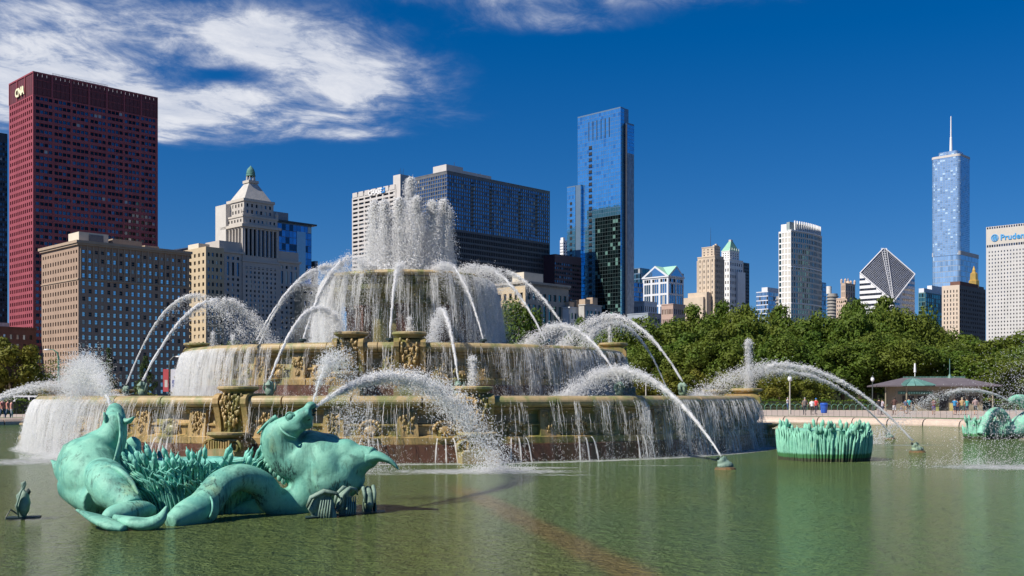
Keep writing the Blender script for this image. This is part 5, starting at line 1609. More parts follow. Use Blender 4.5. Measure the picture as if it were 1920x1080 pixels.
# nozzles on the rims
def rim_fish(label, R0, ang, z, s, bronze=True):
    root = thing('rim_nozzle', label, 'fountain nozzle', pol(R0, ang, z), ang, 'nozzles along the basin rims'); root.scale = (s,) * 3
    if bronze:
        mb = MB(); mb.ball((0, 0, .18), (.16, .16, .2), 10); mb.ball((0, .06, .40), (.13, .14, .16), 10)
        mb.tube([(.0, -.1, .2), (0, -.16, .4), (0, -.05, .58)], [.06, .06, .015], 8, flat=2.0)
        fuse(mb, 'fish_head', VERDI_GREY, root, .025, 2)
        for k in (-1, 1):
            q = MB(); q.tube([(k * .1, 0, .1), (k * .22, 0, .3), (k * .2, .03, .5)], [.03, .08, .02], 8, flat=.35, up=(0, 1, 0)); q.build('fin', VERDI_GREY, root, smooth=True)
    else:
        q = MB(); q.lathe([(.10, 0), (.10, .06), (.06, .08), (.06, .16), (.15, .18), (.15, .26), (.02, .28)], 12); q.build('nozzle_cap', DARKHOLE, root)
    return root

# ------------------------------------------------------------------ trees, hedges, pavilion, lamps, people
def leafmat(name, c1, c2, c3):
    m, t, b = newmat(name)
    gi = t.nodes.new('ShaderNodeNewGeometry'); r = E(t, gi.outputs['Random Per Island'])
    oi = t.nodes.new('ShaderNodeObjectInfo'); ro = E(t, oi.outputs['Random'])
    n = noise(t, position(t), .22, 3)
    col = mixc(t, r, c1, c2)
    col = mixc(t, (n + ro * .25).step(.45, .80) * .7, col, c3)
    put(t, b, col=col, rough=.65, spec=.25)
    tr = t.nodes.new('ShaderNodeBsdfTranslucent'); t.links.new(col.s, tr.inputs[0])
    mx_ = t.nodes.new('ShaderNodeMixShader'); mx_.inputs[0].default_value = .30
    out = [n_ for n_ in t.nodes if n_.type == 'OUTPUT_MATERIAL'][0]
    t.links.new(b.outputs[0], mx_.inputs[1]); t.links.new(tr.outputs[0], mx_.inputs[2]); t.links.new(mx_.outputs[0], out.inputs[0])
    return m
LEAF = leafmat('park_leaf', (.050, .102, .011), (.098, .156, .017), (.125, .148, .018))
LEAF_Y = leafmat('yellowing_leaf', (.095, .130, .018), (.145, .165, .020), (.19, .160, .02))
LEAF_O = leafmat('orange_leaf', (.30, .17, .02), (.38, .22, .03), (.20, .18, .03))
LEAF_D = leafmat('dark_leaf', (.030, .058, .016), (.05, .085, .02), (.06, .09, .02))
BARK = paint('bark', (.10, .075, .05), (.06, .045, .03), 3, .9, stretch=(1, 1, .3), bmp=.4)

def crown_mesh(name, mat, seed, n_clump, n_leaf, size, shape='round', zsq=.75):
    """Leaf-sized faces gathered in uneven clumps through a unit crown volume (radius 1, centre 0)."""
    g = np.random.default_rng(seed)
    cs = []
    while len(cs) < n_clump:
        p = g.uniform(-1, 1, 3); r = np.linalg.norm(p)
        if shape == 'cone':
            z = g.uniform(-1, 1); w = (1 - z) / 2 * .85 + .06; a = g.uniform(0, 6.283); rr = w * g.uniform(.5, 1)
            cs.append(np.array((rr * math.cos(a), rr * math.sin(a), z)))
        elif .30 < r < .84 + .14 * math.sin(5 * p[0] + 3 * p[2] + seed) and p[2] > -.75:
            cs.append(p)
    cs = np.array(cs)
    per = n_leaf // n_clump
    cr = g.uniform(.18, .36, n_clump) if shape != 'cone' else g.uniform(.09, .17, n_clump)
    d = g.normal(size=(n_clump, per, 3)); d /= np.linalg.norm(d, axis=2, keepdims=True)
    rad = cr[:, None, None] * g.uniform(.55, 1.08, (n_clump, per, 1))
    pos = (cs[:, None, :] + d * rad * np.array((1, 1, .8))).reshape(-1, 3)
    nrm = (d + .38 * g.normal(size=d.shape)).reshape(-1, 3); nrm[:, 2] += .25
    nrm /= np.linalg.norm(nrm, axis=1, keepdims=True)
    t = np.cross(nrm, g.normal(size=nrm.shape)); t /= np.linalg.norm(t, axis=1, keepdims=True)
    b = np.cross(nrm, t)
    s = size * g.uniform(.6, 1.25, (len(pos), 1))
    V = np.stack([pos - t * s, pos - b * s * .55, pos + t * s, pos + b * s * .55], 1).reshape(-1, 3)
    F = np.arange(len(V)).reshape(-1, 4)
    return np_mesh(name, V, F, mat)

def trunk_mesh(name, seed, h, r, spread, limbs=6, twigs=0):
    g = random.Random(seed); mb = MB()
    top = Vector((g.uniform(-.3, .3), g.uniform(-.3, .3), h))
    mb.tube([(0, 0, -.2), (0, 0, .3), top * .5, top], [r * 1.5, r, r * .8, r * .45], 7)
    for k in range(limbs):
        a = g.uniform(0, 6.28); z = h * g.uniform(.55, 1.0); L = spread * g.uniform(.6, 1.0)
        p0 = Vector((0, 0, z)); p1 = p0 + Vector((math.cos(a) * L * .5, math.sin(a) * L * .5, L * .45)); p2 = p0 + Vector((math.cos(a) * L, math.sin(a) * L, L * .8))
        mb.tube([p0, p1, p2], [r * .5, r * .3, r * .08], 5)
        for q in range(twigs):
            b = a + g.uniform(-1.2, 1.2); s = p1.lerp(p2, g.random()); l2 = L * g.uniform(.3, .6)
            m_ = s + Vector((math.cos(b) * l2 * .5, math.sin(b) * l2 * .5, l2 * .35)); e_ = s + Vector((math.cos(b) * l2, math.sin(b) * l2, l2 * .5))
            mb.tube([s, m_, e_], [r * .16, r * .1, r * .03], 4)
            for w in range(2):
                c_ = b + g.uniform(-1., 1.); l3 = l2 * .5; mb.tube([m_, m_ + Vector((math.cos(c_) * l3, math.sin(c_) * l3, l3 * .5))], [r * .08, r * .02], 3)
    return mb.mesh(name, BARK)

CROWNS = [crown_mesh('crown', LEAF, 11 + i, 90, 15000, .046) for i in range(6)]
TRUNKS = [trunk_mesh('trunk', i, 6.0, .28, 3.4) for i in range(3)]
def tree(x, ytop, Y, wpx, label, group='park trees beyond the plaza', crowns=None, base=.24, hfrac=.82, name='park_tree', ci=None):
    """A tree whose top is seen at (x, ytop) and whose crown is wpx wide."""
    top = px(x, ytop, Y); H = top.z - base; w = wpx / FP * Y / 2
    root = thing(name, label, 'tree', (top.x, Y, base), random.Random(int(x * 7 + Y)).uniform(0, 6.28), group)
    crowns = crowns or CROWNS
    me = crowns[(ci if ci is not None else int(x * 3 + ytop)) % len(crowns)]
    o = link('crown', me, root); ch = H * hfrac / 2
    o.scale = (w * 1.16, w * 1.16, ch * 1.04); o.location = (0, 0, H - ch)
    t_ = link('trunk', TRUNKS[int(x) % 3], root); s = max(.4, (H - ch) / 6.0); t_.scale = (s, s, s)
    return root
WORDS = ['full', 'broad', 'rounded', 'dense', 'spreading']
back = [(1195, 602, 200, 120), (1250, 592, 205, 110), (1302, 577, 196, 120), (1352, 571, 202, 105), (1405, 572, 194, 115), (1460, 577, 204, 105), (1512, 576, 196, 110), (1565, 582, 205, 110),
        (1612, 563, 192, 100), (1655, 562, 200, 115), (1700, 574, 194, 110), (1745, 594, 205, 105), (1792, 612, 196, 110), (1838, 630, 200, 110), (1885, 615, 190, 120), (1925, 640, 200, 110), (1135, 622, 210, 110)]
for i, (x, y, Y, w) in enumerate(back):
    tree(x, y, Y, w, '%s green park tree in the rear row, number %d counted from the fountain side' % (WORDS[i % 5], i + 1) if False else '%s green tree cresting the rear row %s' % (WORDS[i % 5], [
        'just right of the slim blue tower', 'below the white gabled block', 'at the foot of the tan stepped tower', 'under the green copper roof', 'right of the white terracotta tower', 'left of the gridded residential tower',
        'below the gridded residential tower', 'under the round balconied tower', 'directly before the domed tower', 'covering the left foot of the diamond tower', 'covering the right foot of the diamond tower',
        'below the teal glass block', 'below the dark brown block', 'beside the white office tower', 'at the foot of the white office tower', 'at the picture edge under the white office tower', 'behind the outer right jets'][i]))
front = [(1225, 640, 172, 110), (1285, 628, 176, 120), (1345, 622, 170, 115), (1400, 628, 176, 120), (1462, 632, 170, 115), (1520, 625, 175, 120), (1580, 630, 170, 115), (1640, 622, 174, 125), (1700, 628, 170, 120), (1760, 640, 176, 125), (1825, 655, 170, 120), (1880, 668, 166, 115), (1925, 655, 160, 100), (1165, 655, 178, 105)]
for i, (x, y, Y, w) in enumerate(front):
    tree(x, y, Y, w, '%s darker tree in the nearer row %s' % (WORDS[(i + 2) % 5], [
        'behind the longest inward jet', 'right of the twin arcing jets', 'under the tan stepped tower', 'midway along the nearer row', 'behind the tall vertical spout', 'above the blue waste bin', 'above the lamp by the pavilion', "over the pavilion's left end",
        "behind the pavilion's finial", "behind the pavilion's tall mast", "over the pavilion's right end", 'right of the pavilion roof', 'at the picture edge above the distant sea horse', 'nearest the fountain in the nearer row'][i]))
CROWN_Y = [crown_mesh('crown', LEAF_Y, 31 + i, 30, 3600, .065) for i in range(2)]
for i, (x, y, Y, w, lab) in enumerate(((1190, 692, 152, 70, 'low yellowing shrub tree beside the middle basin'), (1245, 688, 155, 75, 'yellowing shrub tree behind the twin jets'), (1300, 690, 152, 75, 'yellowing shrub tree right of the twin jets'), (1355, 692, 156, 75, 'yellowing shrub tree behind the fan of spray'),
                                       (1410, 695, 152, 70, 'yellowing shrub tree left of the vertical spout'), (1462, 690, 155, 75, 'yellowing shrub tree right of the vertical spout'), (1520, 700, 153, 70, 'yellowing shrub tree above the waste bin'))):
    tree(x, y, Y, w, lab, 'yellowing shrub trees along the plaza', CROWN_Y, name='shrub_tree', hfrac=.95)
tree(966, 566, 185, 96, 'dark green tree seen between the upper basin and the inner jets', None, name='park_tree', ci=2)
tree(1090, 600, 215, 60, 'small green tree before the narrow white front', None, ci=1)
tree(660, 612, 215, 60, 'small green tree glimpsed behind the left inner jets', None, ci=3)
# left bank
CROWN_D = [crown_mesh('crown', LEAF_D, 51, 60, 4200, .040, 'cone')]
tree(22, 628, 150, 105, 'golden green willow-like tree at the picture edge', 'autumn trees on the left', CROWN_Y + CROWNS[:1], ci=0)
tree(-25, 640, 165, 90, 'golden tree cut off by the picture edge', 'autumn trees on the left', CROWN_Y, ci=1)
tree(65, 690, 158, 80, 'low green shrub tree below the golden tree', 'autumn trees on the left', CROWNS, ci=1)
tree(10, 690, 150, 80, 'low olive shrub tree at the picture edge', 'autumn trees on the left', CROWN_Y, ci=1)
tree(204, 657, 150, 46, 'dark pointed conifer left of the twin jets', 'dark conifers before the hotel', CROWN_D, name='conifer', hfrac=.95)
tree(273, 672, 155, 62, 'broad dark conifer behind the twin jets', 'dark conifers before the hotel', CROWN_D, name='conifer', hfrac=.95)
tree(342, 678, 165, 55, 'orange tinted tree beside the banner lamp', 'autumn trees on the left', [crown_mesh('crown', LEAF_O, 61, 30, 2600, .07)], ci=0)
tree(372, 672, 175, 60, 'green tree behind the left end of the middle basin', 'autumn trees on the left', CROWNS, ci=4)
tree(430, 640, 215, 60, 'green street tree before the cream block', 'autumn trees on the left', CROWNS, ci=2)
c = px(128, 742, 165)
bt = thing('bare_tree', 'sparse half bare tree before the brown hotel', 'tree', (c.x, 165, .24))
link('trunk', trunk_mesh('trunk', 77, 3.6, .20, 4.4, 11, 6), bt)
o = link('crown', crown_mesh('crown', LEAF_Y, 71, 30, 420, .05), bt); o.scale = (4.6, 4.6, 2.6); o.location = (0, 0, 5.4)

def hedge(label, p, q, h, w, mat, seed):
    big = 2.2 if h > 4 else 1.0
    p, q = Vector(p), Vector(q); L = (q - p).length; d = (q - p).normalized(); s = Vector((-d.y, d.x, 0))
    g = np.random.default_rng(seed); n = int(L * (h + w) * 26 / big ** 2)
    u, v, z = g.uniform(0, L, n), g.uniform(-1, 1, n), g.uniform(0, 1, n)
    side = g.random(n) < .6
    v = np.where(side, np.sign(v) * g.uniform(.9, 1.08, n), v); z = np.where(side, z, g.uniform(.92, 1.06, n))
    z *= h * (1 + .07 * np.sin(u * 1.7) + .05 * np.sin(u * .6)); pos = np.stack([p.x + d.x * u + s.x * v * w / 2, p.y + d.y * u + s.y * v * w / 2, p.z + z], 1)
    nr = g.normal(size=(n, 3)); nr /= np.linalg.norm(nr, axis=1, keepdims=True)
    t = np.cross(nr, g.normal(size=(n, 3))); t /= np.linalg.norm(t, axis=1, keepdims=True); b = np.cross(nr, t)
    k = .16 * big * g.uniform(.6, 1.3, (n, 1))
    V = np.stack([pos - t * k, pos - b * k * .6, pos + t * k, pos + b * k * .6], 1).reshape(-1, 3)
    o = link('foliage', np_mesh('foliage', V, np.arange(len(V)).reshape(-1, 4), mat))
    root = thing('hedge', label, 'hedge', (0, 0, 0)); o.parent = root
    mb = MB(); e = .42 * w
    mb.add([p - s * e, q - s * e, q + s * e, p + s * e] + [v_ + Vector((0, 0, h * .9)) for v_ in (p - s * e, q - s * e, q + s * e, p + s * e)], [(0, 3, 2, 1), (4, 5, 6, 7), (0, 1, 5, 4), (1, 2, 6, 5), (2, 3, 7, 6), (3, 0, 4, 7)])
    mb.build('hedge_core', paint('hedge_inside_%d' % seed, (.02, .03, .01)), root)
def gpt(x, Y, z=.24): return ((x - 960) / FP * Y, Y, z)
hedge('long clipped hedge along the plaza left of the pavilion', gpt(1180, 150), gpt(1642, 146), 1.35, 1.4, LEAF, 1)
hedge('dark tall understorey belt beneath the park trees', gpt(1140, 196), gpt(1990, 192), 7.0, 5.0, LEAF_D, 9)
hedge('clipped hedge right of the pavilion behind the visitors', gpt(1835, 146), gpt(1990, 144), 1.4, 1.4, LEAF, 2)
hedge('low hedge along the street behind the left jets', gpt(190, 118), gpt(420, 124), 2.0, 2.4, LEAF_Y, 3)
hedge('low hedge at the picture edge behind the strollers', gpt(-60, 112), gpt(130, 116), 1.5, 2.0, LEAF, 4)

# pavilion
TANW = paint('pavilion_wall', (.27, .235, .165), (.22, .19, .135), .8, .8)
SHINGLE = paint('slate_shingle', (.135, .115, .125), (.10, .085, .095), 1.2, .7, bmp=.3, stretch=(1, 1, 6))
COPPER = paint('copper_roof', (.12, .25, .21), (.08, .19, .165), .5, .6, rnd=.25)
pv = thing('park_pavilion', 'tan refreshment pavilion with dark hipped roof and green fan canopy', 'pavilion', ((1748 - 960) / FP * 141, 141, .24), R(-8))
hw, hd, ze, zr = 7.6, 4.0, 3.15, 4.35
mb = MB(); mb.box((-5.2, -2.6, 0), (5.6, 2.8, ze)); mb.build('wall', TANW, pv)
mb = MB()
mb.add([(-hw, -hd, ze), (hw, -hd, ze), (hw, hd, ze), (-hw, hd, ze), (-hw, -hd, ze + .16), (hw, -hd, ze + .16), (hw, hd, ze + .16), (-hw, hd, ze + .16), (-hw + 3.9, 0, zr), (hw - 3.9, 0, zr)],
       [(0, 3, 2, 1), (0, 1, 5, 4), (1, 2, 6, 5), (2, 3, 7, 6), (3, 0, 4, 7), (4, 5, 9, 8), (5, 6, 9), (6, 7, 8, 9), (7, 4, 8)]); mb.build('roof', SHINGLE, pv)
n = 9
for k in range(n):                               # fan of copper roof panels
    a0, a1 = math.pi + math.pi * (k + .04) / n, math.pi + math.pi * (k + .96) / n
    q = MB(); cx_, r = -2.6, 3.3
    P = [(cx_ + .35 * math.cos(a0), -.8 + .35 * math.sin(a0), zr - .1), (cx_ + .35 * math.cos(a1), -.8 + .35 * math.sin(a1), zr - .1), (cx_ + r * math.cos(a1), -1.4 + r * 1.02 * math.sin(a1), ze + .20), (cx_ + r * math.cos(a0), -1.4 + r * 1.02 * math.sin(a0), ze + .20)]
    q.add(P + [(x, y, z - .12) for x, y, z in P], [(0, 1, 2, 3), (7, 6, 5, 4), (0, 4, 5, 1), (1, 5, 6, 2), (2, 6, 7, 3), (3, 7, 4, 0)])
    q.build('canopy_panel', COPPER, pv)
mb = MB()
for k in range(44): mb.box((-hw + 3.9 + k * .18, -.05, zr - .02), (-hw + 4.0 + k * .18, .05, zr + .16))
mb.build('ridge_cresting', COPPER, pv, kind='stuff')
mb = MB(); mb.tube([(-2.2, 0, zr - .1), (-2.2, 0, zr + .7), (-2.2, 0, zr + .72), (-2.2, 0, zr + 1.9)], [.05, .05, .16, .10], 6); mb.build('finial', WHITEP, pv)
mb = MB(); mb.tube([(2.2, 0, zr - .1), (2.2, 0, zr + .5), (2.2, 0, zr + 2.5)], [.35, .07, .04], 6); mb.build('finial', COPPER, pv)
mb = MB(); mb.box((-4.9, -2.75, 2.15), (-.6, -2.6, 2.5)); mb.build('sign_board', paint('sign_green', (.08, .20, .15)), pv)
for k in range(12): slab(pv, (-4.6 + k * .32, -2.80, 2.22), (-4.42 + k * .32, -2.752, 2.44), paint('sign_letter', (.25, .5, .4)) if k == 0 else MATS['sign_letter'], 'sign_letter')
DKOPEN = paint('dark_interior', (.03, .028, .025))
for x0, x1, z0, z1 in ((-4.4, -2.9, .9, 2.0), (-2.5, -1.0, .9, 2.0), (.3, 1.4, 0, 2.3), (2.2, 3.4, .0, 2.3), (3.8, 5.2, .9, 2.0)):
    slab(pv, (x0, -2.66, z0), (x1, -2.602, z1), DKOPEN, 'opening')
    mb = MB(); mb.box((x0 - .1, -2.72, z1), (x1 + .1, -2.602, z1 + .12)); mb.box((x0 - .1, -2.72, z0), (x0, -2.602, z1)); mb.box((x1, -2.72, z0), (x1 + .1, -2.602, z1)); mb.build('opening_frame', TANW, pv)
mb = MB()
for x in (-6.6, -4.0, 6.6): mb.tube([(x, -3.4, 0), (x, -3.4, ze)], .10, 8)
mb.build('post', TANW, pv, kind='stuff')
slab(pv, (-.7, -3.0, 0), (.1, -2.75, 1.7), paint('yellow_green_panel', (.35, .38, .12)), 'menu_stand'); slab(pv, (1.5, -3.0, 0), (2.0, -2.75, 1.0), paint('yellow_panel', (.5, .42, .14)), 'menu_stand')

# lamps
LAMPG = paint('lamp_globe', (.75, .77, .78), (.7, .72, .74), 2, .25)
POLE = paint('lamp_pole', (.42, .40, .34), (.36, .34, .3), 2, .6); POLEG = paint('green_pole', (.05, .20, .13), (.04, .16, .11), 2, .5); POLED = paint('dark_pole', (.07, .08, .08), (.05, .06, .06), 2, .5)
def lamp(label, x, ytop, Y, mat):
    t_ = px(x, ytop, Y); H = t_.z - .24
    root = thing('street_lamp', label, 'street lamp', (t_.x, Y, .24), 0, 'acorn lamps on the plaza')
    mb = MB(); mb.tube([(0, 0, 0), (0, 0, .5), (0, 0, .52), (0, 0, H - .8)], [.16, .14, .08, .06], 8); mb.build('pole', mat, root)
    mb = MB(); mb.lathe([(.05, 0), (.18, .08), (.24, .3), (.18, .5), (.06, .58)], 10, c=(0, 0, H - .8)); mb.build('globe', LAMPG, root, smooth=True)
    mb = MB(); mb.lathe([(.2, 0), (.1, .12), (.03, .24), (.01, .3)], 8, c=(0, 0, H - .24)); mb.build('finial', POLED, root)
lamp('acorn lamp on pale pole behind the tall vertical spout', 1481, 701, 112, POLE)
lamp('acorn lamp on dark pole left of the pavilion', 1636, 704, 139, POLED)
lamp('acorn lamp on pale pole above the right rim of the lower basin', 1211, 696, 120, POLE)
def cobra(label, x, ytop, Y, arm, mat, banner=False):
    t_ = px(x, ytop, Y); H = t_.z - .24
    root = thing('street_light', label, 'street light', (t_.x, Y, .24), 0, 'tall street lights along the drive')
    mb = MB(); mb.tube([(0, 0, 0), (0, 0, H - 1), (arm * .12, 0, H - .4), (arm * .5, 0, H - .05), (arm, 0, H)], [.13, .11, .08, .06, .05], 6); mb.build('pole', mat, root)
    mb = MB(); mb.ball((arm * 1.12, 0, H - .04), (.42, .18, .10), 8); mb.build('lamp_head', LAMPG, root, smooth=True)
    if banner:
        for k, (c_, dx_) in enumerate((((.62, .62, .66), .42), ((.45, .06, .07), -.42))):
            mm = paint('banner_%d' % k, c_, tuple(v * .9 for v in c_)); mb = MB(); mb.box((dx_ - .3, -.02, H * .38), (dx_ + .3, .02, H * .38 + 2.5)); b_ = mb.build('banner', mm, root)
            mb = MB(); mb.box((dx_ - .12, -.03, H * .38 + .5), (dx_ + .2, -.021, H * .38 + 1.3)); mb.build('banner_mark', paint('banner_mark_%d' % k, (.05, .08, .3) if k == 0 else (.6, .55, .5)), b_)
cobra('green street light before the brown hotel', 110, 655, 122, -1.2, POLEG)
cobra('street light with red and white banners right of the twin jets', 318, 668, 118, .9, POLED, True)
cobra('far street light half hidden by the rear-facing horse spray', 182, 680, 150, 1.6, POLEG)
cobra('far street light left of the dark conifer', 148, 682, 165, -1.4, POLED)

# waste bin, benches, hoop edging, thin fence
c = gpt(1545, 120)
bn = thing('waste_bin', 'bright blue round waste bin before the hedge', 'bin', c)
mb = MB(); mb.lathe([(.30, 0), (.34, .1), (.42, .9), (.46, .92), (.46, 1.0), (.40, 1.02)], 16); mb.build('barrel', paint('bin_blue', (.02, .10, .45), (.02, .08, .38), 2, .4), bn)
mb = MB(); mb.lathe([(.42, 1.0), (.44, 1.06), (.38, 1.14), (.2, 1.16), (.18, 1.08)], 16); mb.build('lid', MATS['bin_blue'], bn)
HOOP = paint('hoop_green', (.10, .26, .18), (.08, .2, .15), 2, .5)
mb = MB(); mb.tube([(.42 * math.cos(a), 0, (.85 if 0 < a < 3.1 else 0) * (math.sin(a) ** .5 if 0 < a < 3.1 else 0) + .0) for a in np.linspace(0, math.pi, 11)], .028, 4, up=(0, 1, 0)); hoop_me = mb.mesh('hoop', HOOP)
he = thing('hoop_edging', 'low green hoop edging along the far side of the plaza', 'fence', (0, 0, 0))
x = 1428.0
while x < 1930:
    o = link('hoop', hoop_me, he); o.location = gpt(x, 143 - (x - 1428) * .006); x += 11.4
fe = thing('low_fence', 'thin low picket fence round the grass verge of the pool', 'fence', (CX, CY, 0))
mb = MB()
for k in range(0, 700):
    a = 2 * math.pi * k / 700; 
    if math.cos(a) > .35: continue
    mb.tube([(60.8 * math.sin(a), -60.8 * math.cos(a), .24), (60.8 * math.sin(a), -60.8 * math.cos(a), 1.05)], .014, 3)
mb.build('picket', POLED, fe, kind='stuff')
mb = MB(); pts = [(60.8 * math.sin(a), -60.8 * math.cos(a), 1.04) for a in np.linspace(R(68), R(292), 180)]; mb.tube(pts, .014, 3); mb.build('rail', POLED, fe)

# people
SKIN = [paint('skin_%d' % i, c_, tuple(v * .92 for v in c_), 3, .6) for i, c_ in enumerate(((.50, .30, .21), (.34, .19, .12), (.13, .07, .045)))]
HAIRS = [paint('hair_%d' % i, c_) for i, c_ in enumerate(((.03, .02, .015), (.09, .05, .03), (.25, .17, .09), (.35, .34, .33)))]
_cloth = {}
def cloth(c_):
    if c_ not in _cloth: _cloth[c_] = paint('cloth_%d' % len(_cloth), c_, tuple(v * .8 for v in c_), 4, .85)
    return _cloth[c_]
def person(label, x, yfeet, shirt, pants, h=1.7, rot=0.0, pose='stand', short=False, skin=0, hair=0, cap=None, seed=0, group='visitors on the plaza'):
    Y = (EYE - .24) * FP / (yfeet - HORIZON); c = px(x, yfeet, Y)
    root = thing('person', label, 'person', (c.x, Y, .246), rot, group); root.scale = (h / 1.7,) * 3
    rg = random.Random(seed + int(x)); mb = MB()
    sit = pose == 'sit'; dz_ = -.42 if sit else 0
    hip, kn, an = .88 + dz_, .48, .06
    for s in (-1, 1):
        st = (.16 if pose == 'walk' else .03) * s
        if sit: mb.tube([(s * .10, 0, hip), (s * .12, -.42, hip + .02), (s * .12, -.45, .06), (s * .12, -.56, .03)], [.085, .075, .055, .045], 10)
        else: mb.tube([(s * .09, 0, hip), (s * .10, -st * .8 - .02, kn), (s * .10, -st * 1.2 + .03, an), (s * .10, -st * 1.2 - .14, .04)], [.092, .066, .048, .042], 10)
        sh = Vector((s * .19, 0, 1.40 + dz_))
        if pose == 'phone': el, ha = Vector((s * .23, -.10, 1.14 + dz_)), Vector((s * .07, -.30, 1.36 + dz_))
        elif pose == 'hip': el, ha = Vector((s * .36, .03, 1.16 + dz_)), Vector((s * .17, -.10, 1.0 + dz_))
        elif sit: el, ha = Vector((s * .24, -.08, 1.12 + dz_)), Vector((s * .10, -.34, .98 + dz_))
        else: el, ha = Vector((s * .25, .04 + st * .6, 1.13 + dz_)), Vector((s * .24, -.06 + st, .86 + dz_))
        mb.tube([sh, el, ha], [.062, .048, .034], 8); mb.ball(ha + (ha - el).normalized() * .05, (.04, .035, .05), 6)
    mb.tube([(0, 0, hip - .06), (0, 0, hip + .1), (0, .01, 1.12 + dz_), (0, .01, 1.32 + dz_), (0, .01, 1.43 + dz_), (0, 0, 1.50 + dz_)], [.13, .15, .145, .165, .12, .055], 12, flat=[1, 1.1, 1.05, 1.15, 1.3, 1.0], up=(0, 1, 0))
    mb.tube([(0, 0, 1.42 + dz_), (0, -.01, 1.54 + dz_)], .052, 8); mb.ball((0, -.015, 1.60 + dz_), (.075, .092, .112), 12); mb.ball((0, -.10, 1.585 + dz_), (.018, .02, .02), 6)
    o = fuse(mb, 'body', SKIN[skin], root, .026, 2)
    me = o.data; me.materials.append(cloth(shirt)); me.materials.append(cloth(pants)); me.materials.append(cloth((.06, .05, .05)))
    for p in me.polygons:
        x_, y_, z_ = p.center; zz = z_ - dz_
        if sit: mi = 3 if z_ < .09 else (2 if (z_ < hip + .06 and y_ < .1 and abs(x_) < .22) else None)
        else: mi = 3 if z_ < .085 else (2 if z_ < .93 and abs(x_) < .215 and (not short or z_ > .46) else None)
        if mi is None:
            mi = 1 if (zz > .90 and zz < 1.445 and (abs(x_) < .20 or zz > 1.2)) and not (pose == 'phone' and y_ < -.16) else 0
        p.material_index = mi
    q = MB(); q.ball((0, .012, 1.625 + dz_), (.085, .100, .105), 10)
    q.v = [(a, b, max(c_, 1.60 + dz_ - (.09 if b > .03 else 0))) for a, b, c_ in q.v]
    q.build('hair', cloth(cap) if cap else HAIRS[hair], root, smooth=True)
    if cap: q = MB(); q.lathe([(.09, 0), (.13, -.01), (.13, .0), (.09, .02)], 12, c=(0, -.03, 1.63 + dz_)); q.build('cap_brim', cloth(cap), root)
    return root
person('seated visitor in dark clothes on the hedge bench', 1459, 768.5, (.05, .05, .06), (.35, .25, .2), 1.65, .4, 'sit')
person('white haired visitor in white shirt and blue jeans', 1477, 769, (.6, .58, .6), (.05, .10, .28), 1.72, 1.0, 'hip', hair=3)
person('visitor in grey jacket and dark trousers with their back turned', 1509, 778, (.15, .13, .12), (.04, .05, .06), 1.76, 3.0, hair=3)
person('visitor in white shirt beside the grey jacketed one', 1522.5, 778, (.7, .7, .72), (.03, .03, .035), 1.62, 2.7)
person('visitor in red top and blue cap', 1530, 777, (.55, .05, .05), (.03, .04, .07), 1.70, 2.4, cap=(.05, .2, .5))
person('visitor in black top with phone near the lamp', 1648, 778, (.02, .02, .025), (.25, .22, .25), 1.68, 2.6, 'phone')
person('visitor in patterned pale top beside the black clad one', 1654, 778, (.5, .45, .5), (.06, .07, .12), 1.62, 2.2)
person('visitor in brown shirt and long white shorts', 1677, 778, (.10, .05, .04), (.62, .62, .64), 1.78, 3.2, 'hip', True, 2)
person('visitor crouched low beside a pushchair', 1690, 775, (.22, .2, .24), (.25, .15, .1), 1.2, 1.2, 'sit')
person('visitor in tan shorts behind the teal shirted one', 1698, 776.5, (.08, .10, .16), (.35, .24, .13), 1.62, 2.0, 'walk', True)
person('visitor in bright teal shirt and dark shorts', 1704, 776.5, (.03, .34, .38), (.03, .03, .04), 1.74, 2.6, 'stand', True)
person('visitor in white tee by the yellow green menu stand', 1711, 768, (.68, .68, .7), (.15, .15, .17), 1.78, .6, 'phone')
person('visitor in purple skirt with blue bag', 1751, 778, (.18, .06, .05), (.10, .06, .25), 1.68, 2.9, 'phone', True, 1)
person('visitor in blue vest first of the group by the sea horse', 1790, 778, (.03, .22, .45), (.04, .05, .10), 1.72, 2.2, 'hip', True)
person('visitor with brown backpack in the group by the sea horse', 1795, 778, (.25, .12, .08), (.05, .06, .11), 1.58, 3.1, 'stand', True)
person('visitor in straw hat and tan top', 1804, 778, (.40, .28, .13), (.10, .16, .14), 1.76, 2.8, 'stand', True, cap=(.5, .42, .28))
person('visitor in pale teal shirt and navy shorts', 1813, 778, (.08, .36, .33), (.04, .08, .13), 1.70, 3.3, 'stand', True)
person('visitor in dark shorts standing last in the group', 1829, 778, (.30, .22, .22), (.04, .05, .06), 1.78, 2.6, 'walk', True)
person('distant visitor in red and blue near the hedge end', 1856, 763, (.35, .05, .10), (.04, .12, .35), 1.75, 1.5)
person('stroller in salmon shirt at the picture edge', 5, 789, (.62, .20, .17), (.05, .08, .16), 1.75, 1.2, 'walk', group='strollers on the left')
person('stroller in coral jacket and blue jeans second from the edge', 15, 788, (.58, .22, .18), (.10, .13, .2), 1.66, 1.5, 'walk', group='strollers on the left')
person('stroller in pink shirt and pale trousers', 22, 787, (.60, .28, .25), (.45, .46, .5), 1.6, 1.9, 'stand', group='strollers on the left')

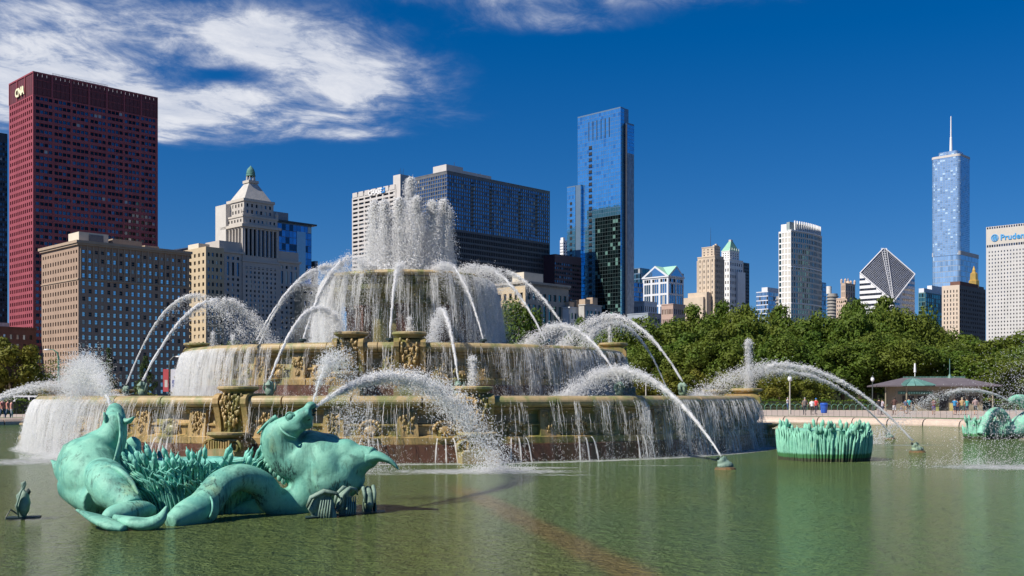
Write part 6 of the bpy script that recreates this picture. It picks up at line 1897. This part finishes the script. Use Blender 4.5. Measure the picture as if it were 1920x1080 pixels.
# parked van glimpsed on the drive
c = gpt(66, 125)
vn = thing('parked_van', 'white van parked on the drive behind the left basin edge', 'van', c, R(4))
prof = [(-2.3, .35), (2.3, .35), (2.35, .9), (1.9, 1.15), (1.3, 1.95), (-2.2, 2.0), (-2.35, 1.2)]
mb = MB(); n = len(prof); mb.add([(x_, -.9, z_) for x_, z_ in prof] + [(x_, .9, z_) for x_, z_ in prof], [tuple(range(n)), tuple(reversed(range(n, 2 * n)))] + [(i, n + i, n + (i + 1) % n, (i + 1) % n) for i in range(n)]); mb.build('body', WHITEP, vn)
for x0, x1 in ((-1.9, -.5), (-.3, 1.1)): slab(vn, (x0, -.93, 1.2), (x1, -.902, 1.8), DARKGLASS, 'window')
for x_ in (-1.5, 1.5):
    for y_ in (-.8, .8):
        w_ = MB(); w_.tube([(x_, y_ - .12, .33), (x_, y_ + .12, .33)], .33, 14); o = w_.build('wheel', BLACKSTEEL, vn)
        w_ = MB(); w_.tube([(x_, y_ - .14, .33), (x_, y_ + .14, .33)], .18, 10); w_.build('rim', PALE, o)

# ------------------------------------------------------------------ moving water
def foam_material(name, col=(.98, .985, .99), trans=.5, clear=.40):
    """Broken white water: scatters light forward and back, and lets some straight through."""
    m, t, b = newmat(name)
    put(t, b, col=col, rough=.35, spec=.4)
    tr = t.nodes.new('ShaderNodeBsdfTranslucent'); tr.inputs[0].default_value = (*col, 1)
    tp = t.nodes.new('ShaderNodeBsdfTransparent')
    mx_ = t.nodes.new('ShaderNodeMixShader'); mx_.inputs[0].default_value = trans
    m2 = t.nodes.new('ShaderNodeMixShader'); m2.inputs[0].default_value = clear
    out = [n_ for n_ in t.nodes if n_.type == 'OUTPUT_MATERIAL'][0]
    t.links.new(b.outputs[0], mx_.inputs[1]); t.links.new(tr.outputs[0], mx_.inputs[2])
    t.links.new(mx_.outputs[0], m2.inputs[1]); t.links.new(tp.outputs[0], m2.inputs[2]); t.links.new(m2.outputs[0], out.inputs[0])
    return m
FOAM = foam_material('white_water')
STRAND = foam_material('strand_water', clear=.55)
DENSE = foam_material('plume_water', clear=.14)
G9 = 9.81
_OV = np.array([(1.15, 0, -.55), (-.57, 1.0, -.55), (-.57, -1.0, -.55), (0, 0, 1.1)], float)
_OF = np.array([(0, 1, 3), (1, 2, 3), (2, 0, 3), (1, 0, 2)])
class Spray:
    """Gathers drops: each a small faceted pellet drawn out along its path."""
    def __init__(self, seed): self.V, self.F, self.n, self.g = [], [], 0, np.random.default_rng(seed)
    def drops(self, P, D, r, L):
        P = np.asarray(P, float); n = len(P)
        if n == 0: return
        D = np.asarray(D, float); D = D / np.maximum(np.linalg.norm(D, axis=1, keepdims=True), 1e-6)
        ref = np.where(np.abs(D[:, 2:3]) > .9, np.array([[1., 0, 0]]), np.array([[0, 0, 1.]]))
        S = np.cross(D, ref); S /= np.linalg.norm(S, axis=1, keepdims=True); T = np.cross(D, S)
        r = np.broadcast_to(np.asarray(r, float).reshape(-1, 1), (n, 1)); L = np.broadcast_to(np.asarray(L, float).reshape(-1, 1), (n, 1))
        V = np.empty((n, 4, 3))
        for k, (a, b, c_) in enumerate(_OV): V[:, k] = P + S * r * a + T * r * b + D * L * c_
        self.V.append(V.reshape(-1, 3)); self.F.append((np.arange(n)[:, None, None] * 4 + _OF[None]).reshape(-1, 3) + self.n); self.n += n * 4
    def core(self, pts, rad, n=7, wob=.15):
        mb = MB(); g = self.g
        rr = [max(.004, x * g.uniform(1 - wob, 1 + wob)) for x in rad]
        mb.tube(pts, rr, n)
        V = np.array(mb.v); tri = []
        for f in mb.f:
            for k in range(1, len(f) - 1): tri.append((f[0], f[k], f[k + 1]))
        self.V.append(V); self.F.append(np.array(tri) + self.n); self.n += len(V)
    def build(self, name, mat=None):
        return link(name, np_mesh(name, np.concatenate(self.V), np.concatenate(self.F), mat or FOAM))

def arc(S, Ep, apex):
    S, Ep = np.array(S, float), np.array(Ep, float)
    apex = max(apex, S[2] + .05, Ep[2] + .05)
    vz = math.sqrt(2 * G9 * (apex - S[2])); T = vz / G9 + math.sqrt(2 * (apex - Ep[2]) / G9)
    v = (Ep - S) / T; v[2] = vz
    def at(t):
        t = np.asarray(t, float)[..., None]
        p = S + v * t; p[..., 2] -= .5 * G9 * t[..., 0] ** 2
        return p
    def vel(t):
        t = np.asarray(t, float)
        d = np.broadcast_to(v, t.shape + (3,)).copy(); d[..., 2] -= G9 * t
        return d
    return at, vel, T

def jet(label, S, Ep, apex, n=5000, r0=.035, r1=.09, spread=.16, fall=.5, solid=.6, size=.017, seed=0, group='arcing water jets', drift=(0, 0, 0), clump=40, name='water_jet', spread_pow=1.5, streak=3.2):
    """A thrown jet: a solid white root that frays into lumps and a falling veil of drops."""
    sp = Spray(seed + 100); g = sp.g; at, vel, T = arc(S, Ep, apex)
    ts = np.linspace(0, T * solid, max(7, int(64 * solid)))
    pts = at(ts); f = ts / T
    jit = g.normal(size=pts.shape) * (.006 + .05 * f[:, None] ** 1.5)
    sp.core([Vector(p) for p in pts + jit], list(r0 + (r1 - r0) * f / solid * (1 - .75 * np.clip((f / solid - .55) / .45, 0, 1))), 7, .42)
    # frayed lumps riding the arc
    ce = np.sort(g.uniform(.08, 1.0, clump)) * T
    k = g.integers(0, clump, n); u = (g.random(n) < .45)
    t = np.where(u, ce[k] + g.normal(size=n) * T * .012, T * g.random(n) ** .75)
    t = np.clip(t, 0, T)
    f = t / T
    w = .012 + spread * f ** spread_pow
    P = at(t) + g.normal(size=(n, 3)) * w[:, None] * np.where(u, .75, 1.15)[:, None]
    lag = g.exponential(1.0, n) * fall * f ** 2 * np.where(u, .12, 1.0)
    P[:, 2] -= lag
    P += np.array(drift)[None] * (f ** 2 * g.uniform(.3, 1.2, n))[:, None]
    keep = P[:, 2] > min(S[2], Ep[2]) - .05
    D = vel(t); D[:, 2] -= lag * 2
    D = D + g.normal(size=D.shape) * .6
    r = size * g.uniform(.45, 1.25, n) * np.where(u, 1.2, .85)
    P, D, r = P[keep], D[keep], r[keep]
    sp.drops(P, D, r, r * g.uniform(1.1, streak, len(r)))
    # splash where it lands
    m = n // 9; a = g.uniform(0, 6.283, m); q = g.random(m)
    Q = np.array(Ep)[None] + np.stack([np.cos(a) * q * spread * 3.2, np.sin(a) * q * spread * 2.4, g.exponential(.13, m) * (1 - q * .6)], 1)
    sp.drops(Q, g.normal(size=(m, 3)) + np.array((0, 0, .6)), size * g.uniform(.5, 1.1, m), size * g.uniform(.7, 1.6, m))
    return tag(sp.build(name), label, 'water jet', group)

def P3(r, deg, z): return pol(r, R(deg), z)

# crown of vertical jets on the upper basin
RINGJ = 14
def upright(label, x, y, z0, h, n, spread, seed, group, size=.022, rcore=.05, wind=(-.03, 0)):
    sp = Spray(seed + 300); g = sp.g
    zs = np.linspace(z0, z0 + h * .93, 30); f = (zs - z0) / h
    sp.core([Vector((x + g.normal() * .02 * q, y + g.normal() * .02 * q, z)) for z, q in zip(zs, f)], list(rcore * (.6 + 1.7 * f)), 7, .3)
    # boiling head
    m = n // 4; d = np.abs(g.normal(size=m)) * h * .10
    w = .05 + .16 * np.sqrt(d / h) * spread / .25
    P = np.stack([x + g.normal(size=m) * w, y + g.normal(size=m) * w, z0 + h - d + g.normal(size=m) * .05], 1)
    sp.drops(P, g.normal(size=(m, 3)) + np.array((0, 0, .5)), size * g.uniform(.6, 1.6, m), size * g.uniform(.8, 2.2, m))
    # falling skirt
    k = n - m; q = g.random(k) ** .8
    w = .06 + spread * q ** .6
    wk = w * np.clip(.35 + h, 0, 1)
    cl = g.integers(0, 26, k); ca = np.random.default_rng(seed).uniform(0, 6.283, 26)[cl]; cr = np.random.default_rng(seed + 1).uniform(.2, 1.1, 26)[cl]
    P = np.stack([x + np.cos(ca) * cr * w + g.normal(size=k) * w * .38 + wind[0] * q * h, y + np.sin(ca) * cr * w + g.normal(size=k) * w * .38 + wind[1] * q * h, z0 + h * (1 - q) * .99 + g.normal(size=k) * .03], 1)
    D = np.stack([g.normal(size=k) * .15, g.normal(size=k) * .15, -np.ones(k)], 1)
    r = size * g.uniform(.4, 1.1, k)
    sp.drops(P, D, r, r * g.uniform(1.2, 3.6, k))
    return tag(sp.build('water_jet', DENSE if h > 3 else FOAM), label, 'water jet', group)
hts = (3.62, 3.48, 3.65, 3.45, 3.58, 3.52, 3.42, 3.6, 3.5, 3.56, 3.46, 3.6, 3.5, 3.55)
for i in range(RINGJ):
    a = 2 * math.pi * i / RINGJ + .25
    upright('upright white jet in the ring crowning the upper basin', CX + 1.78 * math.sin(a) + .12, CY - 1.78 * math.cos(a), 7.75, hts[i], 8200, .42, i * 7, 'ring of upright jets on the upper basin', .0165)
upright('tallest upright jet in the centre of the upper basin', CX + .12, CY, 7.75, 4.85, 10000, .42, 91, None, .017, .07)
sp = Spray(77); g = sp.g; m = 5200
a = g.uniform(0, 6.283, m); q = np.sqrt(g.random(m)) * 2.35
lob = .20 + .22 * np.abs(np.sin(a * 4.5 + 1)) * (q > 1.2)
Pq = np.stack([CX + q * np.sin(a), CY - q * np.cos(a), 7.74 + np.abs(g.normal(size=m)) * lob], 1)
sp.drops(Pq, g.normal(size=(m, 3)), .05 * g.uniform(.5, 1.5, m), .05 * g.uniform(.5, 1.5, m))
o = sp.build('splash_foam'); tag(o, 'white churned foam boiling on the upper basin', 'foam', kind='stuff')

# jets thrown from the middle rim up to the upper basin
MIDJ = [(-115, 'back left', 8.4, 2800), (-38, '', 8.0, 3600), (-22, '', 8.25, 5200), (1, '', 7.9, 3600), (25, '', 8.0, 4200), (45, '', 8.0, 3800), (58, '', 8.0, 3000)]
MIDL = ['thin jet beyond the left inner jets rising to the upper basin', 'jet arcing from the left of the middle rim before the pyramid tower', 'thick splashing jet second from the left on the middle rim',
        'jet rising straight before the red pilasters of the upper drum', 'jet arcing up right of the red drum to the upper rim', 'jet arcing over the dark green tree to the upper basin', 'outermost right jet thrown from the middle rim']
for i, (dg_, _, ap, n) in enumerate(MIDJ):
    S = P3(9.05, dg_, 4.42); Ep = P3(3.3, dg_, 7.72)
    jet(MIDL[i], S, Ep, ap, int(n * 1.9), .030, .058, .15 if i != 2 else .26, .75 if i != 2 else 2.4, .56, .0135, i * 5, 'jets from the middle rim', clump=34)
    rim_fish('black nozzle cap on the middle rim under %s' % ['the thin far jet', 'the leftmost arcing jet', 'the thick splashing jet', 'the straight jet', 'the jet right of the drum', 'the jet over the green tree', 'the outermost right jet'][i], 9.05, R(dg_), 4.2, 1.0, False)

# jets thrown from bronze fish on the lower rim to the middle basin
LOWJ = [(-103, 7.25, 8.2, 3600), (-33.5, 5.95, 8.6, 4200), (-12.5, 5.55, 7.4, 5200), (12, 5.45, 8.0, 4200), (36, 4.95, 9.4, 4200), (50, 5.45, 9.2, 4200), (118, 6.1, 9.2, 3000)]
LOWL = ['far jet of the twin arcs before the brown hotel', 'near jet of the twin arcs before the brown hotel', 'jet rising left of the middle piers into a splash', 'jet rising right of the middle piers and falling back', 'jet from the lower rim landing on the right of the middle basin', 'right near jet of the pair before the trees', 'right far jet of the pair before the trees']
for i, (dg_, ap, re, n) in enumerate(LOWJ):
    jet(LOWL[i], P3(15.1, dg_, 2.75), P3(re, dg_, 4.22), ap, int(n * 1.9), .032, .066, .17, 1.1 if i in (0, 1, 2, 3) else .55, .54, .014, 50 + i * 5, 'jets from the lower rim', clump=40, drift=(.35, 0, 0) if i == 0 else (0, 0, 0))
    rim_fish('bronze fish on the lower rim, %s' % ['foot of the far twin arc', 'foot of the near twin arc', 'left of the middle piers', 'right of the middle piers', 'under the right landing jet', 'near one of the right pair', 'far one of the right pair'][i], 15.1, R(dg_), 2.16, 1.0, True)

# jets from the pool and the sea horses
def P2(x, y, Y): v = px(x, y, Y); return (v.x, v.y, v.z)
jet('strong jet from the right sea horse arcing to the foam', P2(592, 763, 20.0), (-.35, 31.4, 0.02), 2.62, 20000, .03, .09, .36, .30, .52, .012, 201, 'sea horse jets', clump=70, spread_pow=1.15, streak=4.0)
jet('fan of spray rising from the right sea horse mouth', P2(587, 755, 20.0), (-3.1, 22.6, .6), 2.95, 8000, .012, .03, .34, .6, .25, .009, 202, 'sea horse jets', clump=50, spread_pow=.9, streak=1.6)
jet('broad bursting spray thrown by the rear-facing sea horse', P2(209, 767, 21.2), (-15.6, 36.8, 0.05), 2.95, 34000, .02, .04, .42, .80, .06, .0115, 203, 'sea horse jets', clump=60, spread_pow=.75, streak=1.8)
jet('jet from the near fish nozzle arcing into the lower basin', (6.25, 31.9, .4), (2.1, 41.2, 2.15), 3.12, 17000, .032, .085, .22, .35, .60, .014, 204, 'jets rising from the pool', clump=60)
jet('longer jet rising from beyond the pale reed drum', (16.0, 42.6, .4), (7.6, 44.2, 2.15), 3.45, 9000, .03, .08, .22, .25, .66, .013, 205, 'jets rising from the pool', clump=50)
jet('shorter jet rising behind the pale reed drum', (19.3, 54.6, .35), (9.2, 51.5, 2.15), 3.45, 8000, .03, .07, .24, .25, .6, .013, 206, 'jets rising from the pool', clump=50)
jet('flat jet from the distant sea horse crossing before the visitors', P2(1893, 752, 54.6), (16.4, 48.5, .02), 2.5, 4200, .03, .07, .30, .35, .45, .016, 207, 'sea horse jets', clump=60)
jet('wide veil of spray falling at the right picture edge', (24.5, 41.5, 1.9), (14.6, 33.4, .02), 3.3, 19000, .02, .05, 1.05, .75, .08, .0105, 208, 'sea horse jets', clump=60, spread_pow=.7, streak=2.6)
jet('flat jet reaching the lower basin from the left picture edge', (-24.5, 46.6, .9), (-18.3, 49.0, 2.2), 2.75, 4200, .03, .08, .26, .3, .5, .016, 209, 'jets rising from the pool', clump=40)
jet('second flat jet just below it at the left picture edge', (-23.2, 44.0, .7), (-17.6, 46.2, 2.2), 2.62, 4200, .03, .08, .24, .3, .5, .016, 210, 'jets rising from the pool', clump=40)
# bubblers on the pier caps
for lab, r_, dg_, z, h, n, s in (('little bubbler on the pier cap left of the upper drum front', 9.85, 5.9, 4.6, .62, 600, .10), ('bubbler on the pier cap before the right sea horse arc', 15.85, 13.4, 2.5, .98, 1300, .13),
                                 ('tall spout on the far right pier cap', 15.9, 75.4, 2.5, 2.15, 3400, .20), ('small bubbler on the left end of the middle basin', 9.0, -70, 4.3, .75, 500, .10), ('small bubbler behind the middle rim on the left', 8.4, -60, 4.3, .55, 400, .10),
                                 ('pair bubbler at the right end of the middle rim', 9.6, 82, 4.5, .9, 500, .10), ('tiny bubbler beyond the right middle rim', 9.0, 100, 4.5, .9, 500, .10), ('low bubbler by the left lower rim', 14.5, -58, 2.5, .55, 500, .14)):
    q = P3(r_, dg_, z); upright(lab, q[0], q[1], z, h, n, s, int(abs(dg_) * 3), 'bubblers on the pier caps', .013, .025, (0, 0))

# curtains spilling over the rims
def curtain_material(name):
    m, t, b = newmat(name)
    uv = t.nodes.new('ShaderNodeUVMap'); u, v, _ = split(t, uv.outputs[0])
    at_ = t.nodes.new('ShaderNodeAttribute'); at_.attribute_name = 'flow'; fl = E(t, at_.outputs['Fac'])
    n1 = noise(t, combine(t, u * 5.0, v * .55, 0.0), 1.0, 5, .65, .4)
    n2 = noise(t, combine(t, u * 19.0, v * 1.2, 3.0), 1.0, 6, .7, .3)
    n3 = noise(t, combine(t, u * 1.1, v * .35, 6.0), 1.0, 3, .55, .3)
    al = (n1 * .50 + n2 * .50 + (n3 - .5) * .60 + (fl - .5) * .50).step(.40, .76) * .72
    tp = t.nodes.new('ShaderNodeBsdfTransparent')
    put(t, b, col=(.82, .84, .85), rough=.25)
    bump(t, b, n2, .5, .05)
    tr = t.nodes.new('ShaderNodeBsdfTranslucent'); tr.inputs[0].default_value = (.82, .84, .85, 1)
    m1 = t.nodes.new('ShaderNodeMixShader'); m1.inputs[0].default_value = .35
    m2 = t.nodes.new('ShaderNodeMixShader')
    out = [n_ for n_ in t.nodes if n_.type == 'OUTPUT_MATERIAL'][0]
    t.links.new(b.outputs[0], m1.inputs[1]); t.links.new(tr.outputs[0], m1.inputs[2])
    t.links.new(al.s, m2.inputs[0]); t.links.new(tp.outputs[0], m2.inputs[1]); t.links.new(m1.outputs[0], m2.inputs[2]); t.links.new(m2.outputs[0], out.inputs[0])
    return m
CURTAIN = curtain_material('falling_sheet')

def hump(d, c_, w): return math.exp(-((d - c_) / w) ** 2)
def curtain(label, Rr, zt, zb, out, flow, n, seed, a0=-112, a1=112, size=.012, gaps=()):
    """Sheet and strands of water leaving a rim of radius Rr at zt and landing at zb, 'out' metres further out."""
    g = np.random.default_rng(seed); rnd = random.Random(seed)
    na = int((a1 - a0) * Rr / 12); nz = 10
    ang = np.linspace(R(a0), R(a1), na)
    ph = [rnd.uniform(0, 6.28) for _ in range(8)]
    fr = [rnd.uniform(4, 60) for _ in range(8)]
    def lobe(a): return sum(math.sin(a * f_ + p_) for f_, p_ in zip(fr, ph)) / 8
    V, F, UV, FL = [], [], [], []
    for i, a in enumerate(ang):
        o_ = out * (.75 + .6 * lobe(a)); fl = flow(math.degrees(a)) + .18 * lobe(a * 1.7)
        for gp, gw in gaps:
            if abs(math.degrees(a) - gp) < gw: fl = -1.0
        for j in range(nz):
            q = j / (nz - 1); r_ = Rr + o_ * math.sqrt(q) + .02 * lobe(a * 3 + q * 4); z = zt - (zt - zb) * q
            V.append(pol(r_, a, z)); UV.append((a * Rr, z)); FL.append(fl)
    for i in range(na - 1):
        for j in range(nz - 1): F.append((i * nz + j, i * nz + j + 1, (i + 1) * nz + j + 1, (i + 1) * nz + j))
    F = np.array(F); me = np_mesh('falling_sheet', np.array(V), F, CURTAIN, True)
    uvl = me.uv_layers.new(name='UVMap'); lv = np.empty(len(me.loops), np.int32); me.loops.foreach_get('vertex_index', lv)
    uvl.data.foreach_set('uv', np.array(UV, np.float32)[lv].ravel())
    at_ = me.attributes.new('flow', 'FLOAT', 'POINT'); at_.data.foreach_set('value', np.array(FL, np.float32))
    root = thing('water_curtain', label, 'water curtain'); root['kind'] = 'stuff'
    sh = link('falling_sheet', me, root); sh['kind'] = 'stuff'
    # joined strands that break into drops
    sp = Spray(seed + 9); A = []
    ns = n // 15; cc = [rnd.uniform(a0, a1) for _ in range(int((a1 - a0) * Rr / 26))]
    while len(A) < ns:
        a = rnd.choice(cc) + rnd.gauss(0, .55 * 16 / Rr) * .55 if rnd.random() < .75 else rnd.uniform(a0, a1)
        fl = flow(a) + .25 * lobe(R(a) * 2.3)
        if any(abs(a - gp) < gw for gp, gw in gaps): continue
        if rnd.random() < max(.03, fl) ** 1.4: A.append(R(a))
    for a in A:
        o_ = out * rnd.uniform(.5, 1.25); q0 = rnd.random() ** 2 * .6; q1 = min(1.0, q0 + rnd.uniform(.10, .50)); k = 6
        pts, rad = [], []; w = size * rnd.uniform(.3, 1.15); dr = rnd.uniform(-.10, .10)
        for j in range(k):
            q = q0 + (q1 - q0) * j / (k - 1); aa = a + (dr * q + rnd.gauss(0, .010)) / Rr
            pts.append(Vector(pol(Rr + o_ * math.sqrt(q) + rnd.gauss(0, .01), aa, zt - (zt - zb) * q))); rad.append(w * rnd.uniform(.4, 1.6) * (1 if 0 < j < k - 1 else .25))
        sp.core(pts, rad, 3, .1)
    A = np.array(A); per = 9
    aa = np.repeat(A, per) + g.normal(size=len(A) * per) * .07 / Rr; q = g.random(len(aa)) ** .6
    lo = np.repeat(g.uniform(.5, 1.25, len(A)), per) * out
    r_ = Rr + lo * np.sqrt(q) + g.normal(size=len(aa)) * .03 * (1 + 3 * q)
    P = np.stack([CX + r_ * np.sin(aa), CY - r_ * np.cos(aa), zt - (zt - zb) * q], 1)
    D = np.stack([np.sin(aa) * (1 - q) * .8, -np.cos(aa) * (1 - q) * .8, -.4 - 1.6 * q], 1) + g.normal(size=(len(aa), 3)) * .07
    r = size * g.uniform(.4, 1.0, len(aa)); sp.drops(P, D, r, r * g.uniform(2.0, 8.0, len(aa)))
    m = n // 5; am = R(a0) + (R(a1) - R(a0)) * g.random(m); keep = np.array([rnd.random() < .25 + flow(math.degrees(x)) for x in am]); am = am[keep]; m = len(am)
    r_ = Rr + out * g.uniform(.5, 1.5, m); P = np.stack([CX + r_ * np.sin(am), CY - r_ * np.cos(am), zb + g.exponential(.07, m)], 1)
    sp.drops(P, g.normal(size=(m, 3)), size * g.uniform(.6, 1.8, m), size * g.uniform(.8, 2.4, m))
    d = sp.build('falling_drop', STRAND); d.parent = root; d['kind'] = 'stuff'
pg = [(-15.4, 2.3), (13.4, 2.3), (75.4, 2.3), (-77, 2.3)]
curtain('streaming curtain of water falling from the lower basin rim into the pool', LOW + .03, 2.06, .0, .50, lambda d: .05 + .90 * hump(d, -64, 34) + .50 * hump(d, 48, 24) + .12 * hump(d, -3, 6), 44000, 1, -104, 104, .0085, pg)
pm = [(-7.3, 2.9), (5.9, 2.9)]
curtain('streaming curtain of water falling from the middle basin rim', MID + .03, 4.13, 2.15, .38, lambda d: .10 + .85 * hump(d, -62, 34) + .52 * hump(d, 46, 28), 36000, 2, -108, 108, .0085, pm)
curtain('veil of water spilling all round the upper basin', UP + .02, 7.66, 4.25, .62, lambda d: .32 + .65 * hump(abs(d), 84, 38), 44000, 3, -125, 125, .0095)
# loose spray hanging round the upper basin
sp = Spray(55); g = sp.g; m = 18000
a = R(1) * (np.where(g.random(m) < .5, 1, -1) * g.normal(78, 30, m)); q = g.random(m)
r_ = UP + .25 + g.gamma(2.0, .28, m) * (.35 + .9 * q)
Pq = np.stack([CX + r_ * np.sin(a), CY - r_ * np.cos(a), 7.75 - q * 3.4 + g.normal(size=m) * .08], 1)
rr = .0085 * g.uniform(.4, 1.2, m); sp.drops(Pq, np.stack([g.normal(size=m) * .3, g.normal(size=m) * .3, -np.ones(m)], 1), rr, rr * g.uniform(1.2, 4, m))
tag(sp.build('drifting_spray'), 'fine drifting spray around the sides of the upper basin', 'spray', kind='stuff')
# spout threads from the masks
sp = Spray(66); g = sp.g
for q in AXL[:2] + [270]:
    for k in range(1, 21, 2):
        a = AX + R(q) + R(-45 + k * 4.35) - R(.7)
        if math.cos(a - AX) < .1: continue
        for s in (-.25, 0, .25):
            t = np.linspace(0, .42, 10); r_ = LOW + .05 + .75 * t
            pts = [Vector(pol(x, a + s / LOW * (1 + tt), .80 - 4.6 * tt * tt + .0)) for x, tt in zip(r_, t)]
            sp.core(pts, [.018 + .02 * tt for tt in t], 5, .4)
tag(sp.build('spout_threads'), 'thin threads of water spilling from the lower basin masks', 'water', kind='stuff')
